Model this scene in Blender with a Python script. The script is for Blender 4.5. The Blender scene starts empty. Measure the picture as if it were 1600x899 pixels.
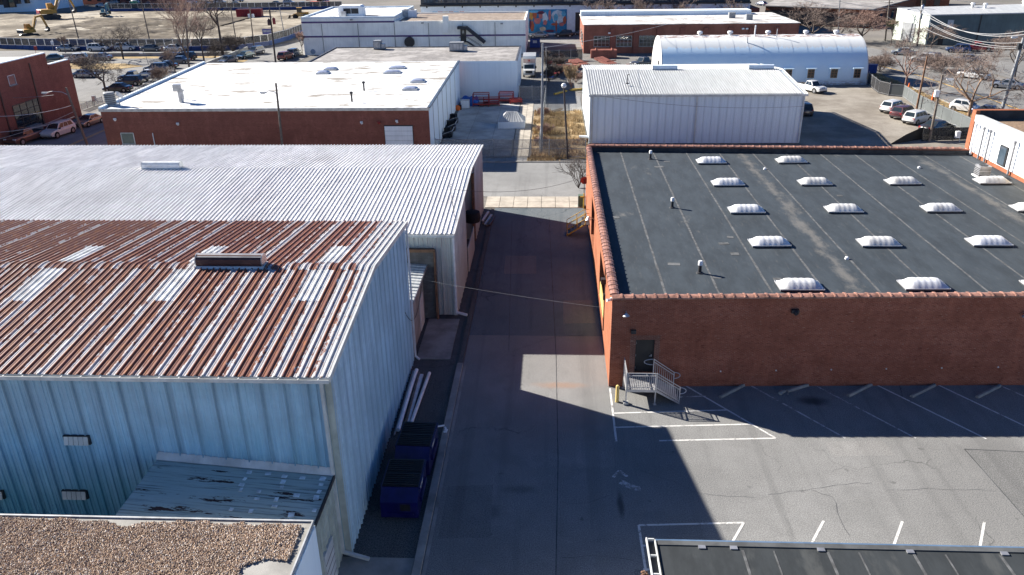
import bpy, bmesh, math, random
from mathutils import Vector, Matrix, Euler
S = bpy.context.scene
COL = S.collection
random.seed(11)
RAD = math.radians

# ------------------------------------------------------------------ camera
CAM_H = 24.0
FOC = 1232.867            # focal length in pixels of a 1600 wide picture
ROT = ((0.99889471, 0.00634891, -0.0465731),
       (0.04509194, -0.40915394, 0.91135052),
       (-0.01326949, -0.91244328, -0.40898799))
cd = bpy.data.cameras.new('camera')
cam = bpy.data.objects.new('camera', cd); COL.objects.link(cam)
cd.sensor_fit = 'HORIZONTAL'; cd.sensor_width = 36.0; cd.lens = FOC / 1600 * 36
cd.clip_start = 0.5; cd.clip_end = 3000
mw = Matrix.Identity(4)
for i in range(3):
    mw[i][0] = ROT[i][0]; mw[i][1] = -ROT[i][1]; mw[i][2] = -ROT[i][2]
mw[2][3] = CAM_H
cam.matrix_world = mw
S.camera = cam
S.render.resolution_x = 1024; S.render.resolution_y = 575

# ------------------------------------------------------------------ sky, sun, exposure
SUN_AZ = RAD(153.0)       # direction towards the sun, from +x
SUN_EL = RAD(28.8)
sdir = Vector((math.cos(SUN_AZ) * math.cos(SUN_EL), math.sin(SUN_AZ) * math.cos(SUN_EL), math.sin(SUN_EL)))
w = bpy.data.worlds.new('World'); S.world = w; w.use_nodes = True
wn = w.node_tree
sky = wn.nodes.new('ShaderNodeTexSky'); sky.sky_type = 'NISHITA'; sky.sun_disc = False
sky.sun_elevation = SUN_EL; sky.sun_rotation = RAD(90) - SUN_AZ
sky.air_density = 0.75; sky.dust_density = 0.0; sky.ozone_density = 10.0
wn.links.new(sky.outputs[0], wn.nodes['Background'].inputs[0])
wn.nodes['Background'].inputs[1].default_value = 0.05
sl = bpy.data.lights.new('sun', 'SUN'); sl.energy = 5.0; sl.angle = RAD(0.53); sl.color = (1.0, 0.945, 0.86)
so = bpy.data.objects.new('sun', sl); COL.objects.link(so)
so.rotation_euler = sdir.to_track_quat('Z', 'Y').to_euler(); so.location = sdir * 200
S.view_settings.view_transform = 'Standard'; S.view_settings.look = 'None'
S.view_settings.exposure = 1.5; S.view_settings.gamma = 1.0

# ------------------------------------------------------------------ survey helpers
def ray(px, py):
    a, b = px - 800.0, py - 449.5
    return Vector([r[0] * a + r[1] * b + r[2] * FOC for r in ROT])
def G(px, py, z=0.0):             # point of the level z seen at a picture position
    d = ray(px, py); t = (z - CAM_H) / d.z
    return Vector((d.x * t, d.y * t, z))
def YP(px, py, y):
    d = ray(px, py); t = y / d.y
    return Vector((d.x * t, y, CAM_H + d.z * t))

# ------------------------------------------------------------------ mesh helpers
class MB:
    def __init__(s): s.v = []; s.f = []; s.m = []; s.cur = 0
    def add(s, vs, fs):
        o = len(s.v); s.v += [tuple(p) for p in vs]
        for f in fs: s.f.append(tuple(i + o for i in f)); s.m.append(s.cur)
        return s
    def box(s, x0, x1, y0, y1, z0, z1):
        return s.add([(x0,y0,z0),(x1,y0,z0),(x1,y1,z0),(x0,y1,z0),(x0,y0,z1),(x1,y0,z1),(x1,y1,z1),(x0,y1,z1)],
            [(3,2,1,0),(4,5,6,7),(0,1,5,4),(1,2,6,5),(2,3,7,6),(3,0,4,7)])
    def obox(s, c, d, rz=0, ry=0, rx=0):
        m = Euler((rx, ry, rz)).to_matrix(); c = Vector(c); x, y, z = d[0]/2, d[1]/2, d[2]/2
        vs = [c + m @ Vector(p) for p in [(-x,-y,-z),(x,-y,-z),(x,y,-z),(-x,y,-z),(-x,-y,z),(x,-y,z),(x,y,z),(-x,y,z)]]
        return s.add(vs, [(3,2,1,0),(4,5,6,7),(0,1,5,4),(1,2,6,5),(2,3,7,6),(3,0,4,7)])
    def beam(s, p, q, wd, ht, upv=(0,0,1)):
        p, q = Vector(p), Vector(q); a = (q - p).normalized(); u = Vector(upv)
        r = a.cross(u)
        if r.length < 1e-4: r = a.cross(Vector((1,0,0)))
        r.normalize(); u = r.cross(a).normalized()
        vs = [e + r*i*wd/2 + u*j*ht/2 for e in (p, q) for i, j in ((-1,-1),(1,-1),(1,1),(-1,1))]
        return s.add(vs, [(0,1,2,3),(7,6,5,4),(0,4,5,1),(1,5,6,2),(2,6,7,3),(3,7,4,0)])
    def poly(s, pts): return s.add(pts, [tuple(range(len(pts)))])
    def prism(s, pts, z0, z1):
        n = len(pts); vs = [(p[0],p[1],z0) for p in pts] + [(p[0],p[1],z1) for p in pts]
        return s.add(vs, [tuple(range(n-1,-1,-1)), tuple(range(n,2*n))] + [(i,(i+1)%n,(i+1)%n+n,i+n) for i in range(n)])
    def extr(s, pts, vec):       # closed 3d outline swept along a vector
        n = len(pts); vec = Vector(vec); vs = [Vector(p) for p in pts]; vs = vs + [p + vec for p in vs]
        return s.add(vs, [tuple(range(n-1,-1,-1)), tuple(range(n,2*n))] + [(i,(i+1)%n,(i+1)%n+n,i+n) for i in range(n)])
    def tube(s, p, q, r0, r1=None, n=6, caps=True):
        r1 = r0 if r1 is None else r1
        p, q = Vector(p), Vector(q); a = q - p
        if a.length < 1e-6: return s
        a.normalize(); u = a.orthogonal().normalized(); w_ = a.cross(u)
        vs = [e + (u*math.cos(t) + w_*math.sin(t))*r for e, r in ((p,r0),(q,r1)) for t in [2*math.pi*k/n for k in range(n)]]
        fs = [(i,(i+1)%n,(i+1)%n+n,i+n) for i in range(n)]
        if caps: fs += [tuple(range(n-1,-1,-1)), tuple(range(n,2*n))]
        return s.add(vs, fs)
    def path(s, pts, r, n=6):
        for a, b in zip(pts[:-1], pts[1:]): s.tube(a, b, r, r, n)
        return s
    def lathe(s, prof, c=(0,0,0), n=12):
        c = Vector(c); vs = []; fs = []
        for r, z in prof:
            for k in range(n):
                t = 2*math.pi*k/n; vs.append(c + Vector((r*math.cos(t), r*math.sin(t), z)))
        for j in range(len(prof)-1):
            for k in range(n): fs.append((j*n+k, j*n+(k+1)%n, (j+1)*n+(k+1)%n, (j+1)*n+k))
        fs.append(tuple(range(n-1,-1,-1))); fs.append(tuple((len(prof)-1)*n+k for k in range(n)))
        return s.add(vs, fs)
    def mesh(s, name, mat, off=(0,0,0), smooth=False):
        me = bpy.data.meshes.new(name)
        me.from_pydata([(x-off[0], y-off[1], z-off[2]) for x,y,z in s.v], [], s.f)
        for m in (mat if isinstance(mat, (list, tuple)) else [mat]): me.materials.append(m)
        if max(s.m, default=0): me.polygons.foreach_set('material_index', s.m)
        if smooth:
            me.polygons.foreach_set('use_smooth', [True]*len(me.polygons))
            try: me.set_sharp_from_angle(angle=RAD(40))
            except Exception: pass
        me.update(); return me
    def build(s, name, mat, parent=None, smooth=False, local=False, at=None):
        # world coordinates by default: the parent's (or the thing's own) base is taken off
        off = (0,0,0)
        if parent is not None and not local:
            q = parent; off = Vector((0,0,0))
            while q is not None: off = off + q.location; q = q.parent
        if at is not None: off = Vector(at)
        me = s.mesh(name, mat, off, smooth)
        o = bpy.data.objects.new(name, me); COL.objects.link(o)
        if parent is not None: o.parent = parent
        if at is not None: o.location = at
        return o
def tag(o, label=None, cat=None, group=None, kind=None):
    if label: o['label'] = label
    if cat: o['category'] = cat
    if group: o['group'] = group
    if kind: o['kind'] = kind
    return o
def thing(name, loc, label, cat, group=None, rz=0):
    o = bpy.data.objects.new(name, None); COL.objects.link(o)
    o.empty_display_size = 0.3
    o.location = loc; o.rotation_euler = (0,0,rz)
    return tag(o, label, cat, group)
def inst(name, me, parent=None, loc=(0,0,0), rot=(0,0,0), mats=None, scale=None):
    o = bpy.data.objects.new(name, me); COL.objects.link(o)
    if parent is not None: o.parent = parent
    o.location = loc; o.rotation_euler = rot
    if scale: o.scale = scale
    if mats:
        for i, m in enumerate(mats):
            if m: o.material_slots[i].link = 'OBJECT'; o.material_slots[i].material = m
    return o
def copy_tree(o, parent=None):
    c = o.copy(); COL.objects.link(c); c.parent = parent
    for ch in o.children: copy_tree(ch, c)
    return c

# ------------------------------------------------------------------ materials
def nodes(name):
    m = bpy.data.materials.new(name); m.use_nodes = True
    nt = m.node_tree; b = nt.nodes['Principled BSDF']
    return m, nt, b
def N(nt, typ, ins=None, **props):
    n = nt.nodes.new('ShaderNode' + typ)
    for k, v in props.items(): setattr(n, k, v)
    for k, v in (ins or {}).items():
        s = n.inputs[k]
        if isinstance(v, bpy.types.NodeSocket): nt.links.new(v, s)
        else:
            if isinstance(v, tuple) and len(v) == 3 and s.type == 'RGBA': v = v + (1,)
            s.default_value = v
    return n
def noise(nt, vec, scale, detail=4, rough=0.6, off=None):
    if off: vec = N(nt, 'VectorMath', {0: vec, 1: off}).outputs[0]
    return N(nt, 'TexNoise', {'Vector': vec, 'Scale': scale, 'Detail': detail, 'Roughness': rough}).outputs[0]
def ramp(nt, fac, a, b, c0=0.0, c1=1.0):
    return N(nt, 'MapRange', {0: fac, 1: a, 2: b, 3: c0, 4: c1}, interpolation_type='SMOOTHSTEP').outputs[0]
def mix(nt, fac, a, b, mode='MIX'):
    n = nt.nodes.new('ShaderNodeMix'); n.data_type = 'RGBA'; n.blend_type = mode
    for s, v in ((n.inputs[0], fac), (n.inputs[6], a), (n.inputs[7], b)):
        if isinstance(v, bpy.types.NodeSocket): nt.links.new(v, s)
        elif isinstance(v, tuple): s.default_value = v + (1,) if len(v) == 3 else v
        else: s.default_value = v if s.type == 'VALUE' else (v, v, v, 1)
    return n.outputs[2]
def math_(nt, op, a, b=0.0, c=0.0):
    return N(nt, 'Math', {0: a, 1: b, 2: c}, operation=op).outputs[0]
def obj_co(nt): return N(nt, 'TexCoord').outputs['Object']
def pos_co(nt): return N(nt, 'NewGeometry').outputs['Position']
def scaled(nt, vec, s): return N(nt, 'VectorMath', {0: vec, 1: s}, operation='MULTIPLY').outputs[0]
def bump(nt, b, h, strength=0.3, dist=0.02):
    bn = N(nt, 'Bump', {'Height': h, 'Strength': strength, 'Distance': dist})
    nt.links.new(bn.outputs[0], b.inputs['Normal'])
MATS = {}
def paint(name, col, rough=0.7, metal=0.0, var=0.25, scale=1.5, streak=0.0, bmp=0.0, dirt=None, dirt_amt=0.5, spec=0.4):
    """plain paint or plaster with blotches, optional vertical streaks and dirt"""
    if name in MATS: return MATS[name]
    m, nt, b = nodes(name); co = pos_co(nt)
    n1 = noise(nt, co, scale, 5)
    c = mix(nt, ramp(nt, n1, 0.3, 0.7), tuple(x*(1-var) for x in col), tuple(min(1, x*(1+var*0.6)) for x in col))
    if streak:
        n2 = noise(nt, scaled(nt, co, (3.0, 3.0, 0.15)), 1.0, 4)
        c = mix(nt, ramp(nt, n2, 0.45, 0.75, 0, streak), c, tuple(x*0.55 for x in col))
    if dirt:
        n3 = noise(nt, co, scale*0.35, 6, 0.7, (7.3, 1.9, 4.4))
        c = mix(nt, ramp(nt, n3, 0.5, 0.72, 0, dirt_amt), c, dirt)
    nt.links.new(c, b.inputs['Base Color'])
    b.inputs['Roughness'].default_value = rough; b.inputs['Metallic'].default_value = metal
    b.inputs['Specular IOR Level'].default_value = spec
    if bmp: bump(nt, b, noise(nt, co, 25, 3), bmp, 0.02)
    MATS[name] = m; return m

def asphalt(name, col, crack=0.6, fine=0.35, stain=None, spots=0.5, seams=None, joint=None):
    m, nt, b = nodes(name); co = pos_co(nt)
    big = noise(nt, co, 0.12, 5, 0.65); mid = noise(nt, co, 0.9, 5, 0.65, (3, 9, 0))
    c = mix(nt, ramp(nt, big, 0.3, 0.7), tuple(x*0.78 for x in col), tuple(x*1.15 for x in col))
    c = mix(nt, ramp(nt, mid, 0.3, 0.75, 0, 0.45), c, tuple(x*0.72 for x in col))
    gr = noise(nt, co, 19, 3, 0.8)
    c = mix(nt, ramp(nt, gr, 0.32, 0.68, 0, 1), mix(nt, fine, c, (0,0,0)), mix(nt, fine*0.4, c, (0.75,0.73,0.69)))
    # tar-dark cracks along the edges of large plates
    wco = N(nt, 'VectorMath', {0: co, 1: scaled(nt, N(nt, 'TexNoise', {'Vector': co, 'Scale': 0.5, 'Detail': 4}).outputs[1], (3.2,3.2,0))}).outputs[0]
    vo = N(nt, 'TexVoronoi', {'Vector': scaled(nt, wco, (1,1,0)), 'Scale': 0.16}, feature='DISTANCE_TO_EDGE').outputs[0]
    ck = ramp(nt, vo, 0.0, 0.008, 1, 0)
    msk = ramp(nt, noise(nt, co, 0.07, 3, 0.5, (31, 4, 0)), 0.48, 0.6)
    c = mix(nt, math_(nt, 'MULTIPLY', math_(nt, 'MULTIPLY', ck, msk), crack), c, tuple(x*0.25 for x in col))
    # wheel tracks, worn in long faint runs, and patches where the binder has bled
    wt = noise(nt, scaled(nt, co, (1.1, 0.035, 0)), 1.0, 4, 0.6, (6,2,0)); c = mix(nt, ramp(nt, wt, 0.5, 0.68, 0, 0.35), c, tuple(x*0.55 for x in col))
    rg = noise(nt, co, 0.35, 8, 0.78, (44,12,0)); c = mix(nt, ramp(nt, rg, 0.52, 0.60, 0, 0.22), c, tuple(x*0.6 for x in col))
    # oil spots
    vs = N(nt, 'TexVoronoi', {'Vector': scaled(nt, co, (1,1,0)), 'Scale': 0.55, 'Randomness': 1.0})
    sp = ramp(nt, math_(nt, 'ADD', vs.outputs[0], math_(nt, 'MULTIPLY', noise(nt, co, 5.0, 4), 0.35)), 0.19, 0.25, 1, 0)
    c = mix(nt, math_(nt, 'MULTIPLY', sp, spots), c, tuple(x*0.3 for x in col))
    for st in (stain or []):
        (cx, cy, rx, ry, colr, amt) = st
        d = N(nt, 'VectorMath', {0: scaled(nt, N(nt, 'VectorMath', {0: co, 1: (-cx, -cy, 0)}).outputs[0], (1/rx, 1/ry, 0))}, operation='LENGTH').outputs['Value']
        d2 = math_(nt, 'ADD', d, math_(nt, 'MULTIPLY', noise(nt, co, 2.2, 5), 0.6))
        c = mix(nt, ramp(nt, d2, 0.45, 1.25, amt, 0), c, colr)
    nt.links.new(c, b.inputs['Base Color']); b.inputs['Roughness'].default_value = 0.92
    b.inputs['Specular IOR Level'].default_value = 0.25
    bump(nt, b, gr, 0.5, 0.01)
    MATS[name] = m; return m

def brick_mat(name, c1, c2, mortar, rough=0.9, bw=0.21, bh=0.072, stained=0.25):
    m, nt, b = nodes(name); co = pos_co(nt)
    sx = N(nt, 'SeparateXYZ', {0: co}); u = math_(nt, 'ADD', sx.outputs[0], sx.outputs[1])
    v = N(nt, 'CombineXYZ', {0: u, 1: sx.outputs[2], 2: 0.0}).outputs[0]
    br = N(nt, 'TexBrick', {'Vector': v, 'Color1': c1, 'Color2': c2, 'Mortar': mortar, 'Scale': 1.0, 'Mortar Size': 0.007,
        'Mortar Smooth': 0.3, 'Bias': -0.2, 'Brick Width': bw, 'Row Height': bh})
    n1 = noise(nt, co, 0.45, 6, 0.7); n2 = noise(nt, scaled(nt, co, (1,1,0.18)), 1.4, 5, 0.7, (5,5,5))
    c = mix(nt, ramp(nt, n1, 0.35, 0.7, 0, 0.55), br.outputs[0], tuple(x*0.55 for x in c1))
    c = mix(nt, ramp(nt, n2, 0.5, 0.75, 0, stained), c, tuple(min(1, x*1.5+0.02) for x in c2))
    # bands of bricks from different firings
    bd = noise(nt, scaled(nt, co, (0.06,0.06,2.2)), 1.0, 3, 0.6, (2,2,0))
    c = mix(nt, ramp(nt, bd, 0.45, 0.6, 0, 0.3), c, tuple(x*0.6 for x in c2))
    # salts and rubbed faces, dark scabs: single bricks and short runs
    sp1 = noise(nt, scaled(nt, v, (4.8, 13.9, 1)), 1.0, 2, 0.5, (3,3,0)); sp2 = noise(nt, scaled(nt, v, (4.8, 13.9, 1)), 0.6, 2, 0.5, (30,7,0))
    c = mix(nt, ramp(nt, sp1, 0.62, 0.72, 0, 0.5), c, mortar); c = mix(nt, ramp(nt, sp2, 0.6, 0.7, 0, 0.55), c, tuple(x*0.4 for x in c1))
    nt.links.new(c, b.inputs['Base Color']); b.inputs['Roughness'].default_value = rough
    b.inputs['Specular IOR Level'].default_value = 0.2
    bump(nt, b, br.outputs[1], -0.4, 0.006)
    MATS[name] = m; return m

def metal_wall(name, col, grime, rust=0.0, low=None, lap=None, even=0.0):
    """ribbed painted sheet: vertical runs of grime, chalky fading, a little rust"""
    m, nt, b = nodes(name); co = pos_co(nt)
    st = noise(nt, scaled(nt, co, (4.0, 4.0, 0.10)), 1.0, 5, 0.65)
    bl = noise(nt, co, 0.35, 5, 0.65, (9,2,5)); fn = noise(nt, scaled(nt, co, (9,9,0.5)), 1.0, 4, 0.7, (1,7,2))
    c = mix(nt, ramp(nt, bl, 0.3, 0.7), tuple(x*(0.82+0.16*even) for x in col), tuple(min(1,x*(1.12-0.1*even)) for x in col))
    c = mix(nt, ramp(nt, st, 0.42, 0.72, 0, 0.65), c, grime)
    c = mix(nt, ramp(nt, fn, 0.5, 0.8, 0, 0.45*(1-0.7*even)), c, tuple(x*0.6 for x in grime))
    if lap:      # grime run down from every lap between two sheets
        gc = N(nt, 'SeparateXYZ', {0: N(nt, 'TexCoord').outputs['Generated']}).outputs[lap[0]]
        lw = math_(nt, 'ADD', gc, math_(nt, 'MULTIPLY', math_(nt, 'SUBTRACT', noise(nt, scaled(nt, co, (3,3,0.12)), 1.0, 5, 0.7, (2,2,9)), 0.5), 0.55))
        c = mix(nt, ramp(nt, lw, 0.02, 0.30, lap[1], 0), c, tuple(x*0.42 for x in grime))
        rnd = N(nt, 'ObjectInfo').outputs['Random']; c = mix(nt, math_(nt, 'MULTIPLY', rnd, 0.22), c, grime)
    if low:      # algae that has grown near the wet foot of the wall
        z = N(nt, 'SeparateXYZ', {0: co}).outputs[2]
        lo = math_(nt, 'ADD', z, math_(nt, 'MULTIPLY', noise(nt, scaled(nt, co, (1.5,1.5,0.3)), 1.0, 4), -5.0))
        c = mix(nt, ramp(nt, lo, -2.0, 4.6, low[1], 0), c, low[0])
    if rust:
        r = noise(nt, scaled(nt, co, (6,6,0.7)), 1.0, 6, 0.7, (11,3,8))
        c = mix(nt, ramp(nt, r, 0.66, 0.74, 0, rust), c, (0.18,0.07,0.03))
    nt.links.new(c, b.inputs['Base Color']); b.inputs['Roughness'].default_value = 0.55
    b.inputs['Specular IOR Level'].default_value = 0.35
    MATS[name] = m; return m

def rust_roof(name):
    """white sheet with the brown coating left on some pans; uses each sheet's own x for the pans"""
    m, nt, b = nodes(name)
    oc = obj_co(nt); x = N(nt, 'SeparateXYZ', {0: oc}).outputs[0]; co = pos_co(nt)
    rnd = N(nt, 'ObjectInfo').outputs['Random']
    warp = math_(nt, 'MULTIPLY', math_(nt, 'SUBTRACT', noise(nt, scaled(nt, co, (2.5, 0.9, 0)), 1.0, 6, 0.72), 0.5), 1.15)
    f1 = math_(nt, 'MULTIPLY', math_(nt, 'SUBTRACT', noise(nt, scaled(nt, co, (7, 3, 0)), 1.0, 5, 0.8, (4,1,0)), 0.5), 0.6)
    # brown where the sheet's own x lies under an edge that wanders along the slope
    edge = math_(nt, 'ADD', math_(nt, 'ADD', 0.43, math_(nt, 'MULTIPLY', rnd, 0.40)), math_(nt, 'ADD', warp, f1))
    # more of the brown coat is left on the older sheets away from the alley and behind the ridge
    pw = N(nt, 'SeparateXYZ', {0: co}); edge = math_(nt, 'ADD', edge, math_(nt, 'ADD', ramp(nt, pw.outputs[0], -24, -9, 0.08, -0.02), ramp(nt, pw.outputs[1], 33.5, 34.5, 0.0, 0.06)))
    edge = math_(nt, 'ADD', edge, ramp(nt, pw.outputs[0], -10.0, -9.0, 0.0, -0.42))
    brown = ramp(nt, math_(nt, 'SUBTRACT', edge, x), -0.012, 0.012)
    # long worn runs of white within the brown
    run = noise(nt, scaled(nt, co, (16, 0.22, 0)), 1.0, 4, 0.7, (2,8,0))
    brown = math_(nt, 'MULTIPLY', brown, ramp(nt, run, 0.63, 0.67, 1, 0.0))
    back = ramp(nt, noise(nt, scaled(nt, co, (14, 0.3, 0)), 1.0, 5, 0.7, (12,5,0)), 0.62, 0.66)
    brown = math_(nt, 'MAXIMUM', brown, math_(nt, 'MULTIPLY', back, 0.85))
    n1 = noise(nt, scaled(nt, co, (2,0.5,0)), 1.3, 4)
    cb = mix(nt, n1, (0.145,0.056,0.039), (0.245,0.105,0.072))
    cb = mix(nt, ramp(nt, noise(nt, scaled(nt, co, (5,1.5,0)), 1.0, 5, 0.8, (3,3,3)), 0.50, 0.62, 0, 0.85), cb, (0.34,0.135,0.052))
    cw = mix(nt, noise(nt, scaled(nt, co, (6,0.7,0)), 1.0, 4, 0.7, (6,2,0)), (0.40,0.40,0.41), (0.58,0.575,0.57))
    cw = mix(nt, ramp(nt, noise(nt, scaled(nt, co, (7,3,0)), 1.0, 6, 0.8, (8,8,0)), 0.545, 0.62, 0, 0.9), cw, (0.27,0.12,0.06))
    nt.links.new(mix(nt, brown, cw, cb), b.inputs['Base Color'])
    b.inputs['Roughness'].default_value = 0.6; b.inputs['Specular IOR Level'].default_value = 0.3
    MATS[name] = m; return m

def galv_roof(name, col=(0.80,0.785,0.775)):
    m, nt, b = nodes(name); co = pos_co(nt); rnd = N(nt, 'ObjectInfo').outputs['Random']
    n1 = noise(nt, scaled(nt, co, (5, 0.25, 0)), 1.0, 5, 0.7); n2 = noise(nt, co, 0.2, 4, 0.6, (3,3,3))
    c = mix(nt, ramp(nt, n1, 0.3, 0.7), tuple(x*0.72 for x in col), tuple(x*1.12 for x in col))
    c = mix(nt, math_(nt, 'MULTIPLY', rnd, 0.3), c, tuple(x*0.8 for x in col))
    c = mix(nt, ramp(nt, n2, 0.5, 0.75, 0, 0.3), c, (0.42,0.38,0.37))
    c = mix(nt, ramp(nt, noise(nt, scaled(nt, co, (9, 0.35, 0)), 1.0, 5, 0.8, (5,1,0)), 0.66, 0.76, 0, 0.7), c, (0.22,0.12,0.08))
    nt.links.new(c, b.inputs['Base Color']); b.inputs['Roughness'].default_value = 0.5
    b.inputs['Specular IOR Level'].default_value = 0.4
    MATS[name] = m; return m

def dusty_roof(name, col, dust, amt=0.5, sx=0.25, sy=0.6, lo=0.52, hi=0.68, fine=6.0, valleys=()):
    """roofing with pale dust washed into shapes along the fall of the roof"""
    m, nt, b = nodes(name); co = pos_co(nt)
    n0 = noise(nt, scaled(nt, co, (1.2, 0.4, 1)), 1.0, 6, 0.7)
    c = mix(nt, ramp(nt, n0, 0.3, 0.7), tuple(x*0.8 for x in col), tuple(x*1.25 for x in col))
    n1 = noise(nt, scaled(nt, co, (sx, sy*0.35, 1)), 1.0, 7, 0.68, (2,6,0))
    c = mix(nt, ramp(nt, n1, lo, hi, 0, amt), c, dust)
    for vx, hw in valleys:      # silt dried in the low line between two falls
        dx = math_(nt, 'ABSOLUTE', math_(nt, 'SUBTRACT', N(nt, 'SeparateXYZ', {0: co}).outputs[0], vx))
        f = math_(nt, 'ADD', math_(nt, 'DIVIDE', dx, hw), math_(nt, 'MULTIPLY', noise(nt, scaled(nt, co, (0.9, 0.5, 1)), 1.0, 7, 0.75, (1,4,0)), 2.2))
        c = mix(nt, ramp(nt, f, 0.9, 1.5, amt*0.9, 0), c, dust)
    n2 = noise(nt, scaled(nt, co, (fine, fine*0.15, 1)), 1.0, 4, 0.75, (9,9,0))
    c = mix(nt, ramp(nt, n2, 0.55, 0.75, 0, 0.22), c, dust)
    nt.links.new(c, b.inputs['Base Color']); b.inputs['Roughness'].default_value = 0.75
    b.inputs['Specular IOR Level'].default_value = 0.3
    bump(nt, b, n2, 0.12, 0.01)
    MATS[name] = m; return m

def ground_mat(name, a, bcol, c3=None, s=0.4, lo=0.4, hi=0.62, fine=9, bmpv=0.5):
    m, nt, b = nodes(name); co = pos_co(nt)
    n1 = noise(nt, co, s, 7, 0.7); n2 = noise(nt, co, fine, 4, 0.8, (4,4,0))
    c = mix(nt, ramp(nt, n1, lo, hi), a, bcol)
    if c3: c = mix(nt, ramp(nt, noise(nt, co, s*0.4, 6, 0.7, (17,3,0)), 0.5, 0.62, 0, 0.8), c, c3)
    c = mix(nt, ramp(nt, n2, 0.3, 0.75, 0, 0.4), c, tuple(x*0.45 for x in a))
    nt.links.new(c, b.inputs['Base Color']); b.inputs['Roughness'].default_value = 0.95
    b.inputs['Specular IOR Level'].default_value = 0.15
    bump(nt, b, n2, bmpv, 0.05)
    MATS[name] = m; return m

def car_paint(name, col, metal=0.0, rough=0.25):
    m, nt, b = nodes(name); b.inputs['Base Color'].default_value = col + (1,)
    n1 = noise(nt, pos_co(nt), 3.0, 3)
    nt.links.new(mix(nt, math_(nt, 'MULTIPLY', n1, 0.25), col, (0.25,0.23,0.2)), b.inputs['Base Color'])
    b.inputs['Metallic'].default_value = metal; b.inputs['Roughness'].default_value = rough
    b.inputs['Coat Weight'].default_value = 0.6; b.inputs['Coat Roughness'].default_value = 0.08
    MATS[name] = m; return m
def glass_mat(name, col=(0.02,0.028,0.032), rough=0.06):
    m, nt, b = nodes(name); n1 = noise(nt, pos_co(nt), 1.2, 3)
    nt.links.new(mix(nt, n1, tuple(x*0.5 for x in col), tuple(x*1.6 for x in col)), b.inputs['Base Color'])
    b.inputs['Roughness'].default_value = rough; b.inputs['Specular IOR Level'].default_value = 0.7
    MATS[name] = m; return m
def mesh_screen(name, col, cover):
    """woven wire seen from far off: part wire, part air"""
    m, nt, b = nodes(name); b.inputs['Base Color'].default_value = col + (1,); b.inputs['Roughness'].default_value = 0.6
    co = pos_co(nt); n1 = noise(nt, co, 6.0, 2)
    nt.links.new(ramp(nt, n1, 0.2, 0.8, cover*0.8, cover*1.2), b.inputs['Alpha'])
    MATS[name] = m; return m

# palette --------------------------------------------------------------
AS_LOT = asphalt('asphalt_lot', (0.200,0.200,0.196), 0.75, 0.38,
    stain=[(G(875,602).x, G(875,602).y, 2.2, 0.55, (0.27,0.16,0.10), 0.55), (G(1270,627).x, G(1270,627).y, 1.3, 0.7, (0.03,0.03,0.03), 0.8),
           (G(810,765).x, G(810,765).y, 1.4, 0.5, (0.05,0.05,0.05), 0.4), (G(1570,720).x, G(1570,720).y, 2.5, 3.4, (0.13,0.128,0.125), 0.6),
           (G(970,790).x, G(970,790).y, 0.25, 1.4, (0.04,0.04,0.04), 0.75), (G(770,800).x, G(770,800).y, 0.5, 0.9, (0.06,0.06,0.06), 0.4)])
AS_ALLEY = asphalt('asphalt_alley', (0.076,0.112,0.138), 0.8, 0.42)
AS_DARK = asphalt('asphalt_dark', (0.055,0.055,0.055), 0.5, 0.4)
AS_STREET = asphalt('asphalt_street', (0.225,0.225,0.22), 0.5, 0.3, spots=0.2)
AS_FAR = asphalt('asphalt_far', (0.195,0.19,0.182), 0.4, 0.3, spots=0.3)
AS_WORN = asphalt('asphalt_worn', (0.175,0.165,0.15), 0.9, 0.5, spots=0.3)
TAR = paint('tar_seal', (0.075,0.077,0.08), 0.8, var=0.5)
CONC = paint('concrete', (0.40,0.36,0.30), 0.9, var=0.22, scale=0.8, bmp=0.25, dirt=(0.17,0.15,0.12), dirt_amt=0.5)
CONC_D = paint('concrete_stained', (0.40,0.40,0.38), 0.9, var=0.3, scale=0.35, bmp=0.25, dirt=(0.14,0.135,0.12), dirt_amt=0.75)
CONC_G = paint('concrete_grey', (0.28,0.27,0.25), 0.9, var=0.25, scale=0.8, bmp=0.3, dirt=(0.12,0.115,0.10), dirt_amt=0.6)
def worn_paint(name, col, thresh):
    m, nt, b = nodes(name); co = pos_co(nt)
    n1 = noise(nt, co, 2.2, 7, 0.85)
    nt.links.new(mix(nt, ramp(nt, n1, thresh, thresh+0.14), col, (0.16,0.155,0.145)), b.inputs['Base Color'])
    b.inputs['Roughness'].default_value = 0.85; MATS[name] = m; return m
LINE_W = worn_paint('line_white', (0.58,0.57,0.545), 0.50)
LINE_F = worn_paint('line_white_faded', (0.5,0.49,0.47), 0.44)
LINE_Y = worn_paint('line_yellow', (0.55,0.34,0.08), 0.56)
BRICK = brick_mat('brick_red', (0.25,0.068,0.038), (0.35,0.112,0.061), (0.36,0.23,0.17))
BRICK_O = brick_mat('brick_orange', (0.30,0.100,0.048), (0.36,0.125,0.062), (0.34,0.17,0.11), stained=0.4)
BRICK_D = brick_mat('brick_brown', (0.27,0.098,0.072), (0.33,0.125,0.09), (0.14,0.07,0.05))
BRICK_F = brick_mat('brick_far', (0.28,0.105,0.072), (0.34,0.135,0.092), (0.2,0.11,0.08))
TILE = paint('clay_coping', (0.32,0.165,0.12), 0.42, var=0.55, scale=2.6, dirt=(0.10,0.055,0.05), dirt_amt=0.85)
MEMB = dusty_roof('black_membrane', (0.037,0.046,0.054), (0.165,0.155,0.14), 0.75, 0.34, 0.45, 0.62, 0.74, valleys=((17.6, 1.6), (33.0, 1.5)))
MEMB2 = dusty_roof('dark_membrane', (0.030,0.034,0.036), (0.075,0.078,0.075), 0.6, 0.8, 0.8)
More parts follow.
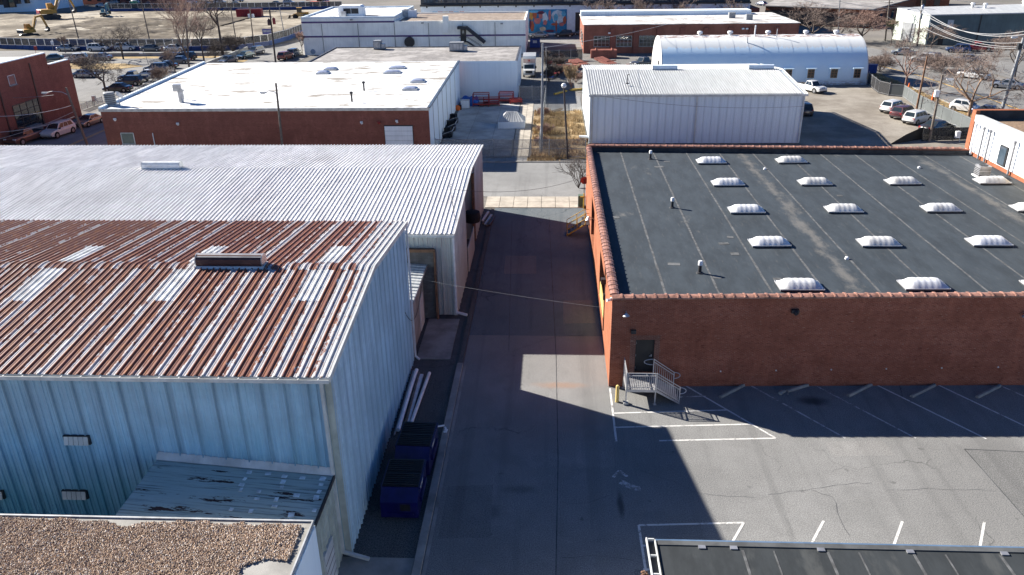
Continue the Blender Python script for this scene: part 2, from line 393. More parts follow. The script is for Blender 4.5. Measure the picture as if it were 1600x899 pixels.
SEAM = paint('membrane_seam', (0.105,0.107,0.107), 0.8, var=0.45, scale=2.5, dirt=(0.05,0.05,0.05), dirt_amt=0.7)
FLASH = paint('parapet_flashing', (0.045,0.047,0.05), 0.7, var=0.4)
WHITE_MEMB = dusty_roof('white_membrane', (0.66,0.66,0.65), (0.20,0.17,0.13), 0.9, 0.16, 1.2, 0.53, 0.61)
GREY_ROOF = dusty_roof('grey_gravel_roof', (0.22,0.205,0.19), (0.40,0.375,0.35), 0.8, 0.25, 0.8, 0.45, 0.62)
TAN_ROOF = dusty_roof('tan_roof', (0.24,0.19,0.15), (0.42,0.36,0.30), 0.6, 0.25, 0.8, 0.5, 0.7)
OLDWHITE_ROOF = dusty_roof('weathered_white_roof', (0.60,0.59,0.57), (0.19,0.16,0.13), 0.85, 0.16, 1.2, 0.47, 0.62)
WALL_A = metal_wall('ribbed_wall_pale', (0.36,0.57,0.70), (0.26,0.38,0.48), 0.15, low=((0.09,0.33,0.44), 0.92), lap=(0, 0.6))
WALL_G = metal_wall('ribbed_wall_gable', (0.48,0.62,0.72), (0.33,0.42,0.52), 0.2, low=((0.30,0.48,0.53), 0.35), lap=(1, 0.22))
WALL_B = metal_wall('ribbed_wall_white', (0.56,0.57,0.54), (0.40,0.40,0.39), 0.3, low=((0.30,0.26,0.20), 0.4))
WALL_C = metal_wall('ribbed_wall_clean', (0.76,0.84,0.88), (0.66,0.75,0.80), 0.0, lap=(0, 0.3), even=1.0)  # blue of the sky on shaded walls is put into this base colour
WALL_GREEN = metal_wall('ribbed_wall_green', (0.115,0.155,0.155), (0.085,0.115,0.115), 0.0)
WALL_CREAM = paint('cream_render', (0.90,0.89,0.82), 0.8, var=0.12, scale=0.3, streak=0.25)
WALL_WHITE = paint('white_block', (0.84,0.86,0.87), 0.8, var=0.1, scale=0.4, streak=0.2)
TRIM = paint('trim_white', (0.56,0.57,0.55), 0.5, var=0.2, scale=1.0, streak=0.4)
TRIM_G = paint('trim_greenish', (0.40,0.43,0.38), 0.5, var=0.25, scale=1.0, streak=0.5)
RUST_ROOF = rust_roof('rust_striped_sheet')
WHITE_SHEET = galv_roof('pale_roof_sheet')
CLEAR_SHEET = paint('translucent_sheet', (0.70,0.70,0.68), 0.4, var=0.3, scale=1.6, dirt=(0.38,0.30,0.24), dirt_amt=0.45)
GM_ROOF = galv_roof('white_roof_sheet', (0.42,0.43,0.43))
STEEL = paint('galvanised', (0.42,0.42,0.43), 0.4, metal=0.6, var=0.25, scale=2)
ALU = paint('aluminium', (0.55,0.55,0.56), 0.35, metal=0.5, var=0.12, scale=3)
DARKM = paint('dark_metal', (0.03,0.03,0.032), 0.5, var=0.3)
BLACK = paint('black_void', (0.012,0.012,0.013), 0.9, var=0.3)
BROWNM = paint('brown_metal', (0.075,0.035,0.028), 0.5, var=0.3)
DOOR_BK = paint('door_black', (0.016,0.018,0.02), 0.4, var=0.2)
YELLOW = paint('safety_yellow', (0.55,0.36,0.06), 0.5, var=0.2, scale=3, dirt=(0.3,0.2,0.08))
YELLOW_P = paint('faded_yellow', (0.62,0.46,0.16), 0.6, var=0.15, scale=2)
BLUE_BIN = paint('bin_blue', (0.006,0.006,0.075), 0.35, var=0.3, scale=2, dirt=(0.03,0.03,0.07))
LID = paint('bin_lid', (0.012,0.012,0.014), 0.45, var=0.3)
WOOD_P = paint('pole_wood', (0.19,0.155,0.125), 0.9, var=0.35, scale=3, streak=0.5)
WOOD_B = paint('pole_wood_brown', (0.20,0.11,0.065), 0.9, var=0.35, scale=3, streak=0.5)
GREYPOLE = paint('pole_grey', (0.24,0.25,0.26), 0.6, var=0.2)
WIRE = paint('wire_dark', (0.05,0.05,0.05), 0.6, var=0.2)
WIRE_L = paint('wire_bright', (0.42,0.42,0.42), 0.45, var=0.2)
def sky_mat():
    m, nt, b = nodes('skylight_acrylic'); co = pos_co(nt); r = N(nt, 'ObjectInfo').outputs['Random']
    c = mix(nt, math_(nt, 'MULTIPLY', r, 0.7), (0.66,0.67,0.70), (0.54,0.52,0.46))
    c = mix(nt, ramp(nt, noise(nt, co, 1.3, 6, 0.75), 0.46, 0.7, 0, 0.55), c, (0.30,0.28,0.25))
    nt.links.new(c, b.inputs['Base Color']); b.inputs['Roughness'].default_value = 0.35; MATS['skylight_acrylic'] = m; return m
SKYL = sky_mat()
PVC = paint('pvc_white', (0.72,0.72,0.72), 0.4, var=0.12, scale=2, dirt=(0.4,0.36,0.3))
GLASS = glass_mat('glass_dark')
GLASS_B = glass_mat('glass_bluish', (0.05,0.07,0.09))
RUBBER = paint('tyre', (0.018,0.018,0.018), 0.85, var=0.3)
RIM = paint('rim', (0.4,0.4,0.41), 0.35, metal=0.7, var=0.15)
RED = paint('red_paint', (0.32,0.035,0.03), 0.5, var=0.3, scale=1.0)
ORANGE = paint('orange_plastic', (0.75,0.16,0.03), 0.5, var=0.15)
TAILRED = paint('tail_light', (0.35,0.01,0.01), 0.2, var=0.1)
LAMPW = paint('head_light', (0.7,0.7,0.7), 0.15, var=0.1)
BARK = paint('bark', (0.155,0.125,0.105), 0.95, var=0.3, scale=4)
TWIG = paint('twig', (0.20,0.150,0.125), 0.95, var=0.3, scale=2)
TWIG_R = paint('twig_reddish', (0.26,0.165,0.13), 0.95, var=0.3, scale=2)
BARK_D = paint('bark_dark', (0.085,0.068,0.06), 0.95, var=0.3, scale=4)
MESHG = mesh_screen('chain_link', (0.22,0.22,0.22), 0.33)
DIRT = ground_mat('graded_dirt', (0.145,0.120,0.088), (0.40,0.35,0.27), (0.50,0.46,0.38), s=0.045, lo=0.42, hi=0.60, fine=1.6, bmpv=0.9)
DIRT_D = ground_mat('churned_dirt', (0.085,0.068,0.050), (0.17,0.14,0.10), s=0.15, fine=1.2, bmpv=1.0)
GRAVEL = ground_mat('gravel_lot', (0.20,0.175,0.145), (0.33,0.30,0.255), s=0.16, lo=0.35, hi=0.65, fine=5)
GRASS = ground_mat('dry_grass', (0.20,0.14,0.075), (0.46,0.34,0.19), (0.16,0.11,0.065), s=0.35, fine=6, bmpv=1.0)
GRASS_Y = ground_mat('yellow_grass', (0.28,0.195,0.09), (0.42,0.31,0.16), s=0.3, fine=5, bmpv=1.0)
BASE_GND = ground_mat('town_ground', (0.16,0.15,0.135), (0.23,0.21,0.185), s=0.03, fine=2, bmpv=0.2)
STONE = None

# ------------------------------------------------------------------ the ground and what lies flat on it
def sheet(name, pts, z, mat, label=None):
    m = MB(); m.poly([(p[0], p[1], z) for p in pts])
    o = m.build(name, mat); o['kind'] = 'structure'
    return o
def rect(x0, x1, y0, y1): return [(x0,y0),(x1,y0),(x1,y1),(x0,y1)]
def relief(name, x0, x1, y0, y1, z, mat, n, amp, seed):
    from mathutils import noise as mn
    m = MB(); vs = []; fs = []
    ny = max(2, int(n*(y1-y0)/(x1-x0)))
    for j in range(ny+1):
        for i in range(n+1):
            x = x0+(x1-x0)*i/n; y = y0+(y1-y0)*j/ny
            e = min(1, 8*min(i/n, 1-i/n, j/ny, 1-j/ny))
            h = amp*(mn.noise(Vector((x*0.07+seed, y*0.07, 0)))+0.6*mn.noise(Vector((x*0.22, y*0.22, seed)))+0.35*mn.noise(Vector((x*0.6, y*0.6, seed))))
            vs.append((x, y, z + max(0, h+amp*0.35)*e))
    for j in range(ny):
        for i in range(n): fs.append((j*(n+1)+i, j*(n+1)+i+1, (j+1)*(n+1)+i+1, (j+1)*(n+1)+i))
    m.add(vs, fs); o = m.build(name, mat, smooth=True); o['kind'] = 'structure'; return o

sheet('ground', rect(-1500, 1500, -300, 2500), -0.03, BASE_GND)
lot = sheet('parking_lot', rect(-5.2, 60, 5, 46), 0.0, AS_LOT)
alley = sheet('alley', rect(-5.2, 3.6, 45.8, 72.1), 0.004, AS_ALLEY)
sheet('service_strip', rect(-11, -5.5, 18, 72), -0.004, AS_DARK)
street = sheet('cross_street', rect(-53, 60, 75.7, 88.6), 0.0, AS_STREET)
sheet('left_street', rect(-69.5, -54.5, 40, 127), -0.002, AS_STREET)
sheet('left_parking_lot', rect(-150, -69.3, 126.5, 175), 0.0, AS_FAR)
sheet('left_crossing_street', rect(-190, -56, 172, 190), 0.004, AS_FAR)
sheet('left_side_street', rect(-70, -53, 127, 215), 0.008, AS_FAR)
sheet('work_yard', rect(-5.2, 56, 127, 178.2), -0.012, AS_WORN)
sheet('back_street', rect(-120, 58, 189, 213), 0.0, AS_STREET)
sheet('right_street', [(59.5,60),(84,60),(79,140),(74,172),(62,215),(44,215),(55.5,172),(59.5,140)], 0.006, AS_FAR)
sheet('right_parking_lot', [(84,100),(130,100),(130,186),(74,186),(79,150)], 0.0, AS_FAR)
sheet('gravel_lot', rect(30.7, 55.2, 88.6, 137.6), 0.0, GRAVEL)
sheet('drive_apron', rect(-4.5, 4.8, 117.5, 129), 0.008, AS_STREET)
relief('construction_ground', -240, -62, 191, 300, 0.0, DIRT, 150, 0.55, 3.0)
relief('churned_ground', -150, -98, 203, 268, 0.30, DIRT_D, 90, 0.8, 8.0)
relief('grass_strip', -2.3, 4.7, 90.2, 117.4, 0.002, GRASS, 24, 0.18, 5.0)
relief('verge', 55.4, 59.6, 96, 152, 0.004, GRASS_Y, 10, 0.12, 2.0)
relief('left_verge', -69.2, -64.8, 128, 172, 0.02, GRASS_Y, 10, 0.15, 6.0)
sheet('lot_island', [(-112,163),(-88,160),(-84,164),(-90,168),(-112,169)], 0.05, GRASS_Y)
sheet('lot_bed', rect(-150,-70.5,175.5,178.5), 0.02, GRASS_Y)
sheet('front_concrete', rect(-11, -5.6, 17.5, 25.5), 0.0, CONC_G)

# cast concrete slabs, each one a piece
def slabs(root_name, xs, ys, mat, z=0.0, gap=0.02, th=0.09, jit=0.008):
    root = sheet(root_name, rect(xs[0], xs[-1], ys[0], ys[-1]), z-0.004, TAR)
    for i in range(len(xs)-1):
        for j in range(len(ys)-1):
            m = MB(); m.box(xs[i]+gap, xs[i+1]-gap, ys[j]+gap, ys[j+1]-gap, z-0.06, z+th+random.uniform(-jit, jit))
            m.build('slab', mat, root)
    return root
def steps(a, b, n): return [a+(b-a)*i/n for i in range(n+1)]
slabs('sidewalk', steps(-6.2, 3.3, 7), [72.15, 73.9, 75.6], CONC, z=0.0, th=0.05)
slabs('far_sidewalk', steps(-13.5, -1.0, 6), [88.6, 90.6], CONC_G, z=0.0, th=0.05)
slabs('concrete_yard', [-13.6,-10.6,-7.4,-4.6], [91,97.5,104,110.5,117.5,126], CONC_D, z=0.0, th=0.03)
slabs('yard_walk', [-4.5,-3.4,-2.5], steps(90.7, 124, 9), CONC, z=0.0, th=0.04)
slabs('loading_pad', [-8.2,-6.05], [42.5, 48.1], CONC_G, z=0.0, th=0.05)

def line(parent, pts, wd, mat, z=0.006, name='painted_line'):
    for a, b in zip(pts[:-1], pts[1:]):
        a = Vector((a[0], a[1], 0)); b = Vector((b[0], b[1], 0)); d = (b-a).normalized(); n = Vector((-d.y, d.x, 0))*wd/2
        m = MB(); m.poly([(p.x, p.y, z) for p in (a-n, b-n, b+n, a+n)]); m.build(name, mat, parent)
def gl(parent, px, wd=0.11, mat=LINE_W, z=0.006, name='painted_line'):
    line(parent, [G(*p) for p in px], wd, mat, z, name)
gl(lot, [(953,607),(963,690)])
gl(lot, [(958,646),(1135,641)]); gl(lot, [(962,668),(1176,663)])
gl(lot, [(1030,689),(1212,685)]); gl(lot, [(1071,603),(1212,685)], z=0.010)
gl(lot, [(1060,621),(1103,619)], mat=LINE_F)
gl(lot, [(1168,600),(1321,685)], mat=LINE_F); gl(lot, [(1267,599),(1431,685)], mat=LINE_F)
gl(lot, [(1364,599),(1541,686)]); gl(lot, [(1462,600),(1652,690)]); gl(lot, [(1561,602),(1740,682)], mat=LINE_F)
gl(lot, [(998,821),(1163,817)]); gl(lot, [(1162,817),(1130,872)], z=0.010); gl(lot, [(998,821),(1014,925)], z=0.010)
for y in (853, 890): gl(lot, [(1005,y),(1040,y)])
for a, b in (((1287,814),(1255,874)), ((1410,815),(1385,884)), ((1538,816),(1525,890))): gl(lot, [a, b])
# faded arrow on the asphalt
arc = [G(970+t*31, 753+11*math.sin(t*1.5)) for t in [k/6 for k in range(7)]]
line(lot, arc, 0.34, LINE_F, name='arrow_mark')
line(lot, [G(958,746), G(968,736), G(980,745)], 0.16, LINE_F, name='arrow_mark')
# tar-filled joints and saw cuts
gl(alley, [(869,560),(858,340)], 0.05, TAR, 0.010, 'tar_joint'); gl(lot, [(869,560),(872,720),(868,925)], 0.05, TAR, 0.004, 'tar_joint')
gl(alley, [(795,548),(800,345)], 0.04, TAR, 0.010, 'tar_joint')
gl(lot, [(1507,702),(1620,830)], 0.05, TAR, 0.004, 'tar_joint'); gl(lot, [(1507,702),(1640,708)], 0.05, TAR, 0.008, 'tar_joint')
def crack(parent, px, wd, z):
    pts = [G(*p) for p in px]; out = [pts[0]]
    for a, b in zip(pts[:-1], pts[1:]):
        n = max(2, int((b-a).length/0.5))
        for k in range(1, n+1):
            q = a.lerp(b, k/n); q += Vector((random.uniform(-.1,.1), random.uniform(-.1,.1), 0)) if k < n else Vector((0,0,0)); out.append(q)
    m = MB()
    for a, b in zip(out[:-1], out[1:]):
        d = (b-a).normalized(); n = Vector((-d.y, d.x, 0))*wd*random.uniform(.3,.7)
        m.poly([(p.x,p.y,z) for p in (a-n, b-n, b+n, a+n)])
    m.build('crack', TAR, parent)
crack(lot, [(1200,773),(1270,764),(1340,754),(1362,755)], 0.018, 0.004)
crack(lot, [(1270,766),(1300,776),(1308,800),(1328,838)], 0.018, 0.008)
crack(lot, [(1385,766),(1450,763),(1510,766),(1555,768)], 0.018, 0.004)
crack(lot, [(1000,735),(1100,772),(1180,778)], 0.018, 0.004)
crack(lot, [(875,785),(920,786),(960,772)], 0.018, 0.012); crack(lot, [(878,872),(940,870),(990,876)], 0.018, 0.012)
crack(alley, [(800,550),(868,527),(910,525)], 0.018, 0.014); crack(alley, [(868,505),(905,503)], 0.018, 0.014)
crack(alley, [(868,430),(912,428)], 0.018, 0.014); crack(alley, [(865,385),(908,383)], 0.018, 0.014)
# squares of later asphalt let into the paving
AS_P1 = asphalt('asphalt_patch_dark', (0.150,0.151,0.150), 0.3, 0.4, spots=0.1); AS_P2 = asphalt('asphalt_patch_pale', (0.225,0.222,0.215), 0.3, 0.4, spots=0.1)
for par, px, mt, z in ((lot, [(1510,703),(1700,709),(1760,838),(1622,832)], AS_P1, 0.002), (lot, [(700,760),(770,758),(766,840),(684,842)], AS_P1, 0.002), (lot, [(900,690),(955,688),(962,730),(900,732)], AS_P2, 0.002),
    (alley, [(880,470),(925,469),(930,505),(880,506)], AS_P1, 0.008), (alley, [(790,400),(838,400),(838,428),(787,428)], AS_P1, 0.008), (lot, [(1290,690),(1380,689),(1400,712),(1300,714)], AS_P2, 0.002)):
    m = MB(); m.poly([(G(*p).x, G(*p).y, z) for p in px]); m.build('asphalt_patch', mt, par)
# yellow centre lines
ls = [o for o in COL.objects if o.name in ('left_street','right_street')]
line(ls[0], [(-61.6,60),(-61.2,126)], 0.14, LINE_Y, 0.006); line(ls[0], [(-61.9,60),(-61.5,126)], 0.12, LINE_Y, 0.006)
line(ls[1], [(68.2,90),(67.3,120),(65.8,146),(60.5,170)], 0.3, LINE_Y, 0.012)
line([o for o in COL.objects if o.name == 'left_side_street'][0], [(-60,190),(-56.5,177)], 0.4, LINE_W, 0.016)

# kerb along the alley
k = MB(); k.box(-5.55, -5.2, 18, 41.9, -0.05, 0.14); kb = k.build('kerb', CONC_G); kb['kind'] = 'structure'
k = MB(); k.box(-5.15, -5.0, 18, 41.9, -0.05, 0.012); k.build('gutter_edge', CONC_G, kb)
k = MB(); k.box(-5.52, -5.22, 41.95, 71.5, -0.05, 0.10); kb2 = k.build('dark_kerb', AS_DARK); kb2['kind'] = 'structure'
k = MB(); k.box(-110,-70.6,179.2,179.6,-0.05,0.75); kb3 = k.build('retaining_kerb', CONC_D); kb3['kind'] = 'structure'
k = MB(); k.box(-70.9,-70.5,160,188,-0.05,0.8); kb4 = k.build('lot_edge_kerb', CONC_D); kb4['kind'] = 'structure'
for nm, a in (('street_kerb', rect(-53,60,88.6,88.8)), ('verge_kerb', [(59.55,96),(59.75,96),(59.75,140),(59.55,140)])):
    k = MB(); k.prism(a, -0.05, 0.12); o = k.build(nm, CONC_G); o['kind'] = 'structure'

# ------------------------------------------------------------------ ribbed sheet metal sheds
def rib_profile(wd=0.914, n=3, h=0.06):
    p = []; s = wd/n
    for k in range(n):
        x = k*s; p += [(x, 0), (x+0.022, h), (x+0.062, h), (x+0.084, 0)]
        if n == 3: p += [(x+0.16, 0), (x+0.168, h*0.25), (x+0.2, h*0.25), (x+0.208, 0)]
    p.append((wd, 0)); return p
def sheet_mesh(name, L, mat, wd=0.914, n=3, h=0.06):
    m = MB(); pr = rib_profile(wd, n, h); c = len(pr)
    m.add([(x, 0, z) for x, z in pr] + [(x, L, z) for x, z in pr], [(i, i+1, i+1+c, i+c) for i in range(c-1)])
    # turned-down end so that the sheet shows its thickness at the eave
    m.add([(x, 0, z) for x, z in pr] + [(x, 0, z-0.012) for x, z in pr], [(i+c, i+1+c, i+1, i) for i in range(c-1)])
    return m.mesh(name, mat)
def wall_panel(parent, p0, p1, out, z0, zt0, zt1, mat, n=3, h=0.045):
    """one upright ribbed sheet from p0 to p1 (xy), tops zt0 and zt1, ribs pointing along out"""
    p0 = Vector((p0[0], p0[1], 0)); p1 = Vector((p1[0], p1[1], 0)); d = p1-p0; L = d.length; d.normalize(); o = Vector((out[0], out[1], 0))
    pr = [(x, z*(1.7 if x < 0.1 else 1)) for x, z in rib_profile(L, n, h)]; c = len(pr)
    lo = [p0 + d*x + o*z + Vector((0,0,z0)) for x, z in pr]
    hi = [p0 + d*x + o*z + Vector((0,0,zt0+(zt1-zt0)*x/L)) for x, z in pr]
    m = MB(); m.add(lo+hi, [(i, i+1, i+1+c, i+c) for i in range(c-1)])
    return m.build('wall_panel', mat, parent)
def rib_wall(parent, a, b, out, z0, topf, mat, pw=0.914, skip=None, n=3):
    a = Vector(a); b = Vector(b); L = (b-a).length; k = max(1, round(L/pw))
    for i in range(k):
        p = a.lerp(b, i/k); q = a.lerp(b, (i+1)/k); t = (i+0.5)/k
        if skip:
            r = skip(p.lerp(q, 0.5))
            if r is None: continue
            wall_panel(parent, p, q, out, r if r else z0, topf(p), topf(q), mat, n); continue
        wall_panel(parent, p, q, out, z0, topf(p), topf(q), mat, n)
def roof_sheets(parent, xs, y0, z0, y1, z1, mat, name='roof_panel', up=0.0, n=3, h=0.06):
    L = math.hypot(y1-y0, z1-z0); ang = math.atan2(z1-z0, y1-y0)
    me = sheet_mesh(name, L, mat, n=n, h=h); out = []
    for x in xs:
        o = inst(name, me, parent, Vector((x, y0, z0+up+random.uniform(0, 0.004))) - parent.location, (ang, 0, 0)); out.append(o)
    return out
def gable_shed(name, label, cat, xr, xl, y0, yr, y1, ze, zr, roof_mat, front_mat, gable_mat, over=0.3, opening=None, rib=0.06):
    t = thing(name, (xr, y0, 0), label, cat)
    sl = (zr-ze)/(yr-y0); zt = lambda p: (ze + (p[1]-y0)*sl if p[1] <= yr else zr - (p[1]-yr)*(zr-ze)/(y1-yr)) - 0.06
    # solid body behind the sheets
    prof = [(y0+0.06, 0), (y1-0.06, 0), (y1-0.06, ze-0.08), (yr, zr-0.1), (y0+0.06, ze-0.08)]
    def body(ya, yb, x0, x1, nm, mt):
        pts = [(ya, 0), (yb, 0)]
        zb = zt((0, yb)) - 0.04; za = zt((0, ya)) - 0.04
        pts += [(yb, zb)] + ([(yr, zr-0.1)] if ya < yr < yb else []) + [(ya, za)]
        m = MB(); m.extr([(x0, a, b) for a, b in pts], (x1-x0, 0, 0)); m.build(nm, mt, t)
    if opening:
        oa, ob, dp = opening
        body(y0+0.06, oa, xl, xr-0.06, 'wall', gable_mat); body(ob, y1-0.06, xl, xr-0.06, 'wall', gable_mat); body(oa, ob, xl, xr-dp, 'dark_interior', BLACK)
    else: body(y0+0.06, y1-0.06, xl, xr-0.06, 'wall', gable_mat)
    rib_wall(t, (xl, y0, 0), (xr, y0, 0), (0,-1), 0.05, lambda p: ze-0.06, front_mat)
    rib_wall(t, (xr, y0, 0), (xr, y1, 0), (1,0), 0.05, zt, gable_mat,
             skip=(lambda p: None if opening[0] < p.y < opening[1] else 0) if opening else None)
    n = int((xr-xl)/0.914); xs = [xr+over-0.02-0.914*(i+1) for i in range(n)]
    ext = 0.35
    roof_sheets(t, xs, y0-ext, ze-ext*sl, yr, zr, roof_mat, h=rib); roof_sheets(t, xs, yr, zr, y1+ext, ze-ext*(zr-ze)/(y1-yr), roof_mat, h=rib)
    return t, xs, sl, zt

# ---- warehouse with the striped rust roof, left foreground
XR, Y0, YR, Y1, ZE, ZR = -8.3, 25.6, 34.0, 42.5, 8.95, 9.8
rw, xs, sl, zt = gable_shed('rusty_warehouse', 'tall metal warehouse with brown and white striped rusty roof beside the alley', 'warehouse',
    XR, -35.2, Y0, YR, Y1, ZE, ZR, RUST_ROOF, WALL_A, WALL_G, over=0.12)
for x in xs:                                               # bent ridge sheets
    m = MB(); pr = rib_profile(0.914, 3, 0.062); c = len(pr)
    rows = [(-0.42, -0.42*sl), (-0.06, 0.004), (0.06, 0.004), (0.42, -0.42*sl)]
    m.add([(a, y, z+b+0.012) for y, z in rows for a, b in pr], [(j*c+i, j*c+i+1, (j+1)*c+i+1, (j+1)*c+i) for j in range(3) for i in range(c-1)])
    rcm = m.mesh('ridge_cap', RUST_ROOF) if x == xs[0] else rcm
    inst('ridge_cap', rcm, rw, Vector((x-0.3, YR, ZR)) - rw.location)
    if x-0.3 < -35: break
def at_slope(px, py, front=True):
    d = ray(px, py)           # where a picture ray meets the rusty roof
    s_, z0_, y0_ = (sl, ZE, Y0) if front else (-sl, ZR, YR)
    t_ = (z0_ - s_*y0_ - CAM_H)/(d.z - s_*d.y); return Vector((d.x*t_, d.y*t_, CAM_H+d.z*t_))
def snap(x): return min(xs, key=lambda a: abs(a+0.457-x))
for px in (480, 260, 38):
    p = at_slope(px+20, 428); q = at_slope(px, 471)
    roof_sheets(rw, [snap((p.x+q.x)/2)], q.y, ZE+(q.y-Y0)*sl, YR-0.45, ZE+(YR-0.45-Y0)*sl, CLEAR_SHEET, 'skylight_sheet', 0.014)
for px in (516, 318, 116):
    p = at_slope(px+18, 386, False); q = at_slope(px-14, 411, False)
    roof_sheets(rw, [snap((p.x+q.x)/2)], q.y, ZR-(q.y-YR)*sl, p.y, ZR-(p.y-YR)*sl, CLEAR_SHEET, 'skylight_sheet', 0.014)
# rake and corner trim, gutter, downspouts
def rake(parent, x, pts, mat, ht=0.22, th=0.035, name='rake_trim'):
    for a, b in zip(pts[:-1], pts[1:]):
        m = MB(); m.extr([(x, a[0], a[1]-ht), (x, b[0], b[1]-ht), (x, b[0], b[1]), (x, a[0], a[1])], (th, 0, 0))
        m.extr([(x-0.05, a[0], a[1]), (x-0.05, b[0], b[1]), (x-0.05, b[0], b[1]+0.03), (x-0.05, a[0], a[1]+0.03)], (0.05+th, 0, 0))
        m.build(name, mat, parent)
rake(rw, XR+0.1, [(Y0-0.35, ZE-0.35*sl+0.02), (YR, ZR+0.02), (Y1+0.35, ZE-0.35*sl+0.02)], TRIM)
def gutter(parent, x0, x1, y, z, mat, w_=0.16):
    m = MB(); m.box(x0, x1, y-w_, y-w_+0.02, z-0.17, z-0.03); m.box(x0, x1, y-w_, y, z-0.19, z-0.17); m.box(x0, x1, y-0.02, y, z-0.17, z-0.01)
    g_ = m.build('gutter', mat, parent)
    me = None
    x = x1-0.4
    while x > x0:
        if me is None:
            b = MB(); b.box(-0.02, 0.02, -w_-0.01, 0.0, -0.045, -0.02); me = b.mesh('gutter_hanger', mat)
        inst('gutter_hanger', me, g_, Vector((x, y, z)) - parent.location); x -= 0.76
    return g_
gutter(rw, -35.2, XR+0.1, Y0-0.33, ZE-0.35*sl, TRIM)
m = MB(); m.box(XR-0.22, XR+0.035, Y0-0.04, Y0+0.0, 0.02, ZE-0.2); m.box(XR, XR+0.04, Y0, Y0+0.22, 0.02, ZE-0.2); m.build('corner_trim', TRIM_G, rw)
def downspout(parent, x, y, z1, kick, mat, s=0.13, z0=0.25):
    m = MB(); m.box(x-s/2, x+s/2, y-s/2, y+s/2, z0, z1)
    k0 = Vector((x, y, z0+0.04)); k1 = k0 + Vector(kick); m.beam(k0, k1, s, s)
    return m.build('downspout', mat, parent)
downspout(rw, XR-0.30, Y0-0.12, ZE-0.3, (1.15, -0.25, -0.14), TRIM)
downspout(rw, XR+0.12, Y1-0.1, ZE-0.2, (0.25, -0.15, -0.15), PVC, 0.1)
# ridge vent: round-topped hood on the ridge
def ridge_vent(parent, a, b, y, z, r, mat_top, mat_side, nm='ridge_vent'):
    m = MB(); pr = [(-r*0.8, 0.0), (-r*1.0, r*0.55), (-r*0.95, r*1.15), (-r*0.5, r*1.6), (0, r*1.72), (r*0.5, r*1.6), (r*0.95, r*1.15), (r, r*0.55), (r*0.8, 0)]
    n = len(pr)
    m.add([(a, y+p, z+q) for p, q in pr] + [(b, y+p, z+q) for p, q in pr], [(i+n, i+1+n, i+1, i) for i in range(n-1)])
    v = m.build(nm, mat_side, parent)
    for x, s in ((a, -1), (b, 1)):
        e = MB(); e.extr([(x, y+p*1.04, z+q*1.03) for p, q in pr], (0.05*s, 0, 0)); e.build('end_cap', mat_top, v)
    e = MB(); e.extr([(a, y-r*0.72, z+r*1.46), (a, y, z+r*1.77), (a, y+r*0.72, z+r*1.46), (a, y, z+r*1.70)], (b-a, 0, 0)); e.build('hood', mat_top, v)
    e = MB(); e.extr([(a-0.1, y-r*1.25, z-0.06), (a-0.1, y-r*1.0, z+0.05), (a-0.1, y+r*1.0, z+0.05), (a-0.1, y+r*1.25, z-0.06)], (b-a+0.2, 0, 0)); e.build('base_flashing', TRIM, v)
    return v
va = at_slope(309, 418); vb = at_slope(410, 419)
ridge_vent(rw, va.x, vb.x, YR, ZR+0.03, 0.33, STEEL, BROWNM)
# louvred wall vents on the front
for px, py in ((121, 687), (118, 772), (-12, 772)):
    c = YP(px, py, Y0-0.05); wv, hv = 1.0, 0.36
    f = MB(); f.box(c.x-wv/2-0.02, c.x+wv/2+0.04, Y0-0.13, Y0-0.02, c.z-hv/2-0.02, c.z+hv/2+0.03); fo = f.build('wall_vent', DARKM, rw)
    for i in range(5):
        b = MB(); b.obox((c.x-wv/2+(i+0.5)*wv/5, Y0-0.16, c.z), (wv/5-0.02, 0.03, hv), rx=RAD(-14)); b.build('vent_blade', TRIM, fo)

# ---- second warehouse with the pale roof behind it
wx, wy0, wyr, wy1, wze, wzr = -6.3, 48.75, 61.2, 72.0, 6.1, 6.95
ww, xs2, sl2, zt2 = gable_shed('pale_roof_warehouse', 'long metal warehouse with pale grey ribbed roof and open side doorway on the alley', 'warehouse',
    wx, -64, wy0, wyr, wy1, wze, wzr, WHITE_SHEET, WALL_B, WALL_B, over=0.1, opening=(56.6, 63.6, 4.0), rib=0.085)
rake(ww, wx+0.09, [(wy0-0.35, wze-0.35*sl2+0.02), (wyr, wzr+0.02), (wy1+0.35, wze-0.35*sl2+0.02)], TRIM, 0.12)
gutter(ww, -20, wx+0.1, wy0-0.33, wze-0.35*sl2, TRIM)
m = MB(); m.box(wx-0.22, wx+0.035, wy0-0.04, wy0, 0.02, wze-0.2); m.box(wx, wx+0.04, wy0, wy0+0.22, 0.02, wze-0.2); m.build('corner_trim', TRIM, ww)
downspout(ww, wx-0.02, wy0-0.14, wze-0.35, (0.75, -0.3, -0.05), PVC, 0.13)
p = G(245, 266, 7.1); ridge_vent(ww, p.x-1.55, p.x+1.55, wyr, wzr+0.05, 0.32, TRIM, PVC)
# sliding door pushed half across the doorway, post and stored goods behind it
m = MB(); m.box(wx+0.06, wx+0.13, 56.2, 61.0, 0.1, 2.1); sd = m.build('low_door_leaf', WALL_B, ww)
for i in range(12):
    r = MB(); y = 56.3+i*0.4; r.box(wx+0.13, wx+0.155, y, y+0.06, 0.12, 2.08); r.build('rib', WALL_B, sd)
m = MB(); m.box(wx-0.2, wx+0.02, 63.2, 63.55, 0, 5.9); m.build('door_post', WOOD_B, ww)
rk = thing('storage_rack', (wx-2.2, 60, 0), 'dark storage rack inside the open warehouse doorway', 'rack')
for y in (58.2, 60.2, 62.2):
    for x in (wx-2.6, wx-1.6):
        m = MB(); m.box(x, x+0.08, y, y+0.08, 0, 4.6); m.build('upright', STEEL, rk)
for z in (1.2, 2.6, 4.0):
    m = MB(); m.box(wx-2.7, wx-1.5, 58.1, 62.4, z, z+0.1); m.build('shelf', STEEL, rk)
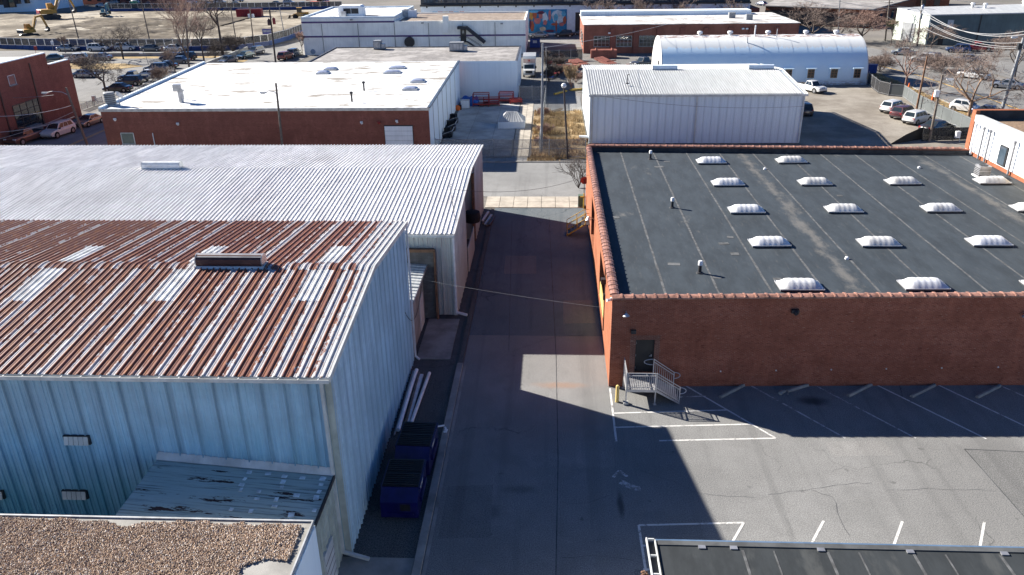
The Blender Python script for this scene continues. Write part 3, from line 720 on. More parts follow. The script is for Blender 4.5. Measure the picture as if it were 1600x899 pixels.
drm = MB(); drm.lathe([(0.0,0),(0.3,0),(0.31,0.05),(0.29,0.3),(0.31,0.32),(0.29,0.6),(0.31,0.62),(0.3,0.88),(0,0.88)], (wx-0.45, 60.6, 3.2), 14)
m2 = MB(); m2.lathe([(0.05,0),(0.62,0.1),(0.7,0.5),(0.62,0.9),(0.05,1.0)], (0,0,0), 16)
o = m2.build('round_tank', BLACK, local=True); o.location = (wx+0.05, 60.6, 2.6); tag(o, 'round black tank hanging in the open warehouse doorway', 'tank')
m = MB(); m.tube((0,0,0), (0,0,2.6), 0.03, 0.025, 6); m.tube((0,0,2.6),(0.18,0,2.7),0.03,0.03,6); m.tube((0,0,2.55),(0.15,0,2.45),0.02,0.02,6)
ms = m.build('service_mast', STEEL, ww, local=True); ms.location = Vector((wx-0.1, 50.8, 6.1)) - ww.location; ms.rotation_euler = (0, RAD(-6), 0)

# ---- low link building between the two warehouses
lk = thing('link_shed', (-8.5, 45.5, 0), 'low brick link shed with small ribbed roof between the two metal warehouses', 'shed')
m = MB(); m.box(-13, -8.45, 42.56, 48.2, 0, 3.9); m.build('wall', CONC_G, lk)
m = MB(); m.box(-13, -7.62, 48.25, 48.66, 0, 5.0); m.build('brick_wall', brick_mat('brick_grey', (0.13,0.12,0.11), (0.19,0.175,0.165), (0.10,0.095,0.09), bw=0.4, bh=0.2), lk)
me = sheet_mesh('roof_panel', 4.6, GM_ROOF, 0.96, 2, 0.06)
for i in range(6):
    inst('roof_panel', me, lk, Vector((-8.12, 42.50+0.95*i, 4.02-0.02*(i % 2))) - lk.location, (RAD(4), 0, RAD(90)))
m = MB(); m.beam((-8.1,42.56,3.93),(-8.1,48.2,3.95),0.05,0.16); m.build('fascia', STEEL, lk)
m = MB(); m.box(-8.47,-8.40,46.2,47.6,0.05,2.3); m.build('door', TRIM, lk)
m = MB(); m.box(-7.62,-7.5,48.0,48.3,0,5.0); m.box(-11,-7.5,48.1,48.25,4.9,5.1); m.build('door_frame', WOOD_B, lk)

# ---- lean-to against the front of the rusty warehouse
lt = thing('lean_to_shed', (-12, 24.4, 0), 'lean-to shed with patched green grey roof against the metal wall', 'shed')
zl = lambda x: 4.86 + (x+15.65)*(4.22-4.86)/7.0
def lean_mat():
    m, nt, b = nodes('patched_roll_roof'); co = pos_co(nt); sp = N(nt, 'SeparateXYZ', {0: co})
    c = mix(nt, noise(nt, co, 0.8, 5), (0.36,0.43,0.39), (0.52,0.58,0.53))
    ln = noise(nt, scaled(nt, co, (0.35, 14, 1)), 1.0, 5, 0.75)
    c = mix(nt, ramp(nt, ln, 0.5, 0.66, 0, 0.8), c, (0.09,0.10,0.09))
    dk = noise(nt, scaled(nt, co, (0.45, 2.4, 1)), 1.0, 5, 0.7, (3.1,1.2,0))
    c = mix(nt, ramp(nt, dk, 0.595, 0.61), c, (0.05,0.022,0.018))
    nt.links.new(c, b.inputs['Base Color']); b.inputs['Roughness'].default_value = 0.85; MATS['lean'] = m; return m
LEAN = lean_mat()
y = 25.52; i = 0
while y > 22.3:                                       # courses of roofing laid across the fall
    m = MB(); a, b = -15.7, -8.6
    m.extr([(a, y, zl(a)+0.02+0.012), (a, y-0.44, zl(a)+0.02-0.0), (a, y-0.44, zl(a)-0.06), (a, y, zl(a)-0.06)], (b-a, 0, zl(b)-zl(a)))
    m.build('roof_course', LEAN, lt); y -= 0.43; i += 1
random.seed(5)
pm = MB(); pm.box(-0.11, 0.11, -0.09, 0.09, 0, 0.012); pme = pm.mesh('roof_patch', paint('patch_grey', (0.72,0.76,0.76), 0.7, var=0.35, scale=3))
for cx in (-11.9, -11.15, -10.4, -9.7, -8.95):
    for k in range(random.randint(6, 8)):
        yy = 25.2 - k*0.36 - random.uniform(0, 0.12)
        if yy < 22.6: continue
        if random.random() < 0.22: continue
        inst('roof_patch', pme, lt, Vector((cx+random.uniform(-0.07,0.07)+0.03*k, yy, zl(cx)+0.046)) - lt.location, (0, 0.09, random.uniform(-0.15,0.15)), scale=(random.uniform(0.5,1.1), random.uniform(0.7,1.5), 1))
m = MB()
n = 18
for i in range(n):
    a = -15.7+7.1*i/n; b = -15.7+7.1*(i+1)/n
    m.add([(a,25.57,zl(a)+0.34+random.uniform(-.02,.02)),(b,25.57,zl(b)+0.34+random.uniform(-.02,.02)),(b,25.40,zl(b)+0.06),(a,25.40,zl(a)+0.06)], [(0,3,2,1)])
m.build('flashing', TRIM, lt)
m = MB(); m.beam((-8.56,25.5,zl(-8.56)-0.02),(-8.56,22.3,zl(-8.56)-0.02),0.06,0.2); m.build('verge_board', DARKM, lt)
rib_wall(lt, (-8.65,22.4,0), (-8.65,25.5,0), (1,0), 0.05, lambda p: 4.1, TRIM_G)
m = MB(); m.box(-15.6,-8.72,22.4,25.5,0,4.0); m.build('wall', TRIM_G, lt)
m = MB(); m.box(-8.64,-8.55,23.1,24.3,0.05,2.2); d = m.build('door', TRIM, lt)
for z in steps(0.2,2.1,5)[1:-1]:
    m = MB(); m.box(-8.55,-8.535,23.12,24.28,z-0.015,z+0.015); m.build('door_rib', CONC_G, d)

# ------------------------------------------------------------------ building with the pebble roof, bottom left
gb = thing('gravel_roof_building', (-9, 20, 0), 'low white building with pebble covered flat roof in the lower left corner', 'building')
gx, gy, gz = G(490,812,5.4).x, G(490,812,5.4).y, 5.35
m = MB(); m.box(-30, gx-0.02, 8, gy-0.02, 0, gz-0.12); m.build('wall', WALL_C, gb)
m = MB(); m.box(-30, gx-0.05, 8, gy-0.07, gz-0.12, gz-0.03); m.build('roof_membrane', CONC_G, gb)
EDGE = paint('edge_grey', (0.36,0.37,0.38), 0.6, var=0.3, scale=2)
m = MB(); m.box(-30, gx, gy-0.07, gy, gz-0.16, gz+0.03); m.build('roof_edge', EDGE, gb)
m = MB(); m.box(gx-0.05, gx, 8, gy-0.07, gz-0.16, gz+0.03); m.build('roof_edge', EDGE, gb)
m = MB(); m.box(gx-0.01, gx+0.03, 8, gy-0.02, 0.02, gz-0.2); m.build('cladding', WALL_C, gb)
def pebble_mat():
    m, nt, b = nodes('pebbles'); 
    r = N(nt, 'NewGeometry').outputs['Random Per Island']
    cr = N(nt, 'ValToRGB', {0: r}); el = cr.color_ramp.elements
    el[0].color = (0.16,0.11,0.08,1); el[1].position = 1.0; el[1].color = (0.66,0.55,0.44,1)
    for p, c in ((0.3,(0.42,0.29,0.19,1)), (0.55,(0.52,0.38,0.26,1)), (0.8,(0.36,0.28,0.22,1)), (0.9,(0.78,0.70,0.60,1))):
        e = el.new(p); e.color = c
    nt.links.new(cr.outputs[0], b.inputs['Base Color']); b.inputs['Roughness'].default_value = 0.85
    return m
PEBBLE = pebble_mat()
from mathutils import noise as mn
def pebbles(name, parent, x0, x1, y0, y1, z, n, size, bare, seed):
    random.seed(seed); vs = []; fs = []
    k = 0
    while k < n:
        x = random.uniform(x0, x1); y = random.uniform(y0, y1)
        if bare(x, y): k += 1; continue
        s = size*random.uniform(0.6, 1.5)
        h = 0.03*mn.noise(Vector((x*1.3, y*1.3, 0))) + 0.02
        c = Vector((x, y, z + h + random.uniform(0, 0.05))); a = random.uniform(0, 6.28); e = random.uniform(0.6, 1.0)
        o = len(vs); ca, sa = math.cos(a)*s, math.sin(a)*s
        vs += [(c.x+ca, c.y+sa, c.z), (c.x-sa*e, c.y+ca*e, c.z+s*random.uniform(-.3,.3)), (c.x-ca, c.y-sa, c.z), (c.x+sa*e, c.y-ca*e, c.z), (c.x, c.y, c.z+s*0.7), (c.x, c.y, c.z-s*0.6)]
        for i in range(4): fs.append((o+i, o+(i+1)%4, o+4)); fs.append((o+(i+1)%4, o+i, o+5))
        k += 1
    m = MB(); m.v = vs; m.f = fs; m.m = [0]*len(fs)
    o = m.build(name, PEBBLE, parent); o['kind'] = 'stuff'; return o
c1 = G(432, 885, gz); c2 = G(205, 815, gz); c3 = G(478, 822, gz)
def bare1(x, y):
    w_ = 0.5*mn.noise(Vector((x*1.1, y*1.1, 3)))+0.3*mn.noise(Vector((x*3, y*3, 1)))
    if math.hypot((x-c1.x)/1.05, (y-c1.y+0.2)/0.5) < 1 + w_*0.8: return True
    if math.hypot((x-c2.x)/1.0, (y-gy+0.1)/0.45) < 0.85 + w_: return True
    if y > gy-0.24+0.25*w_ and mn.noise(Vector((x*0.8, 0, 7))) > -0.15: return True
    if x > gx-0.3+0.2*w_: return True
    return False
pebbles('pebble_layer', gb, -20.5, gx-0.15, 18.0, gy-0.14, gz-0.02, 60000, 0.030, bare1, 3)

# ------------------------------------------------------------------ brick warehouse with the black roof
bx, by = 3.5, 39.55
bw = thing('brick_warehouse', (bx, by, 0), 'red brick warehouse with black flat roof and rows of white skylights', 'warehouse')
fy = lambda x: by + 0.030*(x-bx); byk = lambda x: 73.6 - 0.045*(x-bx)
BXR = 38.0; zt_ = 5.62; zr_ = 5.25
# front wall with the door opening, left wall with bays, back wall
dxa, dxb, dz0, dz1 = 4.92, 5.98, 0.95, 3.05
def wall_x(x0, x1, z0, z1, mat, nm, th=0.32):
    m = MB(); m.prism([(x0, fy(x0)), (x1, fy(x1)), (x1, fy(x1)+th), (x0, fy(x0)+th)], z0, z1); return m.build(nm, mat, bw)
wall_x(bx, dxa, 0, zt_, BRICK, 'wall'); wall_x(dxb, BXR, 0, zt_, BRICK, 'wall')
wall_x(dxa, dxb, 0, dz0, BRICK, 'wall'); wall_x(dxa, dxb, dz1, zt_, BRICK, 'wall')
BRICK_P = brick_mat('brick_patch', (0.19,0.075,0.050), (0.27,0.115,0.075), (0.42,0.33,0.27), stained=0.5)
m = MB()
for x0, x1, z0, z1 in ((dxa-0.3, dxa, 0.95, dz1+0.28), (dxb, dxb+0.3, 0.95, dz1+0.28), (dxa, dxb, dz1, dz1+0.28)):
    m.prism([(x0, fy(x0)-0.006), (x1, fy(x1)-0.006), (x1, fy(x1)+0.02), (x0, fy(x0)+0.02)], z0, z1)
m.build('brick_patch', BRICK_P, bw)
d = MB(); d.box(dxa+0.03, dxb-0.03, fy(5.4)+0.13, fy(5.4)+0.18, dz0, dz1-0.03); dr = d.build('door', DOOR_BK, bw)
d = MB(); d.tube((dxb-0.13, fy(5.4)+0.10, 1.98), (dxb-0.26, fy(5.4)+0.06, 1.98), 0.02); d.box(dxb-0.16, dxb-0.1, fy(5.4)+0.10, fy(5.4)+0.13, 1.92, 2.06); d.build('handle', STEEL, dr)
d = MB(); d.box(dxa, dxa+0.04, fy(5.4)+0.08, fy(5.4)+0.2, dz0, dz1); d.box(dxb-0.04, dxb, fy(5.4)+0.08, fy(5.4)+0.2, dz0, dz1); d.box(dxa+0.04, dxb-0.04, fy(5.4)+0.08, fy(5.4)+0.2, dz1-0.04, dz1); d.build('door_frame', DARKM, dr)
for z in (1.2, 2.0, 2.8):
    d = MB(); d.tube((dxa+0.05, fy(5.4)+0.1, z-0.07), (dxa+0.05, fy(5.4)+0.1, z+0.07), 0.015); d.build('hinge', STEEL, dr)
# left wall: piers, two loading bays
def wall_y(y0, y1, z0, z1, mat, nm, x0=bx, x1=bx+0.32):
    m = MB(); m.box(x0, x1, y0, y1, z0, z1); return m.build(nm, mat, bw)
LB = [(45.4, 50.4, 0.95, 4.25), (58.2, 62.4, 0.95, 4.25)]
ys = [by+0.325] + [v for b in LB for v in b[:2]] + [byk(bx)-0.33]
for i in range(0, len(ys), 2): wall_y(ys[i], ys[i+1], 0, zt_, BRICK_O, 'wall')
for a, b, z0, z1 in LB:
    wall_y(a, b, 0, z0, BRICK_O, 'wall'); wall_y(a, b, z1, zt_, BRICK_O, 'wall')
    wall_y(a, b, z0, z1, BLACK, 'dark_interior', bx+1.5, bx+1.6)
    if a < 50: wall_y(a+0.02, b-0.02, z0, z0+0.95, YELLOW_P, 'bay_gate', bx+0.05, bx+0.12)
m = MB(); m.box(bx+0.002, bx+0.32, by-0.0, by+0.32, 0.0, zt_-0.002)
m = MB(); m.prism([(bx, byk(bx)-0.32), (BXR, byk(BXR)-0.32), (BXR, byk(BXR)), (bx, byk(bx))], 0, zt_+0.1); m.build('wall', BRICK, bw)
# body under the roof and the inner faces of the parapet
m = MB(); m.prism([(bx+0.34, fy(bx)+0.34), (BXR, fy(BXR)+0.34), (BXR, byk(BXR)-0.34), (bx+0.34, byk(bx)-0.34)], 3.0, zr_-0.02); m.build('roof_deck', DARKM, bw)
m = MB(); m.box(bx+0.325, bx+0.36, by+0.36, 73.2, zr_-0.02, zt_); m.build('parapet_flashing', FLASH, bw)
m = MB(); m.prism([(bx+0.37, byk(bx)-0.37), (BXR, byk(BXR)-0.37), (BXR, byk(BXR)-0.325), (bx+0.37, byk(bx)-0.325)], zr_-0.02, zt_); m.build('parapet_flashing', FLASH, bw)
# membrane sheets with taped seams
sx = [bx+0.37] + [3.60+3.017*i for i in range(1, 12)] + [BXR]
for i in range(len(sx)-1):
    a, b = sx[i], sx[i+1]; z = zr_ + 0.004*(i % 2)
    m = MB(); m.prism([(a, fy(a)+0.36), (b+0.05, fy(b)+0.36), (b+0.05, byk(b)-0.38), (a, byk(a)-0.38)], z-0.03, z); rs = m.build('roof_membrane', MEMB, bw)
    if 0 < i:
        m = MB(); n = 40; prev = None
        for k in range(n+1):
            y = fy(a)+0.4 + (byk(a)-0.8-fy(a))*k/n; hw = 0.05+0.03*random.random(); xo = a+random.uniform(-0.015,0.015)
            cur = ((xo-hw, y, zr_+0.009), (xo+hw, y, zr_+0.009))
            if prev: m.add([prev[0], prev[1], cur[1], cur[0]], [(0,1,2,3)])
            prev = cur
        m.build('seam_tape', SEAM, rs)
random.seed(21)
pt = MB(); pt.box(-0.35, 0.35, -0.2, 0.2, 0, 0.004); ptm = pt.mesh('membrane_patch', SEAM)
for px, py in ((1053,413),(1148,397),(1131,381),(1141,371),(963,340),(1042,253),(1030,261),(1312,306),(1120,433),(1215,437)):
    p = G(px, py, zr_); inst('membrane_patch', ptm, bw, p + Vector((0,0,0.012)) - bw.location, (0,0,random.uniform(-.2,.2)), scale=(random.uniform(.6,1.3), random.uniform(.6,1.3), 1))
# clay coping
def coping_mesh():
    m = MB(); L = 0.60
    def ring(x, s, dz): return [(x, -0.25*s, -0.05), (x, -0.25*s, 0.03+dz), (x, -0.13*s, 0.085+dz), (x, 0, 0.11+dz), (x, 0.13*s, 0.085+dz), (x, 0.25*s, 0.03+dz), (x, 0.25*s, -0.05)]
    rs = [ring(0.0,1.0,0), ring(L-0.10,1.0,0.01), ring(L-0.095,1.12,0.038), ring(L-0.005,1.12,0.038), ring(L,1.0,0.01)]
    n = 7
    m.add([p for r in rs for p in r], [(j*n+i, j*n+(i+1)%n, (j+1)*n+(i+1)%n, (j+1)*n+i) for j in range(len(rs)-1) for i in range(n)] + [tuple(range(n-1,-1,-1)), tuple((len(rs)-1)*n+i for i in range(n))])
    return m.mesh('coping_tile', TILE)
cpm = coping_mesh()
def coping_run(a, b, z, flip=False):
    a, b = Vector(a), Vector(b); d = b-a; L = d.length; n = int(L/0.61); ang = math.atan2(d.y, d.x)
    for i in range(n):
        p = a + d*(i*0.61/L); inst('coping_tile', cpm, bw, Vector((p.x, p.y, z+random.uniform(-.006,.006))) - bw.location, (random.uniform(-.02,.02), 0, ang+random.uniform(-.008,.008)))
coping_run((bx-0.02, fy(bx)+0.14), (30.5, fy(30.5)+0.14), zt_+0.04)
coping_run((bx+0.15, by+0.44), (bx+0.15, byk(bx)-0.3), zt_+0.04)
coping_run((bx+0.1, byk(bx)-0.16), (BXR-0.3, byk(BXR-0.3)-0.16), zt_+0.14)
# skylights: curb, clear frame, ribbed acrylic hip
def skylight_meshes():
    c = MB(); a, b = 1.22, 0.62
    c.box(-a, a, -b, b, 0, 0.12); cm = c.mesh('curb', FLASH)
    f = MB(); f.box(-a-0.03, a+0.03, -b-0.03, b+0.03, 0.10, 0.17); fm = f.mesh('skylight_frame', ALU)
    m = MB(); nx = 42; vs = []; fs = []
    rows = [(-b, 0.0), (-b*0.62, 0.26), (-b*0.2, 0.35), (b*0.2, 0.35), (b*0.62, 0.26), (b, 0.0)]
    for i in range(nx+1):
        t = i/nx; x = -a + 2*a*t
        e = min(1.0, min(t, 1-t)/0.20); e = e**0.8
        rib = 0.017*(0.5+0.5*math.cos(2*math.pi*7*t)) if 0.16 < t < 0.84 else 0
        for y, z in rows: vs.append((x, y, 0.17 + z*e + (rib if z > 0.05 else 0)))
    n = len(rows)
    for i in range(nx):
        for j in range(n-1): fs.append((i*n+j, (i+1)*n+j, (i+1)*n+j+1, i*n+j+1))
    m.add(vs, fs); dm = m.mesh('dome', SKYL, smooth=True)
    return cm, fm, dm
skc, skf, skd = skylight_meshes()
for px, py in [(1111,249),(1236,248),(1137,283),(1273,282),(1410,281),(1550,280),(1166,325),(1318,324),(1470,323),(1202,376),(1373,376),(1545,375),(1249,443),(1443,442),(1611,322),(1637,442)]:
    p = G(px, py+3, zr_+0.15); p.z = zr_+0.006
    o = bpy.data.objects.new('skylight', skc); COL.objects.link(o); o.parent = bw; o.location = p - bw.location; o.rotation_euler = (0,RAD(random.uniform(-.6,.6)),RAD(1.2+random.uniform(-1.2,1.2)))
    inst('skylight_frame', skf, o); inst('dome', skd, o)
# vent pipes
vm = MB(); vm.lathe([(0.0,0.0),(0.22,0.0),(0.20,0.06),(0.11,0.10),(0.10,0.5),(0.10,0.52)], (0,0,0), 12); vpm = vm.mesh('vent_pipe', DARKM, smooth=True)
vm = MB(); vm.lathe([(0.10,0.50),(0.135,0.52),(0.14,0.74),(0.10,0.80),(0.0,0.81)], (0,0,0), 12); vcm = vm.mesh('vent_cap', PVC, smooth=True)
for px, py in ((1093,427),(1050,325),(1016,249)):
    p = G(px, py, zr_); o = inst('vent_pipe', vpm, bw, p - bw.location + Vector((0,0,0.006))); inst('vent_cap', vcm, o)
for px, py in ((1323,405),(1436,263),(1195,265),(1098,232)):
    p = G(px, py, zr_); m = MB(); m.lathe([(0.14,0),(0.12,0.12),(0.05,0.16)], (0,0,0), 8); o = m.build('roof_drain', PVC, bw, local=True); o.location = p - bw.location + Vector((0,0,0.006))
# lamps and vents on the front wall
def wall_lamp(x, z, parent, y):
    m = MB(); m.tube((x, y, z+0.14), (x, y-0.25, z+0.22), 0.02); l = m.build('wall_lamp', STEEL, parent)
    m = MB(); m.lathe([(0.05,0.16),(0.09,0.1),(0.20,0.0),(0.0,0.02)], (x, y-0.27, z), 12); m.build('lamp_shade', ALU, l, smooth=True)
p = YP(978, 491, 39.5); wall_lamp(p.x, p.z, bw, fy(p.x))
p = YP(1597, 491, 40.3); wall_lamp(p.x, p.z, bw, fy(p.x))
p = YP(990, 519, 39.5); m = MB(); m.box(p.x-0.14, p.x+0.14, fy(p.x)-0.16, fy(p.x), p.z-0.1, p.z+0.12); m.build('door_light', DARKM, bw)
p = YP(1242, 486, 39.8); m = MB(); m.box(p.x-0.2, p.x+0.2, fy(p.x)-0.22, fy(p.x), p.z-0.1, p.z+0.1); m.tube((p.x,fy(p.x)-0.2,p.z),(p.x+0.02,fy(p.x)-0.34,p.z-0.06),0.11,0.12,10); m.build('flood_lamp', DARKM, bw)
p = YP(952, 473, 39.4); m = MB(); m.tube((bx-0.02,by+0.25,p.z),(bx-0.3,by+0.1,p.z+0.02),0.07,0.09,8); m.box(bx-0.1,bx,by+0.2,by+0.34,p.z-0.06,p.z+0.1); m.build('flood_lamp', PVC, bw)
for px in (1125, 1212, 1299, 1386, 1474, 1564):
    p = YP(px, 578, 39.9); m = MB(); m.tube((p.x, fy(p.x)+0.02, p.z), (p.x, fy(p.x)-0.035, p.z), 0.045, 0.045, 8); m.build('wall_anchor', TRIM, bw)
# alley lamp on its bracket
m = MB(); m.tube((bx, 56.6, 4.2), (bx-0.5, 56.6, 4.5), 0.025); l = m.build('alley_lamp', STEEL, bw)
m = MB(); m.lathe([(0.04,0.24),(0.1,0.18),(0.24,0.0),(0.0,0.0)], (bx-0.55, 56.6, 4.25), 12); m.build('lamp_shade', ALU, l, smooth=True)
# conduit down the alley wall
m = MB(); m.path([(bx-0.05,44.7,zt_-0.05),(bx-0.05,44.7,1.0)], 0.035); m.path([(bx-0.05,44.6,3.2),(bx-0.05,44.6,3.6)], 0.1); m.build('conduit', DARKM, bw)
m = MB(); m.box(bx-0.3,bx,44.45,44.8,4.3,4.62); m.build('junction_box', DARKM, bw)

# ---- white gravel-roofed neighbour at the right edge
nb = thing('white_parapet_building', (38, 66, 0), 'taller building with white wall and gravel roof at the right edge behind the black roof', 'building')
m = MB(); m.box(38.02, 75, 40, 72.9, 0, 8.15); m.build('wall', WALL_WHITE, nb)
m = MB(); m.box(38.5, 75, 40, 72.4, 8.15, 8.25); m.build('roof', paint('brown_gravel', (0.23,0.155,0.10), 0.95, var=0.35, scale=4, bmp=0.8, dirt=(0.12,0.08,0.06)), nb)
m = MB(); m.box(37.95, 38.45, 40, 72.9, 8.15, 8.75); m.build('parapet', TRIM, nb)
m = MB(); m.box(38.3, 75, 72.4, 72.95, 8.0, 9.1); m.box(37.94,38.28,72.3,72.95,5.6,9.1); m.build('end_parapet', BRICK_O, nb)
m = MB(); m.box(38.3, 75, 72.36, 72.395, 8.25, 9.05); m.build('parapet_flashing', FLASH, nb)
m = MB(); m.box(37.92, 38.015, 41, 72.2, zr_, zr_+0.3); m.build('base_flashing', BRICK_O, nb)
m = MB(); m.box(37.96, 38.015, 40, 64.2, zr_+0.3, 7.9); m.build('cream_wall', paint('cream_wall', (0.62,0.50,0.33), 0.85, var=0.12), nb)
m = MB(); m.box(37.90, 38.015, 66.1, 67.3, zr_+0.4, 7.3); wdo = m.build('window', DARKM, nb)
m = MB(); m.box(37.88, 37.898, 66.2, 67.2, zr_+0.5, 7.2); m.build('pane', GLASS_B, wdo)
for y in (71.4, 70.0, 68.9, 65.0):
    m = MB(); m.tube((37.75, y, zr_+0.1), (37.75, y, 7.95), 0.09, 0.09, 8); m.lathe([(0.09,0),(0.16,0.05),(0.16,0.22),(0.09,0.26)], (37.75,y,7.9), 8); m.build('downspout', STEEL if y < 71 else PVC, nb)
ac = thing('roof_condenser', (G(1533,276,zr_).x, G(1533,276,zr_).y, zr_), 'small square air conditioning unit on the black roof', 'air conditioner')
def condenser(t, s, h, mat):
    m = MB(); m.box(-s/2-0.1, s/2+0.1, -s/2-0.1, s/2+0.1, 0.006, 0.1); m.build('pad', TRIM, t, local=True)
    m = MB(); m.box(-s/2, s/2, -s/2, s/2, 0.1, h); c = m.build('casing', mat, t, local=True)
    for i in range(5):
        m = MB(); z = 0.2+i*(h-0.3)/5; m.box(-s/2-0.012, s/2+0.012, -s/2-0.012, s/2+0.012, z, z+0.05); m.build('grille_bar', DARKM, c, local=True)
    m = MB(); m.lathe([(s*0.38,h),(s*0.38,h+0.04),(0,h+0.04)], (0,0,0), 14); m.build('fan_guard', DARKM, c, local=True)
condenser(ac, 0.9, 0.95, STEEL)

# ---- dark roofed building, bottom right
db = thing('dark_roof_building', (4, 20, 0), 'building with dark grey seamed roof along the bottom right edge', 'building')
ex, ey, ez = 3.98, 22.75, 3.75
m = MB(); m.box(ex+0.3, 40, 5, ey-0.25, 0, ez-0.25); m.build('wall', WALL_WHITE, db)
for i in range(6):
    a = ex+0.02+i*3.0; b = a+3.0
    m = MB(); m.box(a, b+0.03, 5, ey-0.3, ez-0.25, ez-0.02-0.003*(i % 2)); rs = m.build('roof_membrane', MEMB2, db)
    if i:
        for dx_, wd_ in ((0, 0.05), (1.1, 0.03)):
            m = MB(); m.box(a+dx_-wd_, a+dx_+wd_, 5, ey-0.45, ez-0.018, ez-0.012); m.build('seam_tape', SEAM, rs)
m = MB(); m.box(ex+0.02, 40, ey-0.3, ey-0.08, ez-0.25, ez+0.02); m.build('roof_edge', paint('edge_slate', (0.085,0.088,0.088), 0.7, var=0.3), db)
m = MB(); m.box(ex-0.05, 40, ey-0.08, ey, ez-0.24, ez+0.01); m.build('gutter', paint('gutter_sky_tint', (0.10,0.16,0.25), 0.3, var=0.2), db)  # sky reflected in the metal edge is put into the gutter's colour
for px in (1095, 1144, 1278, 1414, 1557):
    p = G(px, 848, ez); m = MB(); m.box(p.x-0.13, p.x+0.13, ey-0.45, ey-0.28, ez-0.015, ez+0.025); m.build('gutter_strap', STEEL, db)
m = MB(); m.beam((ex-0.36,ey+0.02,ez),(ex-0.36,12,ez),0.05,0.12); m.beam((ex-0.06,ey-0.08,ez),(ex-0.06,12,ez),0.04,0.12)
fr = m.build('side_trough', TRIM, db)
m = MB(); m.box(ex-0.33,ex-0.09,12,ey-0.05,ez-0.16,ez-0.1); m.build('trough_floor', DARKM, fr)
for y in (ey-0.02, ey-0.85, ey-1.75, ey-2.6):
    m = MB(); m.beam((ex-0.34,y,ez),(ex-0.08,y,ez),0.05,0.08); m.build('cross_strap', TRIM, fr)
m = MB(); m.box(ex-0.24, ex+0.3, 8, ey-1.2, 0, ez-0.3); m.build('side_wall', WALL_WHITE, db)
random.seed(9); m = MB()
for i in range(16):
    a = random.uniform(0,6.28); m.obox((ex-0.55+random.uniform(-.12,.12), ey-1.6+random.uniform(-.12,.12), ez-0.15+random.uniform(-.08,.08)), (0.16,0.06,0.03), a, random.uniform(-1,1))
m.build('bird_nest', WOOD_B, db)

# ------------------------------------------------------------------ things in the alley and the near lot
random.seed(31)
# metal landing with steps and rails at the black door
rp = thing('metal_landing', (5.0, 38.6, 0), 'grey metal landing with railings and ramp below the black door', 'ramp')
zl_ = 0.95; LX0, LX1, LYF, LYB = 4.32, 5.92, 37.72, 39.52
m = MB(); m.box(LX0, LX1, LYF, LYB, zl_-0.05, zl_-0.02); deck = m.build('deck', STEEL, rp)
for i in range(13):                                   # pressed pattern of the deck planks
    x = LX0+0.04+i*(LX1-LX0-0.08)/12.5
    m = MB(); m.box(x, x+0.06, LYF+0.03, LYB-0.03, zl_-0.02, zl_-0.004); m.build('deck_plank', ALU, deck)
m = MB(); m.box(LX0, LX1, LYF-0.03, LYF, zl_-0.16, zl_); m.box(LX0-0.03, LX0, LYF, LYB, zl_-0.16, zl_); m.build('edge_channel', ALU, rp)
for x, y in ((LX0, LYF), (LX1, LYF), (LX0, LYB-0.1), (LX1, LYB-0.1)):
    m = MB(); m.box(x-0.035, x+0.035, y-0.035, y+0.035, 0.02, zl_); m.box(x-0.09, x+0.09, y-0.09, y+0.09, 0.0, 0.025); m.build('leg', ALU, rp)
m = MB(); m.box(LX0-0.14, LX0+0.14, LYF-0.14, LYF+0.14, 0.026, 0.14); m.build('foot_block', CONC_D, rp)
RX1 = 7.25
def rail(a, b, za, zb, nm='railing'):
    a = Vector(a); b = Vector(b); m = MB()
    top = lambda t: Vector((*(a.lerp(b, t)), za+(zb-za)*t))
    for h in (1.02, 0.86, 0.12): m.beam(top(0)+Vector((0,0,h)), top(1)+Vector((0,0,h)), 0.04, 0.04)
    for t in (0, 1): m.beam(top(t)+Vector((0,0,-0.05)), top(t)+Vector((0,0,1.04)), 0.05, 0.05)
    r = m.build(nm, ALU, rp); n = int((b-a).length/0.115)
    for i in range(1, n):
        q = MB(); p = top(i/n); q.beam(p+Vector((0,0,0.12)), p+Vector((0,0,0.86)), 0.018, 0.018); q.build('baluster', ALU, r)
    return r
rail((LX0, LYF), (LX0, LYB-0.1), zl_, zl_); rail((LX0+0.06, LYF), (LX1-0.02, LYF), zl_, zl_)
rail((LX1+0.05, LYF), (RX1, LYF-0.02), zl_, 0.12); rail((LX1+0.05, LYB-0.2), (RX1-0.1, LYB-0.22), zl_, 0.12)
m = MB(); m.extr([(LX1, LYF+0.03, zl_-0.16), (RX1, LYF+0.03, 0.02), (RX1, LYF+0.03, 0.12), (LX1, LYF+0.03, zl_)], (0, LYB-0.25-LYF, 0)); m.build('ramp_deck', ALU, rp)
def loop(c, dx, dz):
    m = MB(); pts = [Vector(c)+Vector((dx*math.sin(a), 0, dz*(math.cos(a)-1)/2)) for a in [math.pi*k/8 for k in range(9)]]; m.path(pts, 0.022, 6); m.build('rail_loop', ALU, rp)
loop((LX1, LYB-0.2, zl_+1.02), -0.5, 0.36); loop((RX1-0.1, LYB-0.22, 0.12+1.02), 0.35, 0.4); loop((RX1, LYF, 0.12+0.98), 0.35, 0.4)
m = MB(); m.path([(LX1-0.02, LYF+0.02, zl_+0.98), (LX1-0.5, LYF+0.06, zl_+0.98), (LX1-0.5, LYF+0.06, zl_+0.84), (LX1-0.02, LYF+0.02, zl_+0.84)], 0.02); m.build('rail_loop', ALU, rp)
# bollard
b0 = G(964, 628); m = MB(); m.lathe([(0.1,0),(0.1,0.98),(0.085,1.05),(0.04,1.08),(0,1.085)], b0, 14)
tag(m.build('bollard', YELLOW_P, smooth=True, at=b0), 'yellow bollard beside the metal landing', 'bollard')
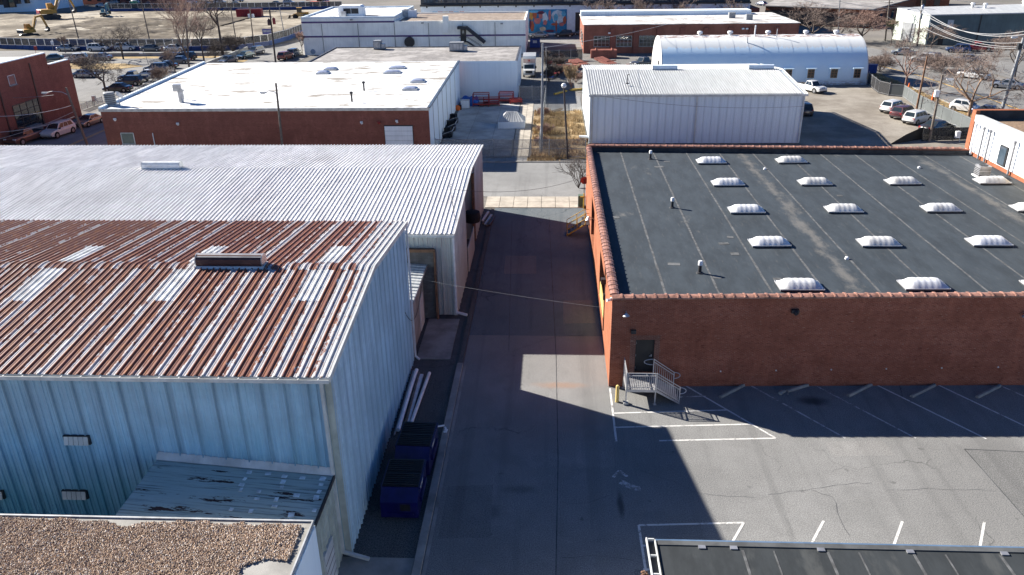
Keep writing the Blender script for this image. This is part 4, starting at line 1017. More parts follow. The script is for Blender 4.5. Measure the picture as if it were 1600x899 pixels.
# wheel stops
wl = ['first wheel stop right of the landing', 'cracked wheel stop, second from the landing', 'third wheel stop from the landing along the brick wall',
      'fourth wheel stop from the landing along the brick wall', 'wheel stop farthest right along the brick wall']
for i, (p, q) in enumerate([((1125,622),(1162,603)),((1218,616),(1262,603)),((1325,620),(1361,602)),((1424,621),(1460,603)),((1526,622),(1562,604))]):
    a, b = G(*p), G(*q); d = b-a; L = d.length; c = (a+b)/2
    def stop(L0, L1):
        m = MB(); pr = [(-0.10,0.0),(-0.085,0.09),(-0.05,0.13),(0.05,0.13),(0.085,0.09),(0.10,0.0)]; n = len(pr)
        m.add([(L0, y, z) for y, z in pr] + [(L1, y, z) for y, z in pr], [(j, (j+1)%n, (j+1)%n+n, j+n) for j in range(n)] + [tuple(range(n-1,-1,-1)), tuple(range(n,2*n))]); return m
    lab = 'grey concrete ' + wl[i]
    if i == 1:
        t = thing('wheel_stop', c+Vector((0,0,0.006)), lab, 'wheel stop', 'wheel stops along the brick wall', math.atan2(d.y, d.x))
        stop(-L/2+0.55, L/2).build('long_piece', CONC_G, t, local=True); o = stop(-0.3, 0.28).build('broken_piece', CONC_G, t, local=True); o.location = (-L/2+0.2, 0.03, 0); o.rotation_euler = (0.25, 0.1, 0.3)
        random.seed(3); m = MB()
        for k in range(9): m.obox((-L/2+0.45+random.uniform(-.2,.2), random.uniform(-.25,.25), 0.03), (0.08,0.06,0.05), random.uniform(0,3))
        m.build('rubble', CONC_G, t, local=True)
    else:
        o = stop(-L/2, L/2).build('wheel_stop', CONC_G, local=True); o.location = c+Vector((0,0,0.006)); o.rotation_euler = (0,0,math.atan2(d.y, d.x)); tag(o, lab, 'wheel stop', 'wheel stops along the brick wall')
# blue dumpsters
def dumpster(loc, label, rz, hole):
    t = thing('dumpster', loc, label, 'dumpster', 'blue dumpsters beside the metal wall', rz)
    W, D, Hf, Hb = 1.68, 2.55, 0.95, 1.4
    m = MB()
    # chest with a low front end, sloping shoulders and a lip
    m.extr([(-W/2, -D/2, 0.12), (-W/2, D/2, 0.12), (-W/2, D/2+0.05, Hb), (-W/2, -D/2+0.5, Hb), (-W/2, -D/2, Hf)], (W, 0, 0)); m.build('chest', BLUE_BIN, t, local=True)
    for x in (-W/2-0.05, W/2-0.03):
        m = MB(); m.box(x, x+0.08, -D/2+0.55, D/2+0.05, Hb-0.12, Hb-0.02); m.build('lip', BLUE_BIN, t, local=True)
    m = MB(); m.box(W/2, W/2+0.11, -0.75, 0.75, 0.62, 0.84); m.build('fork_pocket', BLUE_BIN, t, local=True)
    m = MB(); m.box(-W/2-0.11, -W/2, -0.75, 0.75, 0.62, 0.84); m.build('fork_pocket', BLUE_BIN, t, local=True)
    m = MB(); m.box(-W/2+0.25, W/2-0.2, -D/2-0.06, -D/2, 0.30, 0.40); m.build('front_ledge', BLUE_BIN, t, local=True)
    if hole:
        m = MB(); m.box(0.05, 0.5, -D/2-0.012, -D/2+0.02, 0.5, 0.86); m.build('side_port', BLACK, t, local=True)
    for s in (0, 1):                                   # two ribbed lids
        y0 = -D/2+0.54+s*(D/2-0.25); y1 = y0+D/2-0.29
        m = MB(); m.box(-W/2+0.02, W/2-0.02, y0, y1, Hb+0.0, Hb+0.04); l = m.build('lid', LID, t, local=True)
        for k in range(6):
            q = MB(); yy = y0+0.08+k*(y1-y0-0.1)/6; q.box(-W/2+0.05, W/2-0.05, yy, yy+0.06, Hb+0.04, Hb+0.075); q.build('lid_rib', LID, l, local=True)
    # worn pale decal on the alley side: a flat sticker with broken lettering bars
    m = MB(); m.box(W/2+0.0, W/2+0.006, -0.35, 0.45, 0.92, 1.3); dc = m.build('decal', BLUE_BIN, t, local=True)
    random.seed(6)
    for k in range(7):
        q = MB(); q.box(W/2+0.006, W/2+0.012, -0.3+k*0.1, -0.24+k*0.1, 0.98, 1.12+random.uniform(0,0.14)); q.build('decal_mark', TRIM, dc, local=True)
    for x in (-W/2+0.15, W/2-0.15):
        for y in (-D/2+0.15, D/2-0.15):
            q = MB(); q.tube((x-0.03, y, 0.08), (x+0.03, y, 0.08), 0.08, 0.08, 10); q.build('caster', RUBBER, t, local=True)
    return t
dumpster((-6.62, 29.15, 0), 'nearer blue dumpster with black ribbed lids and square side port', 0.0, True)
dumpster((-6.5, 32.25, 0), 'farther blue dumpster with black ribbed lids beside the pipes', RAD(-2), False)
# leftover pipes and gutters along the wall
def stick(name, pts, r, mat, label, cat, group=None, sq=False):
    m = MB()
    for a, b in zip(pts[:-1], pts[1:]):
        if sq: m.beam(a, b, r*2, r*1.3)
        else: m.tube(a, b, r, r, 10)
    o = m.build(name, mat, at=pts[0]); return tag(o, label, cat, group)
def g3(px, py, z): p = G(px, py, z); return p
stick('plastic_pipe', [g3(671,583,0.14), g3(640,668,0.14)], 0.10, PVC, 'white plastic pipe lying farthest from the wall beyond the dumpsters', 'pipe', 'pipes lying along the wall')
stick('gutter_length', [g3(659,586,0.12), g3(633,672,0.12)], 0.10, PVC, 'white gutter length lying between the two outer pipes', 'gutter', 'pipes lying along the wall', True)
stick('drain_pipe', [g3(651,578,0.2), g3(640,612,0.22), g3(622,672,0.2)], 0.11, WALL_WHITE, 'pale pipe lying nearest the metal wall beyond the dumpsters', 'pipe', 'pipes lying along the wall')
stick('timber_board', [g3(655,582,0.24), g3(634,662,0.24)], 0.05, WOOD_P, 'weathered board lying among the white pipes', 'board', None, True)
stick('steel_conduit', [g3(646,580,0.12), g3(616,680,0.12)], 0.05, STEEL, 'thin grey conduit lying against the foot of the wall', 'pipe')
stick('pipe_offcut', [g3(682,667,0.3), g3(694,665,0.2)], 0.05, PVC, 'short white pipe offcut sticking out over the kerb', 'pipe')
m = MB(); random.seed(8)
for k in range(6): m.obox(G(697,672,0.2)+Vector((random.uniform(-.1,.1), random.uniform(-.2,.2), random.uniform(-.03,.05))), (0.18,0.09,0.03), random.uniform(0,3), random.uniform(-.4,.4))
tag(m.build('litter', PVC, at=G(697,672,0.1)), 'crumpled pale litter on the kerb beside the dumpsters', 'litter')
# planks stacked by the far corner of the pale warehouse
for i, (a, b, mt) in enumerate([((755,350),(766,334),WOOD_P),((758,351),(768,336),TRIM),((761,353),(771,337),WOOD_P),((764,352),(773,338),BROWNM),((754,345),(763,331),TRIM)]):
    stick('plank', [G(*a, 0.1+0.05*i), G(*b, 0.18+0.08*i)], 0.09, mt, ['weathered plank nearest the warehouse corner', 'pale plank second in the leaning pile', 'grey plank in the middle of the pile', 'brown plank on the outside of the pile', 'white plank on top against the wall'][i] + ' at the alley end', 'plank', 'planks at the alley end', True)
# yellow stairs, post and meter box at the far corner of the brick warehouse
ys_ = thing('yellow_stairs', (2.9, 64.5, 0), 'yellow metal stairs with handrails against the orange brick wall', 'stairs')
for i in range(5):
    m = MB(); m.box(1.5+0.32*i, 1.85+0.32*i, 64.4, 65.5, 0.2+0.2*i, 0.24+0.2*i); m.build('tread', DARKM, ys_)
for y in (64.36, 65.5):
    m = MB(); m.beam((1.5,y,0.1),(3.1,y,1.1),0.05,0.12); m.build('stringer', YELLOW, ys_)
    m = MB(); m.path([(1.55,y,0.1),(1.55,y,1.15),(3.1,y,2.1),(3.42,y,2.1)],0.03); m.path([(2.4,y,0.6),(2.4,y,1.65)],0.03); m.path([(3.1,y,1.0),(3.1,y,2.1)],0.03); m.path([(1.55,y,0.65),(3.1,y,1.6)],0.025); m.build('handrail', YELLOW, ys_)
m = MB(); m.box(2.85,3.48,64.3,66.3,1.05,1.1); m.build('platform', DARKM, ys_)
p = G(912, 326); sg = thing('stop_sign', p, 'red stop sign on a post with yellow base at the alley mouth', 'sign')
m = MB(); m.tube((p.x,p.y,0.9),(p.x,p.y,2.9),0.035); m.build('post', DARKM, sg)
m = MB(); m.tube((p.x,p.y,0),(p.x,p.y,1.5),0.07,0.07,10); m.box(p.x-0.35,p.x+0.15,p.y-0.04,p.y+0.04,1.1,1.2); m.build('guard_post', YELLOW, sg)
m = MB(); m.extr([(p.x+0.38*math.cos(a), p.y+0.04, 2.75+0.38*math.sin(a)) for a in [RAD(22.5+45*k) for k in range(8)]], (0,0.012,0)); o = m.build('sign_plate', RED, sg)
p = G(915, 324, 0); m = MB(); mb_ = thing('meter_cabinet', (3.1, p.y+0.2, 0), 'grey green meter cabinet behind the yellow guard post', 'cabinet')
m.box(2.75,3.35,p.y-0.1,p.y+0.5,0.1,1.15); m.build('casing', paint('cabinet_green', (0.10,0.15,0.11), 0.6, var=0.3), mb_)
m = MB(); m.box(2.7,3.4,p.y-0.15,p.y+0.55,0,0.1); m.build('plinth', CONC_G, mb_)
m = MB(); m.box(2.735,2.75,p.y-0.05,p.y+0.45,0.2,1.05); m.build('door', STEEL, mb_)
# service cables slung across the alley
def cable(name, a, b, sag, r, mat, label, group=None, n=14):
    a, b = Vector(a), Vector(b); pts = []
    for i in range(n+1):
        t = i/n; p = a.lerp(b, t); p.z -= sag*4*t*(1-t); pts.append(p)
    m = MB(); m.path(pts, r, 5); o = m.build(name, mat, at=a); return tag(o, label, 'cable', group)
cable('service_cable', YP(632,432,47.0), (bx-0.02, 41.0, YP(942,482,41.0).z), 0.12, 0.005, GREYPOLE, 'overhead cable from the link shed across the alley to the brick corner')
cable('service_cable', (wx-0.1, 50.8, 8.4), (bx, 67.5, 4.6), 0.7, 0.014, WIRE, 'overhead cable from the roof mast across the alley end')
cable('hanging_cable', (XR+0.06, 40.5, 4.2), (-8.2, 46.0, 3.4), 1.3, 0.02, WIRE, 'slack cable looping from the gable wall to the link shed roof')

# ------------------------------------------------------------------ buildings further off
def block(t, x0, x1, y0, y1, h, wall, roof, para=0.35, pmat=None, th=0.35, cap=None):
    """flat-roofed block: walls, roof sheet, parapet"""
    m = MB(); m.box(x0, x1, y0, y1, 0, h); m.build('wall', wall, t)
    m = MB(); m.box(x0+th, x1-th, y0+th, y1-th, h, h+0.04); m.build('roof', roof, t)
    if para:
        pm_ = pmat or wall
        for a, b, c, d in ((x0,x1,y0,y0+th),(x0,x1,y1-th,y1),(x0,x0+th,y0+th,y1-th),(x1-th,x1,y0+th,y1-th)):
            m = MB(); m.box(a, b, c, d, h, h+para); m.build('parapet', pm_, t)
def window(t, xa, xb, y, za, zb, nx, nz, frame, glass=None, depth=0.12, face='y', sill=True):
    """window set into a wall: dark reveal, frame bars, panes as pieces"""
    gl_ = glass or GLASS
    f = MB(); cx = lambda u, d, z: (u, y+d, z) if face == 'y' else (y+d, u, z)
    def bx_(a, b, d0, d1, z0, z1, mb):
        p, q = cx(a, d0, z0), cx(b, d1, z1); mb.box(min(p[0],q[0]), max(p[0],q[0]), min(p[1],q[1]), max(p[1],q[1]), z0, z1)
    s = -1 if depth > 0 else 1; d = abs(depth)
    bx_(xa, xb, s*0.02, s*0.0, za, zb, f); w_ = f.build('window', DARKM, t)
    for i in range(nx):
        for j in range(nz):
            a = xa+(xb-xa)*i/nx; b = xa+(xb-xa)*(i+1)/nx; c = za+(zb-za)*j/nz; e = za+(zb-za)*(j+1)/nz
            p = MB(); bx_(a+0.04, b-0.04, s*0.03, s*0.02, c+0.04, e-0.04, p); p.build('pane', gl_, w_)
    for i in range(nx+1):
        a = xa+(xb-xa)*i/nx; m = MB(); bx_(a-0.045, a+0.045, s*0.07, s*0.021, za, zb, m); m.build('mullion', frame, w_)
    for j in range(nz+1):
        c = za+(zb-za)*j/nz; m = MB(); bx_(xa, xb, s*0.06, s*0.022, c-0.04, c+0.04, m); m.build('transom', frame, w_)
    if sill:
        m = MB(); bx_(xa-0.1, xb+0.1, s*0.18, s*0.0, za-0.14, za-0.02, m); m.build('sill', CONC_G, w_)
    return w_

# ---- brick warehouse with the white roof
b2 = thing('white_roof_brick_warehouse', (-33, 89.8, 0), 'low brick warehouse with bright white flat roof across the street', 'warehouse')
m = MB(); m.prism([(-52.2,89.8),(-13.8,89.8),(-14.2,125.8),(-54.6,125.8)], 0, 5.9); m.build('wall', BRICK_D, b2)
m = MB(); m.prism([(-52.3,89.7),(-13.7,89.7),(-14.1,125.9),(-54.7,125.9)], 5.9, 6.02); m.build('roof', WHITE_MEMB, b2)
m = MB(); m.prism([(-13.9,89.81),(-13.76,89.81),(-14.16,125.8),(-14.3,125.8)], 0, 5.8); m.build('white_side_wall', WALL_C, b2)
for i, y in enumerate((93,97.6,102.3,107,112,118)):
    m = MB(); m.box(-13.93-0.008*(y-90)*1.2, -13.72-0.0115*(y-90), y, y+0.10, 0, 5.8); m.build('wall_joint', CONC_G, b2)
m = MB(); m.prism([(-13.95,89.75),(-13.62,89.75),(-14.02,125.9),(-14.35,125.9)], 6.02, 6.16); m.build('roof_edge', paint('edge_navy', (0.05,0.075,0.11), 0.5), b2)
m = MB(); m.box(-52.3,-13.7,89.62,89.78,5.78,6.1); m.build('roof_edge', STEEL, b2)
m = MB(); m.prism([(-52.32,89.75),(-52.0,89.75),(-54.4,125.9),(-54.72,125.9)], 6.02, 6.3); m.build('roof_edge', WALL_C, b2)
p, q = YP(600,196,89.78), YP(645,196,89.78)
m = MB(); m.box(p.x, q.x, 89.70, 89.82, 0.05, p.z); gd = m.build('garage_door', DARKM, b2)
for i in range(7):
    z0 = 0.08+i*(p.z-0.15)/7; m = MB(); m.box(p.x+0.06, q.x-0.06, 89.64, 89.70, z0, z0+(p.z-0.15)/7-0.03); m.build('door_slat', WALL_WHITE, gd)
p = YP(200,216,89.78); window(b2, p.x-0.75, p.x+0.75, 89.8, p.z-0.7, p.z+0.6, 1, 1, TRIM, glass_mat('glass_green', (0.10,0.13,0.115), 0.3))
p = YP(240,216,89.75); m = MB(); m.tube((p.x,89.72,0.3),(p.x,89.72,p.z+0.6),0.06); m.build('downspout', PVC, b2)
for px, py, mt in ((565,191,PVC),(592,191,RED),(620,189,PVC),(278,193,PVC),(180,186,PVC)):
    p = YP(px,py,89.75); m = MB(); m.obox((p.x,89.66,p.z),(0.3,0.24,0.2),0.2); m.tube((p.x,89.66,p.z),(p.x+0.1,89.5,p.z-0.12),0.09,0.13,8); m.build('wall_light', mt, b2)
for k in range(1, 9):      # welded seams of the membrane
    y = 89.9+k*4.0; m = MB(); m.box(-52.2-0.067*(y-89.8), -13.9-0.011*(y-89.8), y-0.05, y+0.05, 6.02, 6.026); m.build('membrane_seam', paint('seam_grey', (0.40,0.39,0.37), 0.7, var=0.4, scale=0.6), b2)
# roof furniture
def dome(px, py, z, sx_, sy_, parent, high=0.45):
    p = G(px, py, z); m = MB(); m.box(p.x-sx_, p.x+sx_, p.y-sy_, p.y+sy_, z, z+0.18); c = m.build('roof_dome', TRIM, parent)
    m = MB(); n = 10; vs = []; fs = []
    for i in range(n+1):
        for j in range(n+1):
            u, v = -1+2*i/n, -1+2*j/n; vs.append((p.x+u*sx_*0.95, p.y+v*sy_*0.95, z+0.18+high*(1-u*u)**0.5*(1-v*v)**0.5))
    for i in range(n):
        for j in range(n): fs.append((i*(n+1)+j, (i+1)*(n+1)+j, (i+1)*(n+1)+j+1, i*(n+1)+j+1))
    m.add(vs, fs); m.build('dome', glass_mat('dome_grey', (0.30,0.33,0.42), 0.25) if 'dome_grey' not in MATS else MATS['dome_grey'], c, smooth=True)
for px, py, a, b in ((505,115,0.9,1.0),(517,109,0.9,1.0),(613,114,1.2,1.0),(621,107,1.2,1.0),(641,140,0.95,1.0),(653,128,0.95,1.0)): dome(px, py, 6.03, a, b*0.8, b2, 0.24)
for px, py in ((569,142),(550,159),(287,155)):
    p = G(px, py, 6.03); m = MB(); m.tube(p, p+Vector((0,0,0.9)), 0.11, 0.11, 8); m.lathe([(0.1,0.9),(0.22,0.95),(0.2,1.15),(0,1.2)], p, 8); m.build('roof_vent', DARKM if px > 300 else TRIM, b2)
p = G(284, 160, 6.03); m = MB(); m.tube(p, p+Vector((0,0,1.5)), 0.3, 0.3, 10); m.obox(p+Vector((-0.25,0,1.75)), (0.9,0.8,0.75), 0.3); m.build('exhaust_hood', STEEL, b2)
p = G(174, 165, 6.03); ac2 = thing('round_condenser', p, 'round grey air conditioner on the corner of the white roof', 'air conditioner')
m = MB(); m.lathe([(0.6,0.15),(0.62,0.2),(0.62,1.5),(0.55,1.56),(0,1.58)], (0,0,0), 18); m.build('casing', GREYPOLE, ac2, local=True, smooth=False)
for i in range(5):
    m = MB(); m.lathe([(0.635,0.35+0.22*i),(0.635,0.42+0.22*i),(0.6,0.42+0.22*i)], (0,0,0), 18); m.build('grille_ring', DARKM, ac2, local=True)
m = MB(); m.box(-0.7,0.7,-0.7,0.7,0.01,0.15); m.build('pad', TRIM, ac2, local=True)
p = G(188, 166, 6.03); dish = thing('satellite_dish', p, 'small white satellite dish beside the round condenser', 'satellite dish')
m = MB(); m.tube((0,0,0),(0,0,0.9),0.05); m.build('mast', STEEL, dish, local=True)
m = MB(); m.lathe([(0.03,0),(0.25,0.06),(0.5,0.2),(0.48,0.2),(0.24,0.09),(0.0,0.03)], (0,0,0), 16); o = m.build('dish', PVC, dish, local=True); o.location = (0,0,1.2); o.rotation_euler = (RAD(60),0,RAD(160))

# ---- white block with the grey roof behind it
w3 = thing('grey_roof_white_building', (-22, 129.5, 0), 'white walled building with grey gravel roof behind the white roofed warehouse', 'building')
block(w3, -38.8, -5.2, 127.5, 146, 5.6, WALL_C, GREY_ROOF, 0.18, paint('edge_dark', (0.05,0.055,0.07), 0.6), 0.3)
m = MB(); m.box(-38.8,-5.2,127.44,127.495,5.35,5.8); m.build('white_edge', WALL_C, w3)
for px, py, s_, label in ((591,77,1.3,'small grey cooling unit with two boxes on the grey roof'),(714,80,2.4,'large grey cooling unit on the grey roof near its right end')):
    p = G(px, py, 5.65); a = thing('rooftop_unit', p, label, 'air conditioner', 'cooling units on the grey roof')
    m = MB(); m.box(-s_/2, s_/2, -0.8, 0.8, 0.12, 1.5); c = m.build('casing', GREYPOLE, a, local=True)
    for i in range(4):
        m = MB(); x = -s_/2+0.12+i*(s_-0.2)/4; m.box(x, x+(s_-0.3)/4-0.04, -0.83, -0.80, 0.3, 1.3); m.build('side_panel', STEEL, c, local=True)
    m = MB(); m.box(s_/2, s_/2+0.6, -0.5, 0.5, 0.12, 0.9); m.build('duct', STEEL, a, local=True)
    m = MB(); m.box(-s_/2-0.05, s_/2+0.65, -0.6, 0.6, 0.0, 0.12); m.build('skid', DARKM, a, local=True)

# ---- cream building with purple bands
cb = thing('cream_building', (-30, 178.8, 0), 'long cream building with two purple stripes and an outside stair', 'building')
block(cb, -54.4, -33.9, 178.8, 206, 7.7, WALL_CREAM, WHITE_MEMB, 0.35, WALL_C)
block(cb, -33.88, -5.4, 178.82, 200, 6.7, WALL_CREAM, TAN_ROOF, 0.3, WALL_CREAM)
PURP = paint('purple_band', (0.10,0.055,0.17), 0.6, var=0.15)
for x0, x1, z in ((-54.4,-33.9,6.75),(-54.4,-5.4,3.75)):
    m = MB(); m.box(x0-0.02, x1+0.02, 178.74, 178.80, z, z+0.34); m.build('stripe', PURP, cb)
for x in (-50,-42,-34,-26.5,-19,-12):
    m = MB(); m.box(x-0.06, x+0.06, 178.68, 178.74, 0, 6.6); m.build('wall_joint', CONC_G, cb)
m = MB(); m.box(-23.3,-22.1,178.4,179.3,4.5,8.0); m.build('chimney_block', WALL_CREAM, cb)
p = YP(550,17,184); hv = thing('rooftop_air_handler', (p.x,184,7.75), 'white rooftop air handler with dark louvres on the cream building', 'air conditioner')
m = MB(); m.extr([(-2.7,-1.6,0),(2.7,-1.6,0),(2.7,-1.6,1.9),(2.2,-1.6,2.3),(-2.3,-1.6,2.3),(-2.7,-1.6,1.9)], (0,3.2,0)); m.build('casing', WALL_WHITE, hv, local=True)
for x in (-1.5, 0.2):
    m = MB(); m.box(x, x+1.6, -1.66, -1.6, 0.6, 1.7); f = m.build('louvre', DARKM, hv, local=True)
p = G(436,23,7.75); m = MB(); m.box(-46,-45,181.2,182.2,7.75,8.9); m.build('vent_box', STEEL, cb)
for px, s_ in ((635,0.8),(645,0.9)):
    p = G(px, 27, 6.8); a = thing('rooftop_unit', p, ['tan','white'][px > 640]+' cooling unit on the lower roof of the cream building', 'air conditioner')
    m = MB(); m.box(-0.9,0.9,-0.8,0.8,0,1.6); m.build('casing', STEEL if px < 640 else WALL_WHITE, a, local=True)
    m = MB(); m.lathe([(0.5,1.6),(0.5,1.68),(0,1.68)],(0,0,0),12); m.build('fan_guard', DARKM, a, local=True)
# outside stair with a black canopy
a0 = YP(724,42,178.5); a1 = YP(758,66,178.5)
NAVY = paint('stair_black', (0.02,0.024,0.035), 0.6)
m = MB(); m.beam((a0.x+0.6,177.9,a0.z),(a1.x,177.9,a1.z),1.6,0.55,(0,0,1)); st_ = m.build('stair_canopy', NAVY, cb)
m = MB(); m.box(a0.x-1.2,a0.x+0.9,177.1,178.7,a0.z-0.4,a0.z+0.15); m.build('porch_canopy', NAVY, cb)
m = MB(); m.box(a0.x-0.7,a0.x+0.5,178.6,178.82,a0.z-3.0,a0.z-0.5); dd = m.build('stair_door', DARKM, cb)
m = MB(); m.box(a0.x-0.35,a0.x+0.15,178.56,178.6,a0.z-1.4,a0.z-0.8); m.build('pane', GLASS_B, dd)
m = MB(); m.beam((a0.x-0.9,177.9,a0.z-3.05),(a0.x+0.8,177.9,a0.z-3.05),1.4,0.12); m.beam((a0.x+0.8,177.9,a0.z-3.05),(a0.x+4.2,177.9,a0.z-5.2),1.4,0.12); m.build('stair_flight', NAVY, cb)
for s in (-0.65, 0.65):
    m = MB(); m.path([(a0.x-0.9,177.9+s,a0.z-2.1),(a0.x+0.8,177.9+s,a0.z-2.1),(a0.x+4.2,177.9+s,a0.z-4.2)],0.04); m.build('stair_rail', NAVY, cb)
p = YP(640,66,178.4); m = MB(); m.lathe([(1.1,-0.35),(1.1,0.35),(0.75,0.35)],(0,0,0),18); o = m.build('round_duct', DARKM, cb, local=True); o.rotation_euler = (RAD(90),0,0); o.location = Vector((p.x,178.3,p.z))-cb.location
p = YP(489,81,178.7); m = MB(); m.lathe([(0.55,-0.05),(0.55,0.05)],(0,0,0),14); o = m.build('round_sign', paint('sign_blue', (0.25,0.33,0.42), 0.6), cb, local=True); o.rotation_euler = (RAD(90),0,0); o.location = Vector((p.x,178.72,p.z))-cb.location
for px, py in ((549,31),(784,37),(660,36)):
    p = YP(px,py,178.6); m = MB(); m.obox((p.x,178.5,p.z),(0.5,0.5,0.25)); m.build('wall_light', GREYPOLE, cb)

# ---- long building at the top: white ground storey with mural, dark glazed storeys over it
tb = thing('glazed_long_building', (5, 214, 0), 'long building with white ground storey, wall mural and dark glazed floors above', 'building')
m = MB(); m.box(-33.5, 50.5, 214, 240, 0, 7.3); m.build('wall', paint('white_storey', (0.66,0.73,0.80), 0.7, var=0.08), tb)
m = MB(); m.box(-33.5, 50.5, 214.6, 240, 7.3, 14); m.build('upper_wall', paint('dark_cladding', (0.035,0.045,0.06), 0.5), tb)
m = MB(); m.box(-33.6, 50.6, 213.6, 214.7, 7.2, 7.6); m.build('canopy_edge', DARKM, tb)
for i in range(28):
    x = -33+i*3; window(tb, x+0.3, x+2.7, 214.6, 8.0, 9.8, 3, 1, DARKM, GLASS_B, sill=False)
for i in range(18):
    x = -32+i*4.6; m = MB(); m.box(x, x+0.3, 213.5, 214.0, 6.85, 7.2); m.build('bracket', DARKM, tb)
for px0, px1 in ((899,925),(1015,1098),(1110,1158),(660,750)):
    a, b = YP(px0,30,214), YP(px1,30,214); m = MB(); m.box(a.x, b.x, 213.94, 214.0, 0.1 if px0 != 660 else 3.4, 5.4); m.build('dark_bay', DARKM if px0 != 660 else MATS['dark_cladding'], tb)
m = MB(); m.box(50.52, 53, 214.2, 238, 0, 6.0); m.build('brick_end', BRICK_D, tb)
# mural panel: colour fields of paint, drawn as flat shapes
ma, mb2 = YP(826,20,213.9), YP(886,20,213.9); mz0, mz1 = 0.4, 6.2
MB_C = paint('mural_blue', (0.03,0.22,0.42), 0.7, var=0.35, scale=0.6)
m = MB(); m.box(ma.x, mb2.x, 213.88, 213.96, mz0, mz1); mu = m.build('mural', MB_C, tb)
cols = [paint('mural_%s' % n, c, 0.7, var=0.25, scale=1.0) for n, c in (('rust',(0.38,0.10,0.05)),('pink',(0.50,0.17,0.16)),('pale',(0.50,0.60,0.66)),('ochre',(0.52,0.27,0.06)),('maroon',(0.13,0.03,0.06)),('sky',(0.12,0.42,0.62)),('cream',(0.60,0.50,0.36)))]
random.seed(14); W_ = mb2.x-ma.x
shapes = [(0.02,0.55,0.10,0.40,3),(0.11,0.62,0.10,0.30,0),(0.15,0.40,0.16,0.24,1),(0.27,0.62,0.10,0.30,1),(0.36,0.45,0.14,0.40,2),(0.38,0.35,0.10,0.20,1),(0.05,0.08,0.09,0.42,0),(0.30,0.10,0.14,0.16,6),
          (0.02,0.20,0.05,0.35,4),(0.52,0.55,0.06,0.40,1),(0.62,0.45,0.30,0.50,2),(0.66,0.50,0.10,0.30,5),(0.70,0.08,0.04,0.45,0),(0.60,0.32,0.16,0.10,0),(0.80,0.30,0.12,0.14,1),(0.45,0.04,0.22,0.10,4),(0.90,0.40,0.08,0.30,0),(0.22,0.80,0.18,0.14,4),(0.86,0.70,0.10,0.22,5),(0.04,0.86,0.20,0.10,5)]
for i, (u, v, du, dv, ci) in enumerate(shapes):
    n = random.randint(5, 8); pts = []
    for k in range(n):
        a = 2*math.pi*k/n+random.uniform(-.2,.2)
        pts.append((ma.x+W_*(u+du/2+du*0.6*math.cos(a)), 213.87-0.0015*i, mz0+(mz1-mz0)*min(0.98, max(0.02, v+dv/2+dv*0.6*math.sin(a)))))
    m = MB(); m.extr(pts, (0, -0.001, 0)); m.build('mural_shape', cols[ci], mu)
for k in range(14):      # tangle of drawn lines over the pale field
    a = random.uniform(0.62,0.9); b = random.uniform(0.3,0.9); m = MB()
    m.beam((ma.x+W_*a,213.835,mz0+(mz1-mz0)*b),(ma.x+W_*(a+random.uniform(-.08,.08)),213.835,mz0+(mz1-mz0)*min(0.97,max(0.05,b+random.uniform(-.25,.25)))),0.012,0.12,(0,1,0)); m.build('mural_line', cols[random.choice((0,1,5))], mu)
pa, pb = YP(676,24,213.9), YP(735,24,213.9)
for k in range(7):
    m = MB(); x = pa.x+(pb.x-pa.x)*k/7; m.box(x, x+(pb.x-pa.x)/8, 213.9, 213.93, 5.45, 5.95); m.build('painted_panel', cols[[5,1,6,0,5,1,2][k]], tb)

# ---- red brick works with bays of windows
rbk = thing('brick_works', (30, 178, 0), 'long red brick workshop with window bays and weathered white roof', 'building')
m = MB(); m.box(7.2, 52.8, 178.2, 202, 0, 5.9); m.build('wall', BRICK_F, rbk)
m = MB(); m.box(7.0, 53.0, 178.0, 202.2, 5.9, 6.02); m.build('roof', OLDWHITE_ROOF, rbk)
m = MB(); m.box(7.2, 47, 197.5, 202, 6.02, 7.0); m.build('back_parapet', WALL_C, rbk)
pil = [979,1005,1041,1077,1113,1148,1185,1225]
for i, px in enumerate((957,993,1029,1065,1102,1139,1172,1212)):
    p = YP(px, 70, 178.1); m = MB(); m.box(p.x-0.5, p.x+0.5, 177.85, 178.2, 0, 5.2); m.build('pilaster', BRICK_D, rbk)
for i, px in enumerate((940,975,1011,1047,1084,1119)):
    p = YP(px, 65, 178.1); window(rbk, p.x-1.65, p.x+1.65, 178.2, 1.45, 3.6, 4, 3, CONC_D, GLASS)
BLUEP = paint('awning_blue', (0.01,0.075,0.36), 0.5, var=0.15)
for px, wd, z0 in ((1165,0.7,2.7),(1193,1.9,2.7),(1229,2.0,2.7)):
    p = YP(px, 60, 178.1); m = MB(); m.box(p.x-wd, p.x+wd, 178.0, 178.2, 0.1, 3.6); m.build('blue_shutter', BLUEP, rbk)
for px, py in ((1143,28),(1170,31)):
    p = G(px, py, 6.03); m = MB(); m.box(p.x-0.7,p.x+0.7,p.y-0.6,p.y+0.6,6.03,7.2); m.build('roof_unit', GREYPOLE, rbk)
for px, py in ((952,52),(1143,50),(1161,45),(1167,45)):
    p = YP(px,py,178.0); m = MB(); m.obox((p.x,177.95,p.z),(0.5,0.4,0.3)); m.build('wall_light', PVC, rbk)
m = MB(); m.box(7.1,7.2,181,199,1.2,4.2)
for y in (182, 187.5, 193):
    window(rbk, y, y+3.0, 7.2, 1.4, 3.6, 3, 3, CONC_D, GLASS, face='x')
